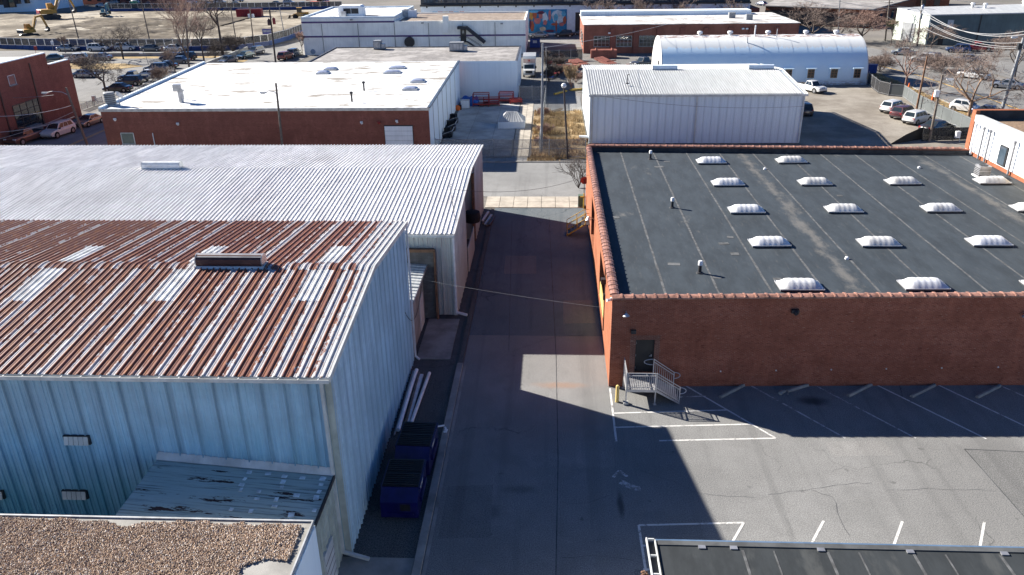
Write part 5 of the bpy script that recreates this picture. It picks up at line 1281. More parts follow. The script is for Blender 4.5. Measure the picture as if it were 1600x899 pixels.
# ---- arched metal hut
qh = thing('arched_metal_hut', (36, 137.7, 0), 'white arched metal hut with roof vents and four small windows', 'hut')
def hut_mat():
    m, nt, b = nodes('hut_sheet'); co = pos_co(nt); sp = N(nt, 'SeparateXYZ', {0: co})
    c = mix(nt, noise(nt, scaled(nt, co, (1.2,0.3,0.3)), 1.0, 5), (0.60,0.76,0.86), (0.68,0.82,0.90))
    # sunlight on the crown painted white to a ragged edge, shade painted blue below
    h = math_(nt, 'ADD', sp.outputs[2], math_(nt, 'MULTIPLY', noise(nt, scaled(nt, co, (2.2,0.1,0.1)), 1.0, 6, 0.75), 1.6))
    c = mix(nt, ramp(nt, h, 6.6, 6.75), c, mix(nt, noise(nt, scaled(nt, co, (1.5,1,1)), 1.0, 4), (0.62,0.64,0.63), (0.74,0.74,0.71)))
    r = noise(nt, scaled(nt, co, (0.8,2,2)), 1.0, 6, 0.8, (4,2,0))
    top = math_(nt, 'MULTIPLY', ramp(nt, sp.outputs[2], 7.1, 7.3), ramp(nt, r, 0.48, 0.56))
    c = mix(nt, top, c, (0.22,0.09,0.05))
    g_ = math_(nt, 'MULTIPLY', ramp(nt, sp.outputs[2], 0.1, 1.1, 0.8, 0), ramp(nt, r, 0.4, 0.6))
    c = mix(nt, g_, c, (0.20,0.17,0.13))
    nt.links.new(c, b.inputs['Base Color']); b.inputs['Roughness'].default_value = 0.5; return m
HUT = hut_mat(); HW = paint('hut_end', (0.68,0.68,0.66), 0.7, var=0.1)
QX0, QX1, QY, QR, QZ = 19.0, 53.0, 144.9, 7.15, 7.4
def arch(x0, x1, r0, mat, name, n=26, seg=None):
    m = MB(); pts = []
    for k in range(n+1):
        a = math.pi*k/n; pts.append((QY-QR*r0*math.cos(a), QZ*r0*(max(0.0,math.sin(a))**0.82)))
    c = len(pts)
    m.add([(x0,y,z) for y,z in pts]+[(x1,y,z) for y,z in pts], [(i, i+c, i+1+c, i+1) for i in range(c-1)]); return m.build(name, mat, qh, smooth=True)
nb_ = 28
for i in range(nb_):
    a = QX0+(QX1-QX0)*i/nb_; b = QX0+(QX1-QX0)*(i+1)/nb_; arch(a, b+0.03, 1.0+0.0022*(i % 2), HUT, 'arch_sheet')
for x, s in ((QX0-0.02, -1), (QX1+0.02, 1)):
    m = MB(); pts = [(x, QY-QR*math.cos(math.pi*k/24), QZ*(max(0.0,math.sin(math.pi*k/24))**0.82)) for k in range(25)]; m.extr(pts, (0.15*s,0,0)); m.build('end_wall', HW, qh)
m = MB(); m.box(QX0-0.22,QX0-0.17,141.2,143,0,3.6); m.build('end_door', DARKM, qh); m = MB(); m.box(QX0-0.22,QX0-0.17,139.3,140.2,1.2,2.8); m.build('end_window', GLASS, qh)
for px in (1266,1302,1338,1231):
    p = YP(px,118,137.8); x = p.x; yb = QY-QR
    m = MB(); m.box(x-0.7,x+0.7,yb-0.18,yb+0.9,1.1,2.75); dm = m.build('dormer', HUT, qh); window(dm, x-0.5, x+0.5, yb-0.18, 1.25, 2.6, 2, 3, WOOD_B, GLASS, sill=False)
    m = MB(); m.box(x-0.85,x+0.85,yb-0.5,yb+0.9,2.75,2.86); m.build('hood', HUT, dm)
for px in (1093,1140,1199,1258,1305):
    p = YP(px,61,QY); m = MB(); m.lathe([(0.24,-0.2),(0.24,0.25),(0.48,0.32),(0.48,0.6),(0.34,0.72),(0,0.76)], (p.x,QY,QZ), 12); m.build('roof_vent', PVC, qh, smooth=True)
p = YP(1177,60,QY); m = MB(); m.tube((p.x,QY-0.8,QZ-0.1),(p.x,QY-0.8,QZ+1.7),0.12); m.build('flue', PVC, qh)
p = YP(1211,70,QY-1.6); m = MB(); m.tube((p.x,QY-2.0,QZ-0.5),(p.x,QY-2.0,QZ+1.2),0.07); m.build('flue', STEEL, qh)
p = YP(1166,78,QY-3.5); m = MB(); m.tube((p.x,QY-3.6,QZ-1.2),(p.x,QY-3.6,QZ+0.1),0.1); m.build('flue', STEEL, qh)
# ---- pale metal shed in the middle distance
gm = thing('pale_metal_shed', (17.6, 97.5, 0), 'pale grey ribbed metal shed with white roof behind the black roof', 'shed')
gx0, gx1, gy0, gyr, gy1, gze, gzr = 4.85, 30.7, 97.5, 109.2, 120.5, 6.1, 7.15
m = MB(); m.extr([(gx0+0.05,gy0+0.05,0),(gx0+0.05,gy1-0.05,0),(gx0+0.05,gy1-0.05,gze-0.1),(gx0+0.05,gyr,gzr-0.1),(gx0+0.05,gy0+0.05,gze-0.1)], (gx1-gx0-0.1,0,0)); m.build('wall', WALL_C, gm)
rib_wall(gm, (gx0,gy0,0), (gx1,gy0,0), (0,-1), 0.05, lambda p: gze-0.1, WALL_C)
n = int((gx1-gx0+0.3)/0.914); xs3 = [gx0-0.1+0.914*i for i in range(n)]; s3 = (gzr-gze)/(gyr-gy0)
roof_sheets(gm, xs3, gy0-0.25, gze-0.25*s3, gyr, gzr, GM_ROOF); roof_sheets(gm, xs3, gyr, gzr, gy1+0.25, gze-0.25*s3, GM_ROOF)
m = MB(); m.box(gx0-0.15,gx1+0.2,gy0-0.42,gy0-0.22,gze-0.28,gze-0.05); m.build('gutter', TRIM, gm)
for x in (gx0+0.35, 17.8, gx1-0.2):
    m = MB(); m.box(x-0.08,x+0.08,gy0-0.22,gy0-0.06,0.1,gze-0.25); m.build('downspout', TRIM, gm)
for x, s in ((gx0-0.13,-1),(gx1+0.14,1)):
    rake(gm, x if s > 0 else x-0.035, [(gy0-0.3,gze-0.3*s3+0.03),(gyr,gzr+0.03),(gy1+0.3,gze-0.3*s3+0.03)], TRIM, 0.2)
p = YP(1039,115,gyr-0.6); ridge_vent(gm, p.x-1.6, p.x+1.6, gyr, gzr+0.05, 0.3, WALL_C, WALL_C); p = YP(1190,112,gyr-0.6); ridge_vent(gm, p.x-1.6, p.x+1.6, gyr, gzr+0.05, 0.3, WALL_C, WALL_C)
p = G(980,131,6.7); m = MB(); m.tube(p, p+Vector((0,0,1.1)), 0.05); m.tube(p+Vector((0,0,1.1)), p+Vector((0.25,0,1.1)), 0.05); m.lathe([(0.25,0),(0.2,0.1)], p, 8); m.build('roof_pipe', DARKM, gm)
# ---- green metal building
gr_ = thing('green_metal_building', (85, 188.5, 0), 'dark green metal building with pale front and low white roof at the upper right', 'building')
A = Vector((84.6,188.5,0)); B_ = Vector((125,171.5,0)); C_ = Vector((G(1405,13,6.9).x, G(1405,13,6.9).y, 0)); D_ = B_+(C_-A)
zA, zB, zC = 6.4, 8.6, 6.9
m = MB(); m.add([A,B_,D_,C_, A+Vector((0,0,zA)),B_+Vector((0,0,zB)),D_+Vector((0,0,zB+0.6)),C_+Vector((0,0,zC))], [(0,1,5,4),(1,2,6,5),(2,3,7,6),(3,0,4,7)]); m.build('wall', WALL_GREEN, gr_)
o_ = Vector((-0.35,0.0,0)); m = MB(); m.add([A+o_,C_+o_,C_+o_+Vector((0,0,zC-0.05)),A+o_+Vector((0,0,zA-0.05)), A+Vector((-.02,0,0)),C_+Vector((-.02,0,0)),C_+Vector((-.02,0,zC-0.05)),A+Vector((-.02,0,zA-0.05))], [(0,3,2,1),(0,4,7,3),(3,7,6,2)]); m.build('pale_front', paint('mint_front', (0.55,0.60,0.52), 0.7, var=0.12), gr_)
u_ = (B_-A).normalized(); n_ = Vector((u_.y,-u_.x,0))
m = MB(); e = 0.4
m.add([A+n_*e-u_*e+Vector((0,0,zA+0.02)),B_+n_*e+Vector((0,0,zB+0.02)),D_+Vector((0,0,zB+0.75)),C_-u_*e+Vector((0,0,zC+0.12))]+[A+n_*e-u_*e+Vector((0,0,zA-0.22)),B_+n_*e+Vector((0,0,zB-0.22)),D_+Vector((0,0,zB+0.5)),C_-u_*e+Vector((0,0,zC-0.12))], [(0,1,2,3),(4,5,1,0),(7,4,0,3)]); m.build('roof', GM_ROOF, gr_)
for f in (0.22,0.42,0.62,0.82):
    p = A.lerp(B_, f)+n_*0.03; m = MB(); m.box(p.x-0.12,p.x+0.12,p.y-0.05,p.y+0.05,0,zA+(zB-zA)*f-0.3); m.build('wall_joint', DARKM, gr_)
p = A.lerp(B_,0.09)+n_*0.05; m = MB(); m.obox((p.x,p.y,4.6),(1.2,0.08,1.6),math.atan2(u_.y,u_.x)); m.build('notice_board', TRIM, gr_)
p = A.lerp(B_,0.06)+n_*0.05; m = MB(); m.obox((p.x,p.y,1.1),(1.0,0.1,2.1),math.atan2(u_.y,u_.x)); m.build('door', DARKM, gr_)
p = A.lerp(C_,0.55)+Vector((-0.45,0,0)); m = MB(); m.obox((p.x,p.y,2.1),(0.1,4.2,4.0),math.atan2((C_-A).y,(C_-A).x)-math.pi/2); m.build('roller_door', GREYPOLE, gr_)
for f, g_ in ((0.30,0.75),(0.33,0.6),(0.55,0.9)):
    p = A.lerp(B_,f)+(C_-A)*g_; z = zA+(zB-zA)*f+0.4; m = MB(); m.tube((p.x,p.y,z),(p.x,p.y,z+0.7),0.3,0.3,8); m.lathe([(0.3,0.7),(0.55,0.8),(0.4,1.1),(0,1.15)],(p.x,p.y,z),8); m.build('roof_vent', PVC, gr_)
# ---- far brick building, top right, and a second behind
fb = thing('far_brick_building', (70, 262, 0), 'long low brick building with grey roof at the top right', 'building')
p0 = G(1250,45); P0 = G(1362,38,0); 
m = MB(); m.prism([(60,236),(84,222),(112,262),(80,285)], 0, 4.6); m.build('wall', BRICK_O, fb)
m = MB(); m.prism([(59.5,236),(84,221.3),(112.8,262),(80,286)], 4.6, 4.85); m.build('roof', GREY_ROOF, fb)
for f in (0.2,0.45,0.7):
    p = Vector((84,222,0)).lerp(Vector((112,262,0)), f); m = MB(); m.obox((p.x+0.03,p.y-0.03,1.9),(2.6,0.12,2.2),math.atan2(40,28)); m.build('window', GLASS, fb)
m = MB(); m.prism([(59.9,235.9),(83.8,221.9),(83.9,222.05),(60.1,236.05)], 0.3, 3.6); m.build('dark_bay', DARKM, fb)
f2 = thing('orange_brick_block', (112, 285, 0), 'orange brick block at the top right edge beyond the brown trees', 'building')
m = MB(); m.prism([(106,268),(122,262),(135,296),(112,300)], 0, 11); m.build('wall', BRICK_O, f2)
m = MB(); m.prism([(105.8,267.8),(122.2,261.8),(135.2,296),(112,300.2)], 11, 11.4); m.build('cornice', BRICK_D, f2)
for z in (2,6):
    for k in range(4):
        x = 108+k*3.6; y = 268-(x-106)*0.375-0.06; m = MB(); m.obox((x,y,z+1),(1.6,0.12,1.9),math.atan2(-6,16)); m.build('window', GLASS, f2)
# ---- brick building at the left edge
lb = thing('left_brick_building', (-70, 105, 0), 'dark red brick building with stepped parapet at the left edge', 'building')
m = MB(); m.box(-110,-70,88,110.05,0,9.3); m.box(-110,-70,110.05,115.4,0,7.7); m.build('wall', BRICK_D, lb)
m = MB(); m.box(-109.6,-70.5,88.4,109.6,9.3,9.36); m.build('roof', OLDWHITE_ROOF, lb)
m = MB(); m.box(-70.45,-69.97,88,110.1,9.3,9.75); m.build('parapet', BRICK_D, lb); m = MB(); m.box(-70.45,-69.97,110.12,115.4,7.7,8.15); m.build('parapet', BRICK_D, lb)
ct = MB(); ct.box(-0.28,0.28,0.0,0.5,0,0.12); ctm = ct.mesh('coping_stone', WALL_C)
for i in range(36): inst('coping_stone', ctm, lb, Vector((-70.2,88.1+0.61*i,9.76))-lb.location)
for i in range(8): inst('coping_stone', ctm, lb, Vector((-70.2,110.3+0.61*i,8.16))-lb.location)
window(lb, 100.4, 106.2, -70, 0.7, 4.4, 4, 4, DARKM, GLASS, depth=-0.12, face='x')
window(lb, 101.0, 102.4, -70, 6.9, 8.1, 1, 1, TRIM, GLASS_B, depth=-0.12, face='x')
m = MB(); m.box(-69.98,-69.88,105.9,106.1,0,9.0); m.build('downspout', BROWNM, lb)
m = MB(); m.box(-69.98,-69.88,98.6,98.8,0,9.0); m.build('downspout', BROWNM, lb)
m = MB(); m.box(-69.99,-69.2,101.2,104.4,0.0,1.3); m.build('loading_step', CONC_G, lb)
# ---- pale blue building, far top left, and others along the top edge
pb_ = thing('pale_blue_building', (-205, 262, 0), 'pale blue building with tall windows in the top left corner', 'building')
a = G(0,22); b = G(58,18)
m = MB(); m.prism([(a.x-30,a.y),(b.x,b.y),(b.x+4,b.y+25),(a.x-30,b.y+30)], 0, 12); m.build('wall', WALL_C, pb_)
dirv = (b-a).normalized(); ang_ = math.atan2(dirv.y, dirv.x)
for f, z0, z1, w_ in ((0.1,2.2,4.0,1.6),(0.32,1.2,4.4,4.2),(0.56,2.2,4.2,1.8),(0.8,2.2,4.2,1.8)):
    p = a.lerp(b, f); m = MB(); m.obox((p.x,p.y-0.03,(z0+z1)/2+0.9),(w_,0.3,(z1-z0)*1.1),ang_); wo = m.build('window', DARKM, pb_)
    for k in range(2):
        m = MB(); m.obox((p.x+(k-0.5)*w_/2*0.9,p.y-0.2,(z0+z1)/2+0.9),(w_/2*0.8,0.06,(z1-z0)*0.95),ang_); m.build('pane', GLASS, wo)
m = MB(); m.prism([(a.x-30.5,a.y-0.3),(b.x+0.3,b.y-0.3),(b.x+4.3,b.y+25),(a.x-30.5,b.y+30)], 12, 12.4); m.build('roof', STEEL, pb_)
db2 = thing('dark_brick_terrace', (-165, 330, 0), 'dark brick terrace along the top left edge behind the excavator', 'building')
m = MB(); m.box(-215,-150,334,350,0,9); m.build('wall', BRICK_D, db2)
m = MB(); m.box(-215.3,-149.7,333.7,350.3,9,9.5); m.build('roof', GREY_ROOF, db2)
for k in range(16):
    x = -213+k*4; m = MB(); m.box(x,x+1.7,333.92,334,1.2,3.4); m.build('window', GLASS, db2)

# ------------------------------------------------------------------ vehicles
PAINTS = {n: car_paint('car_'+n, c, mt) for n, c, mt in (('white',(0.62,0.62,0.61),0),('black',(0.012,0.012,0.014),0.2),('silver',(0.36,0.37,0.38),0.5),('grey',(0.13,0.14,0.15),0.4),
    ('navy',(0.015,0.03,0.075),0.3),('darkred',(0.075,0.008,0.014),0.3),('red',(0.45,0.02,0.025),0.1),('tan',(0.34,0.29,0.23),0.4),('brown',(0.17,0.075,0.05),0.3),('teal',(0.05,0.11,0.13),0.4),('blue',(0.03,0.08,0.22),0.3),('orange',(0.45,0.12,0.05),0.2))}
def ring_loft(m, st, n_ring):
    vs = []; fs = []
    for ring in st: vs += ring
    for j in range(len(st)-1):
        for i in range(n_ring): fs.append((j*n_ring+i, j*n_ring+(i+1)%n_ring, (j+1)*n_ring+(i+1)%n_ring, (j+1)*n_ring+i))
    fs.append(tuple(range(n_ring-1,-1,-1))); fs.append(tuple((len(st)-1)*n_ring+i for i in range(n_ring)))
    m.add(vs, fs)
CAR = {}
SPEC = {  # length, width, clearance, stations (x fraction, top z, width factor), cabin (rear base, rear top, front top, front base), roof z, wheel radius
 'sedan': (4.8, 1.84, 0.20, [(0,0.72,0.80),(0.03,0.88,0.93),(0.12,0.98,0.98),(0.22,1.0,1),(0.5,0.95,1),(0.68,0.93,1),(0.85,0.84,0.97),(0.95,0.74,0.9),(1,0.62,0.78)], (0.15,0.30,0.57,0.74), 1.44, 0.33),
 'suv': (4.7, 1.90, 0.24, [(0,0.86,0.84),(0.02,1.02,0.95),(0.1,1.08,1),(0.3,1.08,1),(0.6,1.05,1),(0.72,1.04,1),(0.88,0.97,0.97),(0.96,0.86,0.9),(1,0.7,0.8)], (0.02,0.10,0.58,0.74), 1.70, 0.37),
 'hatch': (3.75, 1.66, 0.19, [(0,0.78,0.84),(0.03,0.95,0.95),(0.15,1.0,1),(0.5,0.98,1),(0.72,0.96,1),(0.88,0.86,0.96),(0.96,0.76,0.9),(1,0.6,0.8)], (0.03,0.14,0.62,0.80), 1.50, 0.31),
 'pickup': (5.7, 2.0, 0.32, [(0,1.0,0.92),(0.015,1.12,0.97),(0.4,1.12,1),(0.41,1.12,1),(0.66,1.12,1),(0.74,1.12,1),(0.9,1.08,0.98),(0.97,1.0,0.93),(1,0.8,0.86)], (0.40,0.43,0.63,0.74), 1.82, 0.42),
}
def car_meshes(kind):
    L, W, cl, stn, (c0, c1, c2, c3), zr, wr = SPEC[kind]; P = {}
    X = lambda f: (f-0.5)*L
    m = MB(); st = []
    for f, z, wf in stn:
        w_ = W/2*wf; x = X(f); zl = cl+0.02 if 0.04 < f < 0.96 else cl+0.10; zm = zl+(z-zl)*0.55
        st.append([(x,-w_*0.94,zl),(x,-w_,zm),(x,-w_*0.985,z-0.12),(x,-w_*0.90,z),(x,w_*0.90,z),(x,w_*0.985,z-0.12),(x,w_,zm),(x,w_*0.94,zl)])
    ring_loft(m, st, 8)
    zb = 1.0 if kind != 'pickup' else 1.12; zb = max(z for f, z, w_ in stn)-0.04
    wb, wt = W/2*0.90, W/2*0.70
    lo = [(X(c0),-wb,zb),(X(c3),-wb,zb-0.02),(X(c3),wb,zb-0.02),(X(c0),wb,zb)]; hi = [(X(c1),-wt,zr),(X(c2),-wt,zr),(X(c2),wt,zr),(X(c1),wt,zr)]
    m.add(lo+hi, [(0,1,5,4),(1,2,6,5),(2,3,7,6),(3,0,4,7)])
    mid = [((h[0]*0.86+ (X(c1)+X(c2))/2*0.14), h[1]*0.84, zr+0.045) for h in hi]
    m.add(hi+mid, [(0,1,5,4),(1,2,6,5),(2,3,7,6),(3,0,4,7),(4,5,6,7)])
    if kind == 'pickup':   # open load bed
        m.cur = 1; m.box(X(0.03), X(0.385), -W/2*0.78, W/2*0.78, 1.11, 1.126); m.cur = 0
    P['body'] = m.mesh('body', [PAINTS['white'], BLACK], smooth=True)
    # panes stand a few millimetres proud of the cabin
    Lo = [Vector(p) for p in lo]; Hi = [Vector(p) for p in hi]
    def pane(a, b, c, d, i0, i1, j0, j1, out):
        q = lambda u, v: (a.lerp(b, u)).lerp(d.lerp(c, u), v)
        pts = [q(i0,j0), q(i1,j0), q(i1,j1), q(i0,j1)]; k = MB(); o = Vector(out)
        k.add([p+o*0.012 for p in pts]+[p-o*0.02 for p in pts], [(0,1,2,3),(0,4,5,1),(1,5,6,2),(2,6,7,3),(3,7,4,0)]); return k
    ws = []
    for s, (a, b, c, d) in ((-1,(Lo[0],Lo[1],Hi[1],Hi[0])),(1,(Lo[3],Lo[2],Hi[2],Hi[3]))):
        if kind == 'pickup': spl = ((0.06,0.46),(0.50,0.86))
        else: spl = ((0.10,0.36),(0.39,0.64),(0.67,0.92)) if kind == 'suv' else ((0.14,0.50),(0.54,0.90))
        for u0, u1 in spl:
            n = (b-a).cross(d-a).normalized(); n = n if n.y*s > 0 else -n
            ws.append(pane(a,b,c,d,u0,u1,0.14,0.88,n).mesh('side_window', GLASS))
    P['side_window'] = ws
    n = (Lo[2]-Lo[1]).cross(Hi[1]-Lo[1]).normalized(); n = n if n.x > 0 else -n
    P['windscreen'] = pane(Lo[1],Lo[2],Hi[2],Hi[1],0.06,0.94,0.10,0.92,n).mesh('windscreen', GLASS)
    n = (Lo[3]-Lo[0]).cross(Hi[0]-Lo[0]).normalized(); n = n if n.x < 0 else -n
    P['rear_window'] = pane(Lo[0],Lo[3],Hi[3],Hi[0],0.08,0.92,0.14,0.90,n).mesh('rear_window', GLASS)
    k = MB(); k.tube((0,-0.11,0),(0,0.11,0),wr,wr,16); P['wheel'] = k.mesh('wheel', RUBBER, smooth=True)
    k = MB(); k.tube((0,-0.118,0),(0,0.118,0),wr*0.62,wr*0.62,12); P['rim'] = k.mesh('rim', RIM)
    k = MB(); k.tube((0,-0.03,0),(0,0.03,0),wr*1.17,wr*1.17,16); P['arch'] = k.mesh('wheel_arch', BLACK)
    zz = stn[-2][1]; k = MB(); k.box(-0.12,0.10,-0.2,0.2,-0.07,0.07); P['headlight'] = k.mesh('headlight', LAMPW)
    k = MB(); k.box(-0.05,0.06,-0.13,0.13,-0.14,0.14); P['taillight'] = k.mesh('taillight', TAILRED)
    k = MB(); k.box(-0.05,0.02,-W*0.24,W*0.24,-0.12,0.10); P['grille'] = k.mesh('grille', BLACK)
    k = MB(); k.box(-0.02,0.05,-W*0.43,W*0.43,-0.1,0.1); P['bumper'] = k.mesh('bumper', DARKM)
    k = MB(); k.box(-0.08,0.08,-0.11,0.11,-0.07,0.07); P['mirror'] = k.mesh('mirror', BLACK)
    return P
def car(kind, px, py, head, colour, label, name, cat=None, scale=1.0, group=None, z=0.01, full=True):
    """px,py: picture position of the middle of the car on the ground; head: compass angle of its nose from +x"""
    if kind not in CAR: CAR[kind] = car_meshes(kind)
    P = CAR[kind]; L, W, cl, stn, cab, zr, wr = SPEC[kind]; X = lambda f: (f-0.5)*L
    p = G(px, py, 0.0); t = thing(name, (p.x, p.y, z), label, cat or {'sedan':'car','suv':'car','hatch':'car','pickup':'pickup truck'}[kind], group, RAD(head))
    t.scale = (scale,)*3
    inst('body', P['body'], t, mats=[PAINTS[colour], None])
    inst('windscreen', P['windscreen'], t); inst('rear_window', P['rear_window'], t)
    for w_ in P['side_window']: inst('side_window', w_, t)
    for f in (0.18, 0.81):
        for s in (-1, 1):
            a = inst('wheel', P['wheel'], t, (X(f), s*(W/2-0.10), wr))
            inst('wheel_arch', P['arch'], t, (X(f), s*(W/2-0.032), wr+0.03))
            if full: inst('rim', P['rim'], a)
    for s in (-1, 1):
        inst('headlight', P['headlight'], t, (X(0.97), s*W*0.34, stn[-2][1]-0.08)); inst('taillight', P['taillight'], t, (X(0.015), s*W*0.37, stn[1][1]-0.18))
        inst('mirror', P['mirror'], t, (X(cab[3])-0.25, s*(W/2+0.05), zr*0.68))
    inst('grille', P['grille'], t, (X(0.995), 0, 0.55 if kind != 'pickup' else 0.75)); inst('bumper', P['bumper'], t, (X(1.0)-0.05, 0, 0.42)); inst('bumper', P['bumper'], t, (X(0.0)-0.01, 0, 0.45))
    return t
SG = 'cars parked along the left street'; LG = 'cars in the left parking lot'; RG = 'cars along the crossing street at left'; GG = 'cars in the gravel lot'; KG = 'cars along the right street'
car('pickup', 42, 222, -97, 'brown', 'brown pickup nearest the pale warehouse roof on the left street', 'parked_pickup', group=SG)
car('suv', 93, 212, -97, 'white', 'white sport utility car parked beside the dark brick building', 'parked_car', group=SG, scale=1.05)
car('sedan', 141, 195, -97, 'tan', 'tan sedan parked behind the white sport utility car on the left street', 'parked_car', group=SG, scale=0.97)
for px, py, k, c, h, lab in ((185,143,'sedan','black',178,'black sedan at the near end of the left lot row'),(204,133,'suv','black',178,'black sport utility car second in the left lot row'),
    (211,127,'pickup','navy',178,'navy pickup third in the left lot row'),(232,121,'sedan','white',178,'white car half hidden behind the navy pickup in the left lot'),(245,112,'suv','grey',178,'grey sport utility car with roof rack in the left lot'),
    (260,107,'sedan','black',178,'black coupe beyond the grey sport utility car in the left lot'),(268,95,'suv','navy',178,'dark blue car near the big bare trees'),(280,99,'sedan','grey',178,'grey car behind the bare branches in the left lot'),(290,94,'suv','black',178,'black sport utility car at the far end of the left lot row'),
    (134,121,'sedan','silver',2,'silver car behind the rounded bare tree in the left lot')):
    car(k, px, py, h, c, lab, 'parked_pickup' if k == 'pickup' else 'parked_car', group=LG)
for px, py, k, c, h, lab in ((83,96,'sedan','teal',-150,'teal car behind the step of the brick parapet'),(120,97,'suv','white',-160,'small white car standing alone in the left lot'),(158,94,'sedan','silver',175,'silver car hidden by shrubs in the left lot'),
    (107,80,'sedan','silver',0,'silver sedan leftmost in the row along the blue hoarding'),(155,80,'suv','white',0,'white wagon second in the row along the blue hoarding'),(198,79,'suv','white',0,'white car behind the bare tree along the blue hoarding'),
    (238,80,'sedan','grey',0,'grey sedan fourth along the blue hoarding'),(274,80,'sedan','white',0,'white sedan behind the big bare tree along the hoarding')):
    car(k, px, py, h, c, lab, 'parked_car', group=RG, scale=1.05)
for px, py, k, c, h, lab in ((357,99,'sedan','grey',-108,'grey car nearest in the row below the transformer pole'),(384,91,'sedan','teal',-108,'dark teal sedan in the row below the transformer pole'),(400,85,'suv','navy',-108,'dark blue car farthest in the row below the transformer pole'),
    (447,93,'suv','orange',80,'orange sport utility car beside the cream building'),(461,88,'suv','grey',80,'grey car ahead of the orange one beside the cream building')):
    car(k, px, py, h, c, lab, 'parked_car', group='cars on the side street left of the cream building', scale=1.0)
car('pickup', 1007, 105, -148, 'black', 'black pickup in the yard before the brick workshop', 'parked_pickup', scale=1.05)
car('sedan', 842, 59, 180, 'silver', 'silver sedan parked under the mural', 'parked_car', group='cars under the mural'); car('suv', 881, 58, 180, 'black', 'black sport utility car parked right of the mural', 'parked_car', group='cars under the mural')
car('sedan', 908, 55, 180, 'grey', 'grey car half hidden by the brick workshop corner', 'parked_car', group='cars under the mural')
car('pickup', 1266, 143, -62, 'white', 'white pickup standing at the corner of the arched hut', 'parked_pickup', group=GG, scale=0.95)
car('suv', 1253, 178, 90, 'black', 'black car showing past the corner of the pale metal shed', 'parked_car', group=GG)
car('suv', 1396, 175, 38, 'white', 'white crossover farthest back in the gravel lot', 'parked_car', group=GG, scale=1.0)
car('suv', 1412, 184, 38, 'darkred', 'dark red car between two white crossovers', 'parked_car', group=GG, scale=1.0)
car('suv', 1432, 192, 38, 'white', 'white crossover nearest the black sedan in the gravel lot', 'parked_car', group=GG, scale=1.0)
car('sedan', 1463, 206, 30, 'black', 'black sedan behind the dark fence of the gravel lot', 'parked_car', group=GG, scale=1.05)
car('hatch', 1507, 174, -50, 'white', 'small white hatchback beside the forked tree', 'parked_car', group=KG, scale=1.05)
car('sedan', 1546, 182, -42, 'navy', 'dark blue car behind the white hatchback on the right street', 'parked_car', group=KG)
car('pickup', 1520, 123, 130, 'white', 'white pickup driving on the right street', 'moving_pickup', group=KG, scale=0.9)
car('suv', 1441, 97, 150, 'white', 'white jeep at the far side of the right street', 'parked_car', group='cars before the green building'); car('sedan', 1411, 86, 160, 'silver', 'silver car behind branches left of the white jeep', 'parked_car', group='cars before the green building')
car('suv', 1496, 82, 160, 'blue', 'light blue car beside the red pickup', 'parked_car', group='cars before the green building'); car('pickup', 1527, 80, 170, 'red', 'bright red pickup before the green building', 'parked_pickup', group='cars before the green building')
car('sedan', 1510, 97, 160, 'silver', 'silver car in front of the red pickup', 'parked_car', group='cars before the green building'); car('sedan', 1572, 138, 150, 'silver', 'grey car under the bare tree at the right edge', 'parked_car', group='cars before the green building')
car('suv', 1450, 96, 150, 'grey', 'grey car just behind the white jeep', 'parked_car', group='cars before the green building')
car('sedan', 1190, 9, 120, 'navy', 'dark car on the back street left of the white jeep', 'parked_car'); car('suv', 1214, 14, 110, 'blue', 'blue car on the back street at the corner', 'parked_car'); car('hatch', 1288, 6, 120, 'silver', 'pale car glimpsed behind the round tree', 'parked_car')
random.seed(4)      # far row beyond the construction ground
ft = ['white','silver','black','white','navy','red','grey','white','silver','white','grey','white','black','white','silver','white']
for i in range(16):
    px = [160,178,196,212,232,250,268,300,322,344,366,372,430,452,474,505][i]
    car(('sedan','suv')[i % 2], px, [11,7,10,6,9,5,9,6,8,6,9,3,8,7,9,6][i], random.choice((0,180,172)), ft[i], '%s car %s' % (ft[i], ['nearest the green cabin on the far street','behind the pole on the far street','above the green portable toilet','left of the far hoarding','over the left end of the far hoarding','red among the far cars','grey in the far row behind bare branches','white beyond the tall bare tree','silver beyond the bare tree tops','white above the dark twigs at the top','grey above the red container','white at the top edge above the container','black above the far hoarding','white before the orange machine','silver just left of the orange machine','white right of the orange machine'][i]), 'distant_car', group='cars on the far street', full=False)
# ---- box truck
bt = thing('box_truck', (G(826,119).x+0.1, G(823,119).y+1.5, 0.01), 'white box truck with red emblem facing the street beside the white wall', 'truck', rz=RAD(-90))
m = MB(); m.box(-3.9,1.2,-1.2,1.2,0.85,3.5); m.build('cargo_box', PAINTS['white'], bt, local=True)
m = MB(); m.extr([(1.3,-1.0,0.5),(3.2,-1.0,0.5),(3.25,-1.0,1.25),(2.35,-1.0,1.45),(1.9,-1.0,2.15),(1.3,-1.0,2.2)], (0,2.0,0)); m.build('cab', PAINTS['white'], bt, local=True)
m = MB(); m.extr([(2.37,-0.86,1.50),(1.95,-0.86,2.10),(1.99,-0.86,2.13),(2.41,-0.86,1.53)], (0,1.72,0)); m.build('windscreen', GLASS, bt, local=True)
for s in (-1.02, 1.0):
    m = MB(); m.extr([(1.45,s,1.4),(2.25,s,1.45),(1.86,s,2.05),(1.45,s,2.08)], (0,0.02,0)); m.build('side_window', GLASS, bt, local=True)
m = MB(); m.box(3.22,3.30,-0.6,0.6,0.75,1.2); m.build('grille', DARKM, bt, local=True); m = MB(); m.box(3.2,3.36,-1.0,1.0,0.42,0.66); m.build('bumper', STEEL, bt, local=True)
for s in (-0.8,0.8):
    m = MB(); m.box(3.2,3.31,s-0.15,s+0.15,0.85,1.1); m.build('headlight', LAMPW, bt, local=True); m = MB(); m.box(2.0,2.2,s*1.55-0.12,s*1.55+0.12,1.45,1.85); m.build('mirror', BLACK, bt, local=True)
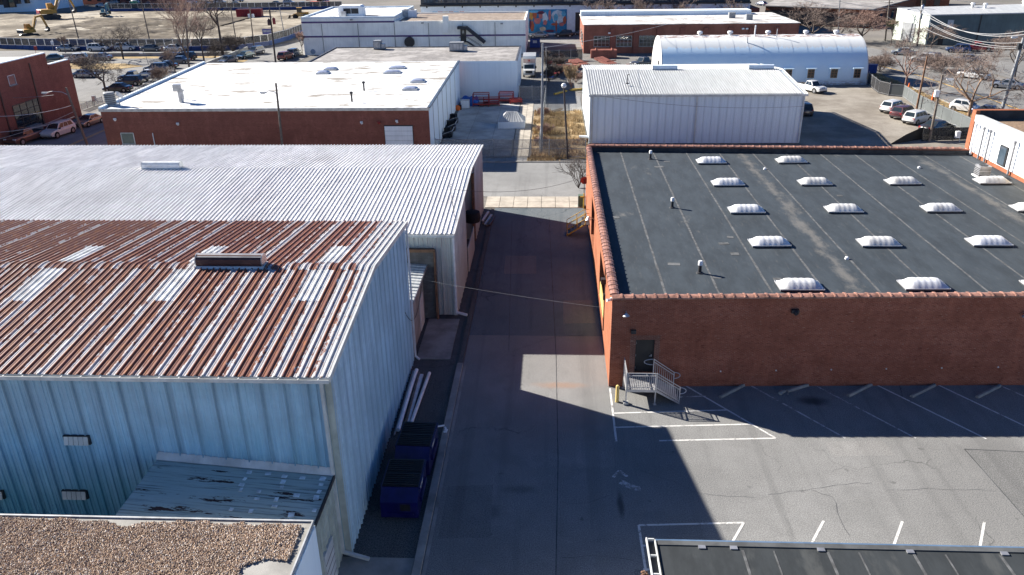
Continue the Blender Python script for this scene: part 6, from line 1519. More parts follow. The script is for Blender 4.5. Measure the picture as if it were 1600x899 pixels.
for x in (2.4,-2.6):
    for s in (-0.95,0.95):
        m = MB(); m.tube((x,s-0.14,0.42),(x,s+0.14,0.42),0.42,0.42,16); wq = m.build('wheel', RUBBER, bt, local=True); m = MB(); m.tube((x,s-0.15,0.42),(x,s+0.15,0.42),0.24,0.24,10); m.build('rim', RIM, wq, local=True)
EMB = paint('truck_graphic', (0.42,0.30,0.27), 0.6, var=0.3, scale=2)
m = MB(); m.box(1.2,1.215,-1.1,1.1,2.3,3.1); em = m.build('front_graphic', EMB, bt, local=True)
m = MB(); m.extr([(1.215,0.25*math.cos(a)*(1 if k%2 else 0.55)+0.0,2.7+0.25*math.sin(a)*(1 if k%2 else 0.55)) for k, a in enumerate([2*math.pi*k/10 for k in range(10)])], (0.008,0,0)); m.build('red_emblem', RED, em, local=True)
m = MB(); m.extr([(1.0,-1.2,3.0),(1.35,-1.2,3.05),(1.3,-1.2,3.4),(1.0,-1.2,3.5)], (0,2.4,0)); m.build('box_nose', PAINTS['white'], bt, local=True)

# ------------------------------------------------------------------ bare winter trees
def grow(bm_, tw, p, d, L, r, depth, rnd, up, spread, minr, kids):
    n = 3 if depth > 1 else 2; q = Vector(p); dd = Vector(d)
    pts = [q.copy()]
    for k in range(n):
        dd = (dd + Vector((rnd.uniform(-.18,.18), rnd.uniform(-.18,.18), rnd.uniform(-.1,.1)+up*0.12))).normalized(); q = q + dd*(L/n); pts.append(q.copy())
    r = max(r, 0.014); tgt = bm_ if r > minr else tw; sides = 6 if r > 0.08 else (4 if r > 0.03 else 3)
    for k in range(n): tgt.tube(pts[k], pts[k+1], r*(1-0.35*k/n), r*(1-0.35*(k+1)/n), sides, False)
    if depth == 0: return
    for k in range(kids[min(depth, len(kids)-1)]):
        t = rnd.uniform(0.35, 1.0) if k else 1.0
        i = min(n-1, int(t*n)); b = pts[i].lerp(pts[i+1], t*n-i)
        ax = dd.orthogonal().normalized(); ax.rotate(Matrix.Rotation(rnd.uniform(0, 6.283), 3, dd))
        nd = (dd*math.cos(spread) + ax*math.sin(spread*rnd.uniform(0.6,1.25))).normalized(); nd.z += up*0.1; nd.normalize()
        grow(bm_, tw, b, nd, L*rnd.uniform(0.55,0.85), r*rnd.uniform(0.45,0.66), depth-1, rnd, up, spread, minr, kids)
def tree(px, py, H_, wd, seed, label, cat='tree', name='bare_tree', stems=1, trunk=0.25, up=0.4, spread=0.62, depth=6, kids=(0,4,4,3,3,3), bark=None, twig=None, tilt=(0,0), group='bare trees', base=None, rad=0.020):
    rnd = random.Random(seed); p = base or G(px, py); t = thing(name, p, label, cat, group)
    b_, w_ = MB(), MB(); r = H_*rad
    th = H_*trunk
    for s in range(stems):
        a = rnd.uniform(0, 6.28); lean = 0.0 if stems == 1 else 0.35
        d = Vector((tilt[0]+lean*math.cos(a), tilt[1]+lean*math.sin(a), 1)).normalized()
        if trunk > 0.05:
            top = d*th; b_.tube((0,0,-0.1), (0,0,0.25), r*1.5, r*1.1, 8); b_.tube((0,0,0.2), top, r*1.1, r*0.85, 8)
        else: top = Vector((0,0,0))
        for k in range(kids[-1]+1 if stems == 1 else 2):
            a = 2*math.pi*(k+rnd.random()*0.6)/(kids[-1]+1); sp = spread*rnd.uniform(0.5,1.2) if k else 0.12
            nd = (d*math.cos(sp)+Vector((math.cos(a)*math.sin(sp), math.sin(a)*math.sin(sp), 0))).normalized()
            grow(b_, w_, top, nd, (H_-th)*0.42, r*0.62, depth-1, rnd, up, spread, max(H_*0.0042, 0.0145), kids)
    # bring the crown to the measured height and spread
    allv = b_.v+w_.v; mz = max(v[2] for v in allv); mr = sorted(math.hypot(v[0]-tilt[0]*v[2]*0.5, v[1]) for v in w_.v)[int(len(w_.v)*0.97)]
    fz = H_/mz; fr = (wd/2)/mr
    for mb in (b_, w_): mb.v = [(x*(fr if z > th*0.9 else 1+(fr-1)*max(0,z)/(th*0.9+1e-6)), y*(fr if z > th*0.9 else 1+(fr-1)*max(0,z)/(th*0.9+1e-6)), z*fz) for x, y, z in mb.v]
    b_.build('trunk', bark or BARK, t, local=True, smooth=True); w_.build('crown', twig or TWIG, t, local=True)
    return t
# left lot
tree(166,147, 7.2, 11.0, 1, 'low rounded bare tree at the near end of the left lot', trunk=0.28, up=0.05, spread=0.9, bark=BARK_D, twig=BARK_D)
tree(193,93, 7.8, 14.0, 2, 'spreading bare tree on the grass island of the left lot', trunk=0.25, up=0.1, spread=0.85, bark=BARK_D, twig=BARK_D)
tree(297,112, 16.5, 16.0, 13, 'tallest bare tree with reddish twigs behind the white roof', trunk=0.16, up=0.35, spread=0.5, rad=0.0125, bark=BARK, twig=TWIG_R, depth=6, kids=(0,5,4,3,3,3))
tree(349,90, 15.0, 10.0, 4, 'dark bare tree right of the tallest one', trunk=0.45, up=0.2, spread=0.85, bark=BARK_D, twig=BARK_D)
tree(319,96, 9.5, 7.0, 5, 'slim bare tree between the two tall ones', trunk=0.4, up=0.4, spread=0.6, bark=BARK_D)
tree(275,119, 6.5, 5.0, 6, 'small bare tree beside the lot fence left of the tallest', trunk=0.3, up=0.5, spread=0.6)
tree(252,134, 3.8, 4.5, 7, 'bare bush by the rail behind the white roof', 'bush', 'bare_bush', stems=4, trunk=0.0, up=0.5, spread=0.6, group='bare bushes')
tree(336,92, 4.5, 7.0, 8, 'dark bare bush among the tall trees', 'bush', 'bare_bush', stems=5, trunk=0.0, up=0.3, spread=0.7, group='bare bushes', bark=BARK_D, twig=BARK_D)
tree(365,82, 4.2, 8.0, 9, 'bare thicket at the end of the retaining kerb', 'bush', 'bare_bush', stems=6, trunk=0.0, up=0.3, spread=0.7, group='bare bushes', bark=BARK_D, twig=BARK_D)
tree(132,112, 3.6, 6.0, 10, 'twiggy bush in front of the silver car in the left lot', 'bush', 'bare_bush', stems=5, trunk=0.0, up=0.4, spread=0.7, group='bare bushes')
tree(473,86, 5.5, 3.4, 11, 'small bare tree at the corner of the cream building', trunk=0.35, up=0.6, spread=0.5, twig=TWIG_R)
tree(103,84, 4.2, 3.0, 12, 'young bare tree before the blue hoarding', trunk=0.4, up=0.6, spread=0.5)
# along the long glazed building
for i, (px, wd) in enumerate(((940,9.5),(1001,9),(1066,10),(1141,7.5))):
    tree(px, 48, 9.6, wd*1.15, 20+i, ['leftmost bare tree behind the brick workshop roof','second bare tree behind the brick workshop roof','third bare tree behind the brick workshop roof','rightmost bare tree behind the brick workshop roof'][i], trunk=0.25, up=0.8, spread=0.5, depth=6, twig=TWIG, group='trees before the glazed building', base=Vector((G(px,14,6).x, 208.5, 0)))
# right
tree(1268,64, 9.5, 17.0, 31, 'large rounded bare tree behind the arched hut', trunk=0.2, up=0.35, spread=0.7, depth=6, kids=(0,5,4,3,3,3))
tree(1345,66, 8.0, 17.0, 32, 'wide bare tree right of the rounded one behind the hut', trunk=0.2, up=0.4, spread=0.75, depth=6, kids=(0,5,4,3,3,3), twig=TWIG_R)
tree(1310,66, 6.0, 10.0, 33, 'bare tree between the two wide ones behind the hut', trunk=0.2, up=0.4, spread=0.7)
tree(1413,143, 9.0, 12.5, 34, 'bare street tree beside the green screen fence', trunk=0.28, up=0.2, spread=0.8, bark=TWIG_R)
tree(1513,184, 9.6, 15.0, 35, 'forked bare tree in front of the white hatchback', trunk=0.22, up=0.15, spread=0.85, bark=paint('bark_tan',(0.24,0.16,0.11),0.95,var=0.3,scale=4), depth=6, kids=(0,5,4,3,3,3))
tree(1585,120, 8.5, 9.0, 36, 'bare tree at the right edge before the green building', trunk=0.25, up=0.3, spread=0.75)
tree(1455,75, 5.5, 11.0, 37, 'low bare tree before the corner of the green building', trunk=0.2, up=0.2, spread=0.8)
tree(1560,88, 5.0, 10.0, 38, 'bare tree before the red pickup', trunk=0.2, up=0.2, spread=0.8)
tree(1392,70, 5.8, 5.0, 39, 'small bushy tree left of the pale front of the green building', trunk=0.3, up=0.3, spread=0.7, twig=paint('twig_green',(0.10,0.105,0.05),0.95,var=0.4,scale=2))
tree(1375,113, 3.5, 8.0, 40, 'bare shrub at the end of the arched hut', 'bush', 'bare_bush', stems=6, trunk=0.0, up=0.25, spread=0.8, group='bare bushes')
tree(1470,112, 3.2, 8.0, 41, 'low bare shrub along the right street', 'bush', 'bare_bush', stems=6, trunk=0.0, up=0.25, spread=0.8, group='bare bushes')
tree(1580,60, 6.0, 12.0, 42, 'bare tree in front of the green wall at the right edge', trunk=0.2, up=0.3, spread=0.75)
tree(912,278, 3.8, 5.2, 43, 'bare shrub at the far corner of the brick warehouse', 'bush', 'bare_bush', stems=4, trunk=0.0, up=0.3, spread=0.7, depth=4, group='bare bushes', bark=BARK_D, twig=BARK_D, base=Vector((3.0, 78.6, 0)))
# hedge of dead creeper and brush along the yard fences
tree(893,138, 4.2, 3.0, 44, 'dead grass plume left of the pale metal shed', 'bush', 'bare_bush', stems=6, trunk=0.0, up=0.9, spread=0.3, group='bare bushes', bark=TWIG_R, twig=paint('straw',(0.34,0.25,0.15),0.95,var=0.3,scale=2))
for i, (px, py, h, wd) in enumerate(((858,128,2.6,3.0),(853,112,3.2,2.5),(868,118,2.4,4.0),(875,108,2.6,4.0),(852,98,2.6,2.5),(900,130,1.8,3.0),(848,185,1.6,2.0),(852,210,1.5,2.4),(846,228,1.2,2.0),(872,95,1.6,3))):
    tree(px, py, h, wd, 50+i, ['dark brush beside the box truck lane','creeper on the lane fence before the truck','brush heap behind the lane fence','dark brush near the steel stacks','creeper at the far end of the lane fence','brown brush near the shed corner','dry weeds along the yard walk, upper','dry weeds along the yard walk, middle','dry weeds along the yard walk, lower','low brush behind the lane gate'][i], 'bush', 'bare_bush', stems=6, trunk=0.0, up=0.5, spread=0.6, depth=5, group='bare bushes', bark=BARK_D if i < 5 else TWIG_R, twig=BARK_D if i < 5 else TWIG_R)
# dry grass blades on the strip: too many to count
random.seed(77); m = MB()
def blades(m, x0, x1, y0, y1, n, h):
    for k in range(n):
        x, y = random.uniform(x0,x1), random.uniform(y0,y1)
        if mn.noise(Vector((x*0.35,y*0.35,2))) < -0.12: continue
        a = random.uniform(0,6.28); hh = h*random.uniform(0.5,1.5); dx, dy = math.cos(a)*0.05, math.sin(a)*0.05; lx, ly = random.uniform(-.2,.2)*hh, random.uniform(-.2,.2)*hh
        m.add([(x-dx,y-dy,0.05),(x+dx,y+dy,0.05),(x+lx,y+ly,hh+0.1)], [(0,1,2)])
blades(m, -2.3, 4.6, 90.3, 117, 9000, 0.35); blades(m, -2.6, 4.0, 88.9, 90.3, 1500, 0.2)
o = m.build('dry_grass', paint('straw_blades', (0.40,0.29,0.16), 0.95, var=0.4, scale=0.6)); tag(o, 'dry straw coloured grass on the strip left of the pale shed', 'grass', kind='stuff')
m = MB(); blades(m, 55.5, 59.4, 96, 150, 6000, 0.25); o = m.build('verge_grass', MATS['straw_blades']); tag(o, 'dry yellow grass on the verge of the right street', 'grass', kind='stuff')

# ------------------------------------------------------------------ poles and lines
def pole(px, py, top_px, top_py, r, mat, label, extras=None, name='utility_pole', cat='pole', group='utility poles', h=None, base=None):
    p = base or G(px, py); q = YP(top_px, top_py, p.y); t = thing(name, p, label, cat, group)
    hh = h or q.z; dx = (q.x-p.x)
    m = MB(); m.tube((0,0,0), (dx,0,hh), r, r*0.72, 10); m.build('shaft', mat, t, local=True)
    top = Vector((dx,0,hh))
    for e in (extras or []):
        m = MB()
        if e[0] == 'arm':       # crossarm
            _, dz, L, ang = e; c = top+Vector((0,0,-dz)); v = Vector((math.cos(ang),math.sin(ang),0))*L/2; m.beam(c-v, c+v, 0.1, 0.12); o = m.build('crossarm', WOOD_P, t, local=True)
            for f in (-0.95,-0.5,0.5,0.95):
                m = MB(); m.lathe([(0.05,0),(0.07,0.1),(0.03,0.2)], c+v*f+Vector((0,0,0.06)), 6); m.build('insulator', STEEL, o, local=True)
        elif e[0] == 'lamp':    # curved arm with lamp head
            _, dz, L, ang = e; c = top+Vector((0,0,-dz)); v = Vector((math.cos(ang),math.sin(ang),0))
            m.path([c, c+v*L*0.25+Vector((0,0,0.35)), c+v*L*0.7+Vector((0,0,0.45)), c+v*L+Vector((0,0,0.3))], 0.045, 6); o = m.build('lamp_arm', STEEL, t, local=True)
            m = MB(); m.obox(c+v*(L+0.25)+Vector((0,0,0.27)), (0.75,0.3,0.16), ang); m.obox(c+v*(L+0.3)+Vector((0,0,0.16)), (0.4,0.22,0.1), ang); m.build('lamp_head', ALU, o, local=True)
        elif e[0] == 'can':     # transformer
            _, dz, ox, oy, mt = e; c = top+Vector((ox,oy,-dz)); m.lathe([(0,-0.6),(0.3,-0.58),(0.32,0.5),(0.22,0.62),(0.05,0.66),(0.05,0.8)], c, 12); m.build('transformer', mt, t, local=True, smooth=True)
        elif e[0] == 'ball': m.lathe([(0,-0.3),(0.2,-0.22),(0.3,0),(0.2,0.22),(0,0.3)], top, 12); m.build('lamp_globe', PVC, t, local=True, smooth=True)
        elif e[0] == 'box': m.obox(top+Vector((e[2],0,-e[1])), (0.5,0.4,0.8)); m.build('equipment_box', e[3], t, local=True)

    return p + top
PI = math.pi
pole(440,222,431,130, 0.15, WOOD_P, 'wooden pole with small lamp in front of the brick warehouse wall', [('lamp',1.3,1.3,PI)], base=Vector((YP(440,226,88.2).x, 88.2, 0)))
pl = pole(137,229,103,137, 0.17, WOOD_P, 'wooden street lamp pole with long arm beside the left street', [('lamp',0.9,2.6,PI)])
pole(846,240,848,68, 0.15, GREYPOLE, 'tall thin grey pole between the yard walk and the grass strip', [])
pole(887,248,881,134, 0.13, BARK_D, 'dark wooden pole with white globe lamp at the street edge', [('ball',)])
pole(1432,171,1449,88, 0.16, WOOD_B, 'brown wooden pole behind the parked crossovers', [])
pole(1452,221,1473,117, 0.16, WOOD_P, 'grey wooden pole with white lamp before the black sedan', [('lamp',0.8,0.7,0.0),('box',2.2,-0.25,PVC)])
PR = pole(1563,180,1600,58, 0.24, GREYPOLE, 'thick grey steel pole with equipment at the right edge', [('box',1.2,-0.3,DARKM),('can',1.0,0.5,0,STEEL),('lamp',0.3,1.0,PI)])
pole(1238,20,1241,-40, 0.2, WOOD_P, 'wooden pole behind the end of the brick workshop', [('arm',1.0,2.4,0.3)], base=G(1237,26))
pole(1310,40,1314,-30, 0.14, GREYPOLE, 'grey pole with green street sign behind the round trees', [], base=G(1310,46))
pole(1386,58,1390,0, 0.18, WOOD_P, 'wooden pole behind the wide bare trees', [('arm',0.6,2.4,0.4)], base=G(1383,64))
pole(1437,68,1442,-6, 0.2, WOOD_P, 'wooden transformer pole before the pale front of the green building', [('can',2.4,0.35,0,STEEL),('can',4.2,0.4,0,GREYPOLE),('lamp',3.0,2.2,PI),('arm',0.5,2.4,0.2)], base=G(1433,72))
PT = pole(431,100,421,14, 0.2, BARK_D, 'dark pole with two transformers left of the cream building', [('can',2.6,-0.5,0,BROWNM),('can',2.4,0.6,0,RED),('arm',0.5,2.6,0.2)])
pole(397,74,390,11, 0.16, WOOD_P, 'wooden pole with white boxes before the red container', [('box',2.0,-0.4,PVC),('box',2.0,0.5,PVC)])
pole(370,70,360,10, 0.15, WOOD_P, 'wooden pole left of the red container', [])
pole(445,58,436,9, 0.12, GREYPOLE, 'grey lamp pole behind the transformer pole', [('lamp',0.2,2.0,0.0)])
pole(234,64,217,-14, 0.16, WOOD_P, 'wooden pole behind the spreading bare tree', [])
pole(123,62,103,-16, 0.16, WOOD_P, 'wooden pole beside the large excavator', [('arm',0.5,2.4,0.2)])
pole(232,101,227,85, 0.06, GREYPOLE, 'short lamp post in the left lot', [('lamp',0.1,0.6,PI)], name='lamp_post', group='lamp posts')
pole(57,92,55,74, 0.05, RED, 'short red topped sign post behind the brick parapet', [('box',0.2,0,RED)], name='sign_post', group='sign posts')
pole(83,80,81,65, 0.05, GREYPOLE, 'grey sign post along the crossing street', [('box',0.3,0,PVC)], name='sign_post', group='sign posts')
pole(148,166,146,151, 0.05, GREYPOLE, 'sign post with round plate by the low rail', [('box',0.3,0,STEEL)], name='sign_post', group='sign posts')
pole(1400,150,1405,143, 0.05, STEEL, 'gate post with white notice at the end of the screen fence', [('box',0.1,0.2,PVC)], name='sign_post', group='sign posts')
pole(1499,222,1498,204, 0.05, STEEL, 'thin post with white notice at the dark fence', [('box',0.5,0,PVC)], name='sign_post', group='sign posts')
# wires
def wire(a, b, sag, label, r=0.03, mat=WIRE_L, group='overhead wires'): return cable('overhead_wire', a, b, sag, r, mat, label, group, 18)
def seen(px, py, y): return YP(px, py, y)
wire(seen(-20,208,88), pl+Vector((0.2,0,-3.6)), 0.4, 'lowest wire running left from the street lamp pole'); wire(seen(-20,182,88), pl+Vector((0.2,0,-2.2)), 0.4, 'second wire running left from the street lamp pole')
wire(seen(-20,152,104), pl+Vector((-1.8,0,-0.9)), 0.2, 'wire running left level with the lamp head', 0.022); wire(seen(-20,222,90), pl+Vector((0.2,0,-3.0)), 0.3, 'wire running steeply left below the lamp pole', 0.022)
gy_ = 150
for i, (x0, y0, x1, y1, sg) in enumerate(((1440,14,1640,46,2.6),(1440,30,1640,70,2.0),(1440,42,1640,73,1.6),(1450,34,1640,60,2.0),(1440,20,1640,40,2.4))):
    wire(seen(x0,y0,160), seen(x1,y1,128), sg, ['topmost heavy wire over the green building','middle wire with white clamp over the green wall','lowest wire over the green wall','thin wire between the clamps over the green wall','second heavy wire over the green building'][i], 0.045 if i in (0,4) else 0.03)
for i, (x0, y0, x1, y1) in enumerate(((1310,2,1440,10),(1386,8,1640,14),(1470,-4,1640,6),(1386,26,1440,34),(1241,-4,1386,16))):
    wire(seen(x0,y0,195), seen(x1,y1,190), 0.8, ['wire along the top edge above the far brick roof','wire crossing above the green roof','uppermost wire at the right corner','wire between the two poles behind the wide trees','wire over the rounded bare tree'][i], 0.035)
wire(PT+Vector((0,0,-0.4)), seen(700,22,178.5), 1.0, 'wire from the transformer pole to the cream building'); wire(seen(416,150,101.2), seen(640,158,95), 0.6, 'thin wire over the white roof', 0.015, WIRE)
wire(seen(880,140,90.3), seen(1260,166,97), 0.9, 'wire sagging across the pale metal shed', 0.014, WIRE); wire(seen(848,75,92.7), seen(1110,16,205), 0.8, 'wire running back over the brick workshop', 0.02)

# ------------------------------------------------------------------ fences
def post_fence(name, pts, h, step, label, panel_mat, post_mat, cat='fence', group=None, rails=(0.1, 0.95), gap=0.0, th=0.02, panel=True):
    t = thing(name, Vector((pts[0][0], pts[0][1], 0)), label, cat, group)
    for a, b in zip(pts[:-1], pts[1:]):
        a, b = Vector((a[0],a[1],0)), Vector((b[0],b[1],0)); n = max(1, round((b-a).length/step)); d = (b-a).normalized(); nn = Vector((-d.y,d.x,0))
        for i in range(n):
            p = a.lerp(b, i/n); q = a.lerp(b, (i+1)/n)
            if panel:
                m = MB(); e = nn*th/2; lo, hi = 0.05, h
                m.add([p-e+Vector((0,0,lo)),q-e+Vector((0,0,lo)),q-e+Vector((0,0,hi)),p-e+Vector((0,0,hi)),p+e+Vector((0,0,lo)),q+e+Vector((0,0,lo)),q+e+Vector((0,0,hi)),p+e+Vector((0,0,hi))],
                    [(0,1,2,3),(7,6,5,4),(3,2,6,7),(0,4,5,1)]); m.build('panel', panel_mat[i % len(panel_mat)] if isinstance(panel_mat, list) else panel_mat, t)
            m = MB(); m.tube(p, p+Vector((0,0,h+0.1)), 0.045, 0.045, 6); m.build('post', post_mat, t)
        for f in rails:
            m = MB(); m.tube(a+Vector((0,0,h*f)), b+Vector((0,0,h*f)), 0.03, 0.03, 5); m.build('rail', post_mat, t)
        m = MB(); m.tube(b, b+Vector((0,0,h+0.1)), 0.045, 0.045, 6); m.build('post', post_mat, t)
    return t
SCREEN = paint('fence_screen', (0.095,0.105,0.105), 0.8, var=0.15, scale=0.5)
DSCREEN = mesh_screen('fence_screen_black', (0.015,0.015,0.017), 0.82)
g2 = lambda px, py: (G(px,py).x, G(px,py).y)
post_fence('screen_fence', [g2(1388,150), g2(1410,152), g2(1432,168), g2(1470,188), g2(1516,209)], 1.9, 3.0, 'grey green screened fence between the gravel lot and the street', SCREEN, STEEL)
post_fence('dark_fence', [g2(1440,221), g2(1512,219)], 1.6, 2.2, 'black screened fence in front of the black sedan', DSCREEN, DARKM)
m = MB(); a, b = G(1392,226), G(1440,218); m.add([a, b, b+Vector((0,0,1.6)), a.lerp(b,0.45)+Vector((0,0,0.95)), a+Vector((0,0,0.1))], [(0,1,2,3,4)]); m.add([a+Vector((0,.04,0)), b+Vector((0,.04,0)), b+Vector((0,.04,1.6)), a.lerp(b,0.45)+Vector((0,.04,0.95)), a+Vector((0,.04,0.1))], [(4,3,2,1,0)])
tag(m.build('sloping_hoarding', paint('hoarding_black', (0.02,0.018,0.016), 0.85), at=a), 'black board hoarding with sloping top beside the dark fence', 'hoarding')
post_fence('hut_gate', [g2(1355,132), g2(1372,146), g2(1388,150)], 2.0, 2.6, 'dark mesh gate at the end of the arched hut', DSCREEN, STEEL)
post_fence('yard_fence', [(-13.4,91.2), (-4.3,90.9), (4.2,90.8)], 2.1, 2.4, 'chain link fence along the street front of the concrete yard', MESHG, GREYPOLE, rails=(0.05,0.5,1.0))
post_fence('lane_fence', [(-1.2,92.5), (-0.6,127), (-0.9,172)], 2.3, 3.2, 'rusty chain link fence along the truck lane', MESHG, GREYPOLE)
post_fence('lane_gate', [(-4.8,124.6), (-0.8,124.6)], 2.4, 2.0, 'tall mesh gate across the truck lane', MESHG, STEEL)
post_fence('works_gate', [(-0.6,166.5), (6.6,168.5)], 2.2, 2.4, 'mesh gate at the back of the works yard', mesh_screen('gate_screen', (0.05,0.05,0.045), 0.6), STEEL)
post_fence('low_rail', [g2(128,173), g2(146,166), g2(161,161)], 1.0, 1.6, 'low pale railing at the corner of the brick building', MESHG, TRIM, 'railing', 'low railings')
post_fence('lot_rail', [g2(208,152), g2(240,134), g2(274,115)], 1.1, 2.0, 'pale railing along the edge of the left lot', MESHG, TRIM, 'railing', 'low railings')
# ---- blue based hoarding round the construction ground
BLUEB = paint('barrier_blue', (0.015,0.045,0.16), 0.5, var=0.25, scale=0.3)
PANELS = [mesh_screen('hoarding_mesh_a', (0.05,0.055,0.06), 0.8), mesh_screen('hoarding_mesh_b', (0.10,0.10,0.10), 0.75), mesh_screen('hoarding_mesh_c', (0.03,0.05,0.11), 0.85)]
def hoarding(name, pts, label, step, h0=0.95, h1=2.6):
    t = thing(name, Vector((pts[0][0],pts[0][1],0)), label, 'fence', 'hoardings round the construction ground')
    bm_ = MB(); L = step; pr = [(-0.3,0),(0.3,0),(0.14,h0),(-0.14,h0)]
    bm_.add([(0.03,y,z) for y,z in pr]+[(L-0.03,y,z) for y,z in pr], [(i,(i+1)%4,(i+1)%4+4,i+4) for i in range(4)]+[(3,2,1,0),(4,5,6,7)]); bme = bm_.mesh('barrier', BLUEB)
    pm_ = MB(); pm_.box(0.1,L-0.1,-0.02,0.02,h0+0.05,h1-0.06); pmes = [pm_.mesh('mesh_panel', q) for q in PANELS]
    fm = MB(); fm.box(0.02,0.10,-0.05,0.05,h0,h1); fm.box(L-0.10,L-0.02,-0.05,0.05,h0,h1); fm.box(0.10,L-0.10,-0.05,0.05,h1-0.09,h1); fme = fm.mesh('panel_frame', ALU)
    k = 0
    for a, b in zip(pts[:-1], pts[1:]):
        a, b = Vector((a[0],a[1],0)), Vector((b[0],b[1],0)); n = max(1, round((b-a).length/step)); d = (b-a).normalized(); ang = math.atan2(d.y,d.x)
        for i in range(n):
            p = a.lerp(b, i/n)-t.location; r = (0,0,ang); inst('barrier', bme, t, p, r); f = inst('panel_frame', fme, t, p, r); inst('mesh_panel', pmes[(k*7+i*3) % 5 % 3], f); k += 1
    return t
hoarding('site_hoarding', [g2(-8,76), g2(60,78), g2(150,79), g2(300,79), g2(372,77), g2(420,71), g2(450,63), g2(476,52)], 'mesh hoarding on blue barriers along the near side of the construction ground', 2.15)
hoarding('far_hoarding', [g2(165,18), g2(290,17), g2(410,16), g2(535,14)], 'mesh hoarding on blue barriers along the far side of the construction ground', 2.6)
# ---- excavators
CATY = paint('machine_yellow', (0.46,0.25,0.045), 0.5, var=0.25, scale=0.8, dirt=(0.2,0.13,0.07)); CATR = paint('machine_red', (0.28,0.02,0.025), 0.5, var=0.2); TEALM = paint('machine_teal', (0.10,0.22,0.26), 0.5, var=0.2)
def excavator(px, py, s, rz, mat, label, boom=True, counter=None):
    p = G(px, py); t = thing('excavator', (p.x,p.y,0.15), label, 'excavator', 'excavators on the construction ground', RAD(rz)); t.scale = (s,s,s)
    for y in (-0.95, 0.95):
        m = MB(); pr = [(-1.7,0.3),(-1.45,0.0),(1.45,0.0),(1.7,0.3),(1.7,0.5),(1.4,0.75),(-1.4,0.75),(-1.7,0.5)]; m.extr([(x,y-0.25,z) for x,z in pr], (0,0.5,0)); m.build('track', DARKM, t, local=True)
    m = MB(); m.lathe([(0.6,0.7),(0.6,1.0)],(0,0,0),14); m.build('turntable', DARKM, t, local=True)
    m = MB(); m.extr([(-1.9,-1.15,1.0),(1.1,-1.15,1.0),(1.1,-1.15,1.7),(-0.4,-1.15,1.85),(-1.7,-1.15,1.85),(-1.95,-1.15,1.5)], (0,2.3,0)); m.build('house', mat, t, local=True)
    m = MB(); m.extr([(-2.15,-1.1,1.05),(-1.91,-1.1,1.05),(-1.91,-1.1,1.86),(-2.1,-1.1,1.75)], (0,2.2,0)); m.build('counterweight', counter or DARKM, t, local=True)
    m = MB(); m.extr([(-0.1,0.25,1.7),(1.15,0.25,1.2),(1.2,0.25,2.1),(0.85,0.25,2.9),(-0.1,0.25,2.9)], (0,0.95,0)); c = m.build('cab', mat, t, local=True)
    m = MB(); m.extr([(0.05,1.2,1.95),(1.05,1.2,1.85),(1.05,1.2,2.15),(0.75,1.2,2.75),(0.05,1.2,2.75)], (0,0.02,0)); m.build('cab_glass', GLASS, c, local=True)
    m = MB(); m.extr([(1.2,0.35,1.5),(1.235,0.35,2.1),(0.9,0.35,2.82),(0.93,0.35,2.84),(1.265,0.35,2.1),(1.23,0.35,1.5)], (0,0.75,0)); m.build('front_glass', GLASS, c, local=True)
    m = MB(); m.beam((0.9,-0.25,1.5),(2.2,-0.25,4.3),0.4,0.55,(0,1,0)); m.beam((2.2,-0.25,4.3),(3.9,-0.25,4.5),0.38,0.5,(0,1,0)); m.build('boom', mat, t, local=True)
    m = MB(); m.beam((3.7,-0.25,4.75),(4.7,-0.25,1.9),0.32,0.42,(0,1,0)); m.build('stick', mat, t, local=True)
    m = MB(); m.tube((1.3,-0.25,1.6),(2.5,-0.25,3.7),0.09,0.09,8); m.tube((2.3,-0.25,4.8),(3.7,-0.25,5.0),0.08,0.08,8); m.build('hydraulic_ram', STEEL, t, local=True)
    m = MB(); m.extr([(4.6,-0.75,2.0),(5.0,-0.75,1.6),(4.9,-0.75,0.9),(4.3,-0.75,0.75),(4.0,-0.75,1.15),(4.5,-0.75,1.4)], (0,1.0,0)); m.build('bucket', DARKM, t, local=True)
    return t
excavator(80, 30, 1.65, 45, CATY, 'large yellow excavator with raised boom and red counterweight', counter=CATR)
excavator(47, 59, 1.15, 65, CATY, 'small yellow excavator near the hoarding')
excavator(165, 28, 0.9, 100, TEALM, 'pale teal mini excavator in the middle of the dirt')
def logo(parent_px, py, txt): pass
# wheel loader seen past the cream building
p = G(470,30); wl_ = thing('wheel_loader', (p.x,p.y,0.1), 'yellow wheel loader half hidden behind the cream building', 'loader', rz=RAD(190))
m = MB(); m.extr([(-2.6,-0.9,0.9),(2.0,-0.9,0.9),(2.0,-0.9,1.6),(0.6,-0.9,1.9),(-2.6,-0.9,2.0)],(0,1.8,0)); m.build('chassis', CATY, wl_, local=True)
m = MB(); m.box(-0.6,0.9,-0.75,0.75,1.9,3.3); m.build('cab', GLASS, wl_, local=True); m = MB(); m.box(-0.7,1.0,-0.8,0.8,3.3,3.42); m.build('cab_roof', CATY, wl_, local=True)
for x in (-1.7,1.5):
    for y in (-1.1,1.1):
        m = MB(); m.tube((x,y-0.25,0.75),(x,y+0.25,0.75),0.75,0.75,16); m.build('wheel', RUBBER, wl_, local=True)
m = MB(); m.beam((1.8,0,1.4),(3.4,0,0.7),1.2,0.25); m.build('lift_arm', CATY, wl_, local=True); m = MB(); m.extr([(3.3,-1.3,0.1),(4.4,-1.3,0.05),(3.7,-1.3,0.4),(3.4,-1.3,1.2),(3.2,-1.3,1.2)],(0,2.6,0)); m.build('bucket', DARKM, wl_, local=True)
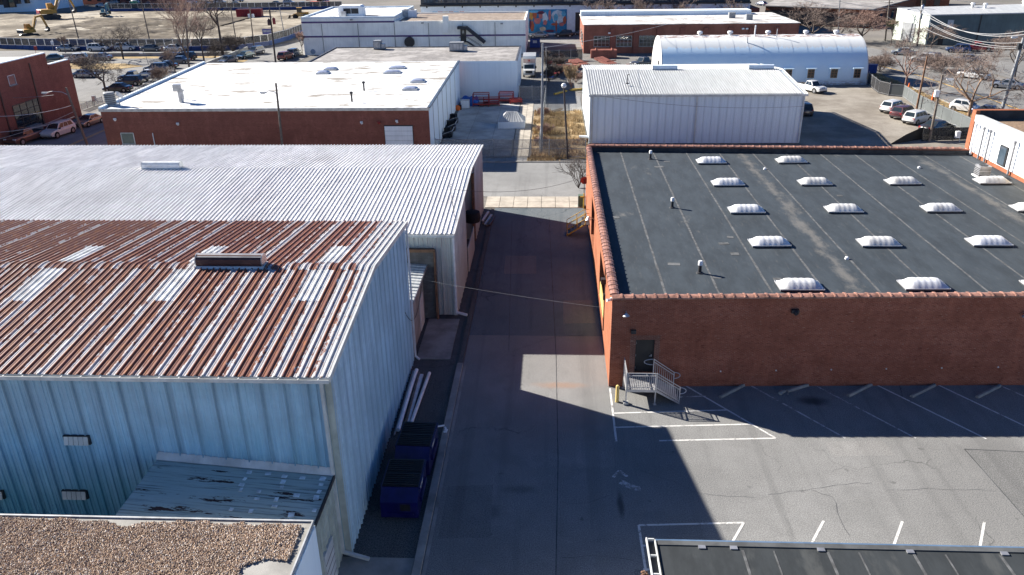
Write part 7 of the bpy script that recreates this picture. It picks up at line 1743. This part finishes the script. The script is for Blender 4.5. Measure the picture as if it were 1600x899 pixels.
# orange telehandler on the far street
p = G(500,13); th_ = thing('telehandler', (p.x,p.y,0.1), 'orange telehandler at the far hoarding', 'telehandler', rz=RAD(170)); th_.scale = (1.5,)*3
m = MB(); m.box(-2.4,2.4,-0.9,0.9,0.8,1.5); m.build('chassis', ORANGE, th_, local=True); m = MB(); m.beam((-2.6,0.3,2.4),(3.2,0.3,2.0),0.5,0.6); m.build('boom', ORANGE, th_, local=True)
m = MB(); m.box(-0.6,0.7,-0.9,-0.1,1.5,2.6); m.build('cab', GLASS, th_, local=True); m = MB(); m.box(-0.7,0.8,-1.0,0.0,2.6,2.72); m.build('cab_roof', DARKM, th_, local=True)
for x in (-1.6,1.6):
    for y in (-0.95,0.95):
        m = MB(); m.tube((x,y-0.2,0.65),(x,y+0.2,0.65),0.65,0.65,14); m.build('wheel', RUBBER, th_, local=True)
# red container, toilet, kiosk sign
def ribbed_box(name, px, py, L, W, H_, mat, label, cat, rz=0, lid=None):
    p = G(px, py); t = thing(name, (p.x,p.y,0.05), label, cat, rz=RAD(rz))
    m = MB(); m.box(-L/2,L/2,-W/2,W/2,0.1,H_); m.build('shell', mat, t, local=True)
    n = int(L/0.8)
    for i in range(n):
        x = -L/2+(i+0.5)*L/n
        for y in (-W/2-0.05, W/2+0.05):
            m = MB(); m.box(x-0.06,x+0.06,y-0.05,y+0.05,0.15,H_-0.1); m.build('rib', mat, t, local=True)
    m = MB(); m.box(-L/2+0.1,L/2-0.1,-W/2+0.1,W/2-0.1,H_,H_+0.03); m.build('top', lid or DARKM, t, local=True)
    for y in (-W/2, W/2):
        m = MB(); m.box(-L/2,L/2,y-0.08,y+0.08,H_-0.12,H_+0.06); m.build('rim', mat, t, local=True)
    return t
ribbed_box('red_container', 391, 27, 8.2, 2.5, 2.5, CATR, 'dark red open container on the pale dirt', 'container', 4)
p = G(212,17); pt_ = thing('portable_toilet', (p.x,p.y,0), 'green portable toilet before the far hoarding', 'toilet')
m = MB(); m.box(-0.9,0.9,-0.9,0.9,0.1,3.4); m.build('cabin', paint('toilet_green', (0.03,0.20,0.13), 0.5), pt_, local=True); m = MB(); m.lathe([(1.1,3.4),(0.9,3.7),(0.2,3.85)],(0,0,0),8); m.build('roof', TRIM, pt_, local=True); m = MB(); m.box(-0.6,0.6,-0.95,-0.9,0.3,3.1); m.build('door', MATS['toilet_green'], pt_, local=True)
p = G(420,66); sn = thing('banner_sign', p, 'purple and white banner board on posts behind the transformer pole', 'sign')
for x in (-1.1,1.1):
    m = MB(); m.tube((x,0,0),(x,0,3.2),0.07); m.build('post', STEEL, sn, local=True)
m = MB(); m.box(-1.3,1.3,-0.06,0.0,1.9,3.2); bd = m.build('board', paint('banner_purple', (0.10,0.09,0.28), 0.6), sn, local=True)
for k in range(7):
    m = MB(); m.box(-1.15+0.34*k,-0.95+0.34*k,-0.075,-0.06,2.35,2.9); m.build('letter_block', TRIM, bd, local=True)
# ---- things in the concrete yard and the works yard
def rack(px, py, L, W, H_, label, rz=0, mat=RED, base=None):
    p = base or G(px, py); t = thing('steel_rack', (p.x,p.y,0.04), label, 'rack', 'red steel racks in the concrete yard', RAD(rz))
    for x in (-L/2, L/2):
        for y in (-W/2, W/2):
            m = MB(); m.box(x-0.05,x+0.05,y-0.05,y+0.05,0.0,H_); m.build('upright', mat, t, local=True)
    for z in (0.3, H_*0.62, H_):
        for y in (-W/2, W/2):
            m = MB(); m.box(-L/2,L/2,y-0.05,y+0.05,z-0.06,z+0.06); m.build('beam', mat, t, local=True)
    m = MB(); m.box(-L/2,L/2,-W/2,W/2,0.34,0.42); m.build('deck', mat, t, local=True)
    return t
rack(752,166,2.4,1.4,1.9,'tall red steel rack beside the blue tarpaulin'); rack(768,165,2.4,1.4,1.1,'low red steel rack second from the tarpaulin',4); rack(791,160,2.2,1.3,1.5,'open red steel rack before the white wall',-3); rack(806,162,1.8,1.2,0.7,'low red rack at the right end of the yard',8)
for i in range(2):
    m = MB(); m.tube((0,-0.08,0.35),(0,0.08,0.35),0.35,0.35,14)
def crumple(name, p, sx, sy, sz, mat, label, cat, seed):
    rnd = random.Random(seed); m = MB(); n = 12; vs = []; fs = []
    for i in range(n+1):
        for j in range(n+1):
            u, v = -1+2*i/n, -1+2*j/n; e = max(0,1-u**4)*max(0,1-v**4)
            vs.append((u*sx, v*sy, sz*e**0.4*(0.65+0.5*mn.noise(Vector((u*2+seed, v*2, seed)))) if e > 0 else 0))
    for i in range(n):
        for j in range(n): fs.append((i*(n+1)+j,(i+1)*(n+1)+j,(i+1)*(n+1)+j+1,i*(n+1)+j+1))
    m.add(vs, fs); o = m.build(name, mat, local=True, smooth=True); o.location = p; return tag(o, label, cat)
crumple('blue_tarpaulin', G(734,164,0.03), 1.5, 1.2, 1.7, paint('tarp_blue', (0.015,0.11,0.42), 0.5, var=0.3), 'bright blue tarpaulin over a heap beside the white wall', 'tarpaulin', 3)
t = thing('white_cabinet', G(727,169,0.04), 'white cabinet leaning before the blue tarpaulin', 'cabinet'); m = MB(); m.box(-0.65,0.65,-0.35,0.35,0.0,1.25); m.build('body', TRIM, t, local=True); m = MB(); m.box(-0.6,0.6,-0.38,-0.35,0.08,1.15); m.build('door', WALL_WHITE, t, local=True)
t = thing('orange_barrel_bag', G(715,172,0.04), 'small orange and dark heap by the yellow post', 'heap'); m = MB(); m.lathe([(0.4,0),(0.45,0.4),(0.2,0.7),(0,0.75)],(0,0,0),9); m.build('bag', ORANGE, t, local=True); m = MB(); m.obox((0.3,0.2,0.35),(0.5,0.4,0.7),0.3); m.build('box', BLACK, t, local=True)
p = G(709,172); m = MB(); m.tube(p, p+Vector((0,0,1.6)), 0.1, 0.1, 8); m.lathe([(0.1,1.6),(0.05,1.7),(0,1.72)], p, 8); tag(m.build('yellow_post', YELLOW_P, at=p), 'thin yellow post against the white side wall', 'post')
def junk(px, py, label, seed, s=1.0):
    rnd = random.Random(seed); t = thing('scrap_machine', G(px,py,0.04), label, 'scrap', 'dark scrap along the white wall')
    m = MB(); m.box(-0.7*s,0.7*s,-0.6*s,0.6*s,0.1,0.6*s); m.build('base', DARKM, t, local=True)
    m = MB(); m.obox((0.1*s,0.1*s,0.9*s),(0.8*s,0.7*s,0.6*s),rnd.uniform(-.4,.4)); m.build('engine', BLACK, t, local=True)
    m = MB(); m.path([(-0.7*s,-0.6*s,0.4),(0.8*s,-0.9*s,1.0*s),(0.9*s,0.4*s,1.2*s)],0.05); m.build('frame', STEEL, t, local=True)
    m = MB(); m.tube((0.4*s,-0.62*s,0.3*s),(0.4*s,-0.75*s,0.3*s),0.28*s,0.28*s,10); m.build('wheel', RUBBER, t, local=True)
junk(708,192,'grey scrap machine farthest along the white wall',1); junk(703,204,'dark scrap machine with yellowish plate along the white wall',2,1.1); junk(699,214,'black scrap frame nearest the street along the white wall',3)
# white folded-metal cover standing in the yard
wc = thing('white_metal_cover', G(800,197,0.04), 'white ribbed hip roofed cover standing on the yard walk', 'cover')
L, W, H_ = 3.6, 3.4, 1.9
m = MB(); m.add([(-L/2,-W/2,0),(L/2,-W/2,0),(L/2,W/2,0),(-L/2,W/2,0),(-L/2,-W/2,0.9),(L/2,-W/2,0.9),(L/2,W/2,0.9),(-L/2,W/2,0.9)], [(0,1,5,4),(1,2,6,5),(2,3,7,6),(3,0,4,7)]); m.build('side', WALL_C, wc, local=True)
for k, f in enumerate([((-L/2,-W/2,0.9),(L/2,-W/2,0.9),(L*0.2,W*0.1,H_),(-L*0.2,W*0.1,H_)),((L/2,-W/2,0.9),(L/2,W/2,0.9),(L*0.2,W*0.1,H_)),((L/2,W/2,0.9),(-L/2,W/2,0.9),(-L*0.2,W*0.1,H_),(L*0.2,W*0.1,H_)),((-L/2,W/2,0.9),(-L/2,-W/2,0.9),(-L*0.2,W*0.1,H_))]):
    m = MB(); m.poly(f); o = m.build('roof_face', GM_ROOF, wc, local=True)
    if k == 0:
        for i in range(9):
            u = (i+0.5)/9; a = Vector(f[0]).lerp(Vector(f[1]),u); b = Vector(f[3]).lerp(Vector(f[2]),u); q = MB(); q.beam(a+Vector((0,0,0.02)), b+Vector((0,0,0.02)), 0.05, 0.05); q.build('rib', GM_ROOF, o, local=True)
# steel stacks
PRIMER = paint('red_primer', (0.25,0.085,0.06), 0.7, var=0.3, scale=1.0)
def stack(px, py, L, W, H_, rz, label, n=4, tilt=0):
    t = thing('steel_stack', G(px,py,0.02), label, 'steel stack', 'red primed steel in the works yard', RAD(rz))
    for i in range(n):
        m = MB(); m.obox((0,(i-(n-1)/2)*W/n,H_/2),(L*random.uniform(0.92,1.0),W/n*0.8,H_),0,RAD(tilt)); m.build('beam', PRIMER, t, local=True)
    for x in (-L*0.3, L*0.3):
        m = MB(); m.obox((x,0,H_+0.1),(0.12,W,0.2)); m.build('dunnage', PRIMER, t, local=True)
random.seed(12)
stack(943,90,5.6,2.4,1.6,0,'long stack of red primed steel beside the brick workshop'); stack(944,82,4.5,1.6,1.5,2,'second red primed stack behind the first against the workshop')
stack(888,108,5.5,2.8,0.8,62,'fan of red primed beams left of the pale shed roof',5,8); stack(877,112,5.0,2.0,0.7,70,'loose red beams nearest the lane fence',4,6); stack(905,101,4.2,2.6,0.5,-55,'flat red frame lying in the works yard',3,10); stack(947,98,5.0,2.6,0.4,-50,'sloping red frame before the black pickup',3,12); stack(1000,103,6,0.6,0.4,10,'long low red beam beside the black pickup',2)
for i, (px, py, lab) in enumerate(((860,122,'heap of dark scrap by the lane fence'),(866,104,'dark scrap heap among the brush'),(896,118,'dark scrap heap beside the loose beams'))):
    rnd = random.Random(i); t = thing('scrap_heap', G(px,py,0.02), lab, 'scrap heap', 'scrap heaps in the works yard')
    for k in range(16):
        m = MB(); m.obox((rnd.uniform(-1.4,1.4),rnd.uniform(-1.2,1.2),rnd.uniform(0.15,0.8)),(rnd.uniform(.3,1.4),rnd.uniform(.2,.6),rnd.uniform(.05,.4)),rnd.uniform(0,3),rnd.uniform(-.5,.5)); m.build('scrap_piece', rnd.choice((PRIMER,DARKM,BLACK,GREYPOLE,RED,BLUEP)), t, local=True)
ribbed_box('blue_skip', 836, 75, 2.3, 1.9, 2.0, paint('skip_blue', (0.012,0.045,0.22), 0.5, var=0.2), 'blue waste skip with pale notice at the end of the lane', 'skip', 0, BLACK)
p = G(836,75); m = MB(); m.box(p.x-0.45,p.x+0.45,p.y-1.08,p.y-1.06,1.2,1.75); tag(m.build('skip_notice', TRIM, [o for o in COL.objects if o.name == 'blue_skip'][0]))
ribbed_box('blue_drum_rack', 1360, 115, 1.6, 1.4, 1.6, MATS['skip_blue'], 'blue container beyond the end of the arched hut', 'container')
# cones, timber baulks, log
cm = MB(); cm.lathe([(0.04,0.95),(0.16,0.05)],(0,0,0),12); cm.box(-0.22,0.22,-0.22,0.22,0.0,0.05); cme = cm.mesh('traffic_cone', ORANGE)
for px, py, lab in ((1418,146,'orange traffic cone beside the first street tree'),(1456,161,'orange traffic cone on the verge between the two poles')):
    o = inst('traffic_cone', cme, None, G(px,py,0.03)); o.scale = (1.7,)*3; tag(o, lab, 'traffic cone', 'traffic cones on the verge')
for i, (a, b) in enumerate((((866,147),(885,142)),((890,141),(914,139)))):
    p, q = G(*a,0.15), G(*b,0.15); m = MB(); m.beam(p,q,0.3,0.28); tag(m.build('yellow_kerb_bar', YELLOW, at=p), ['left','right'][i]+' yellow parking bar across the drive apron', 'barrier', 'yellow parking bars')
p, q = G(863,175,0.3), G(878,170,0.45); m = MB(); m.tube(p,q,0.22,0.18,8); tag(m.build('fallen_log', WOOD_P, at=p), 'weathered log lying on the dry grass', 'log')
p = G(917,219,0.1); t = thing('wall_spout', p, 'white pipe stub on timber at the foot of the pale shed', 'pipe'); m = MB(); m.tube((-1.0,0,0.4),(0.4,0,0.4),0.2,0.2,10); m.build('pipe', PVC, t, local=True); m = MB(); m.box(-1.2,0.3,-0.3,0.3,0,0.2); m.build('sleeper', WOOD_B, t, local=True)
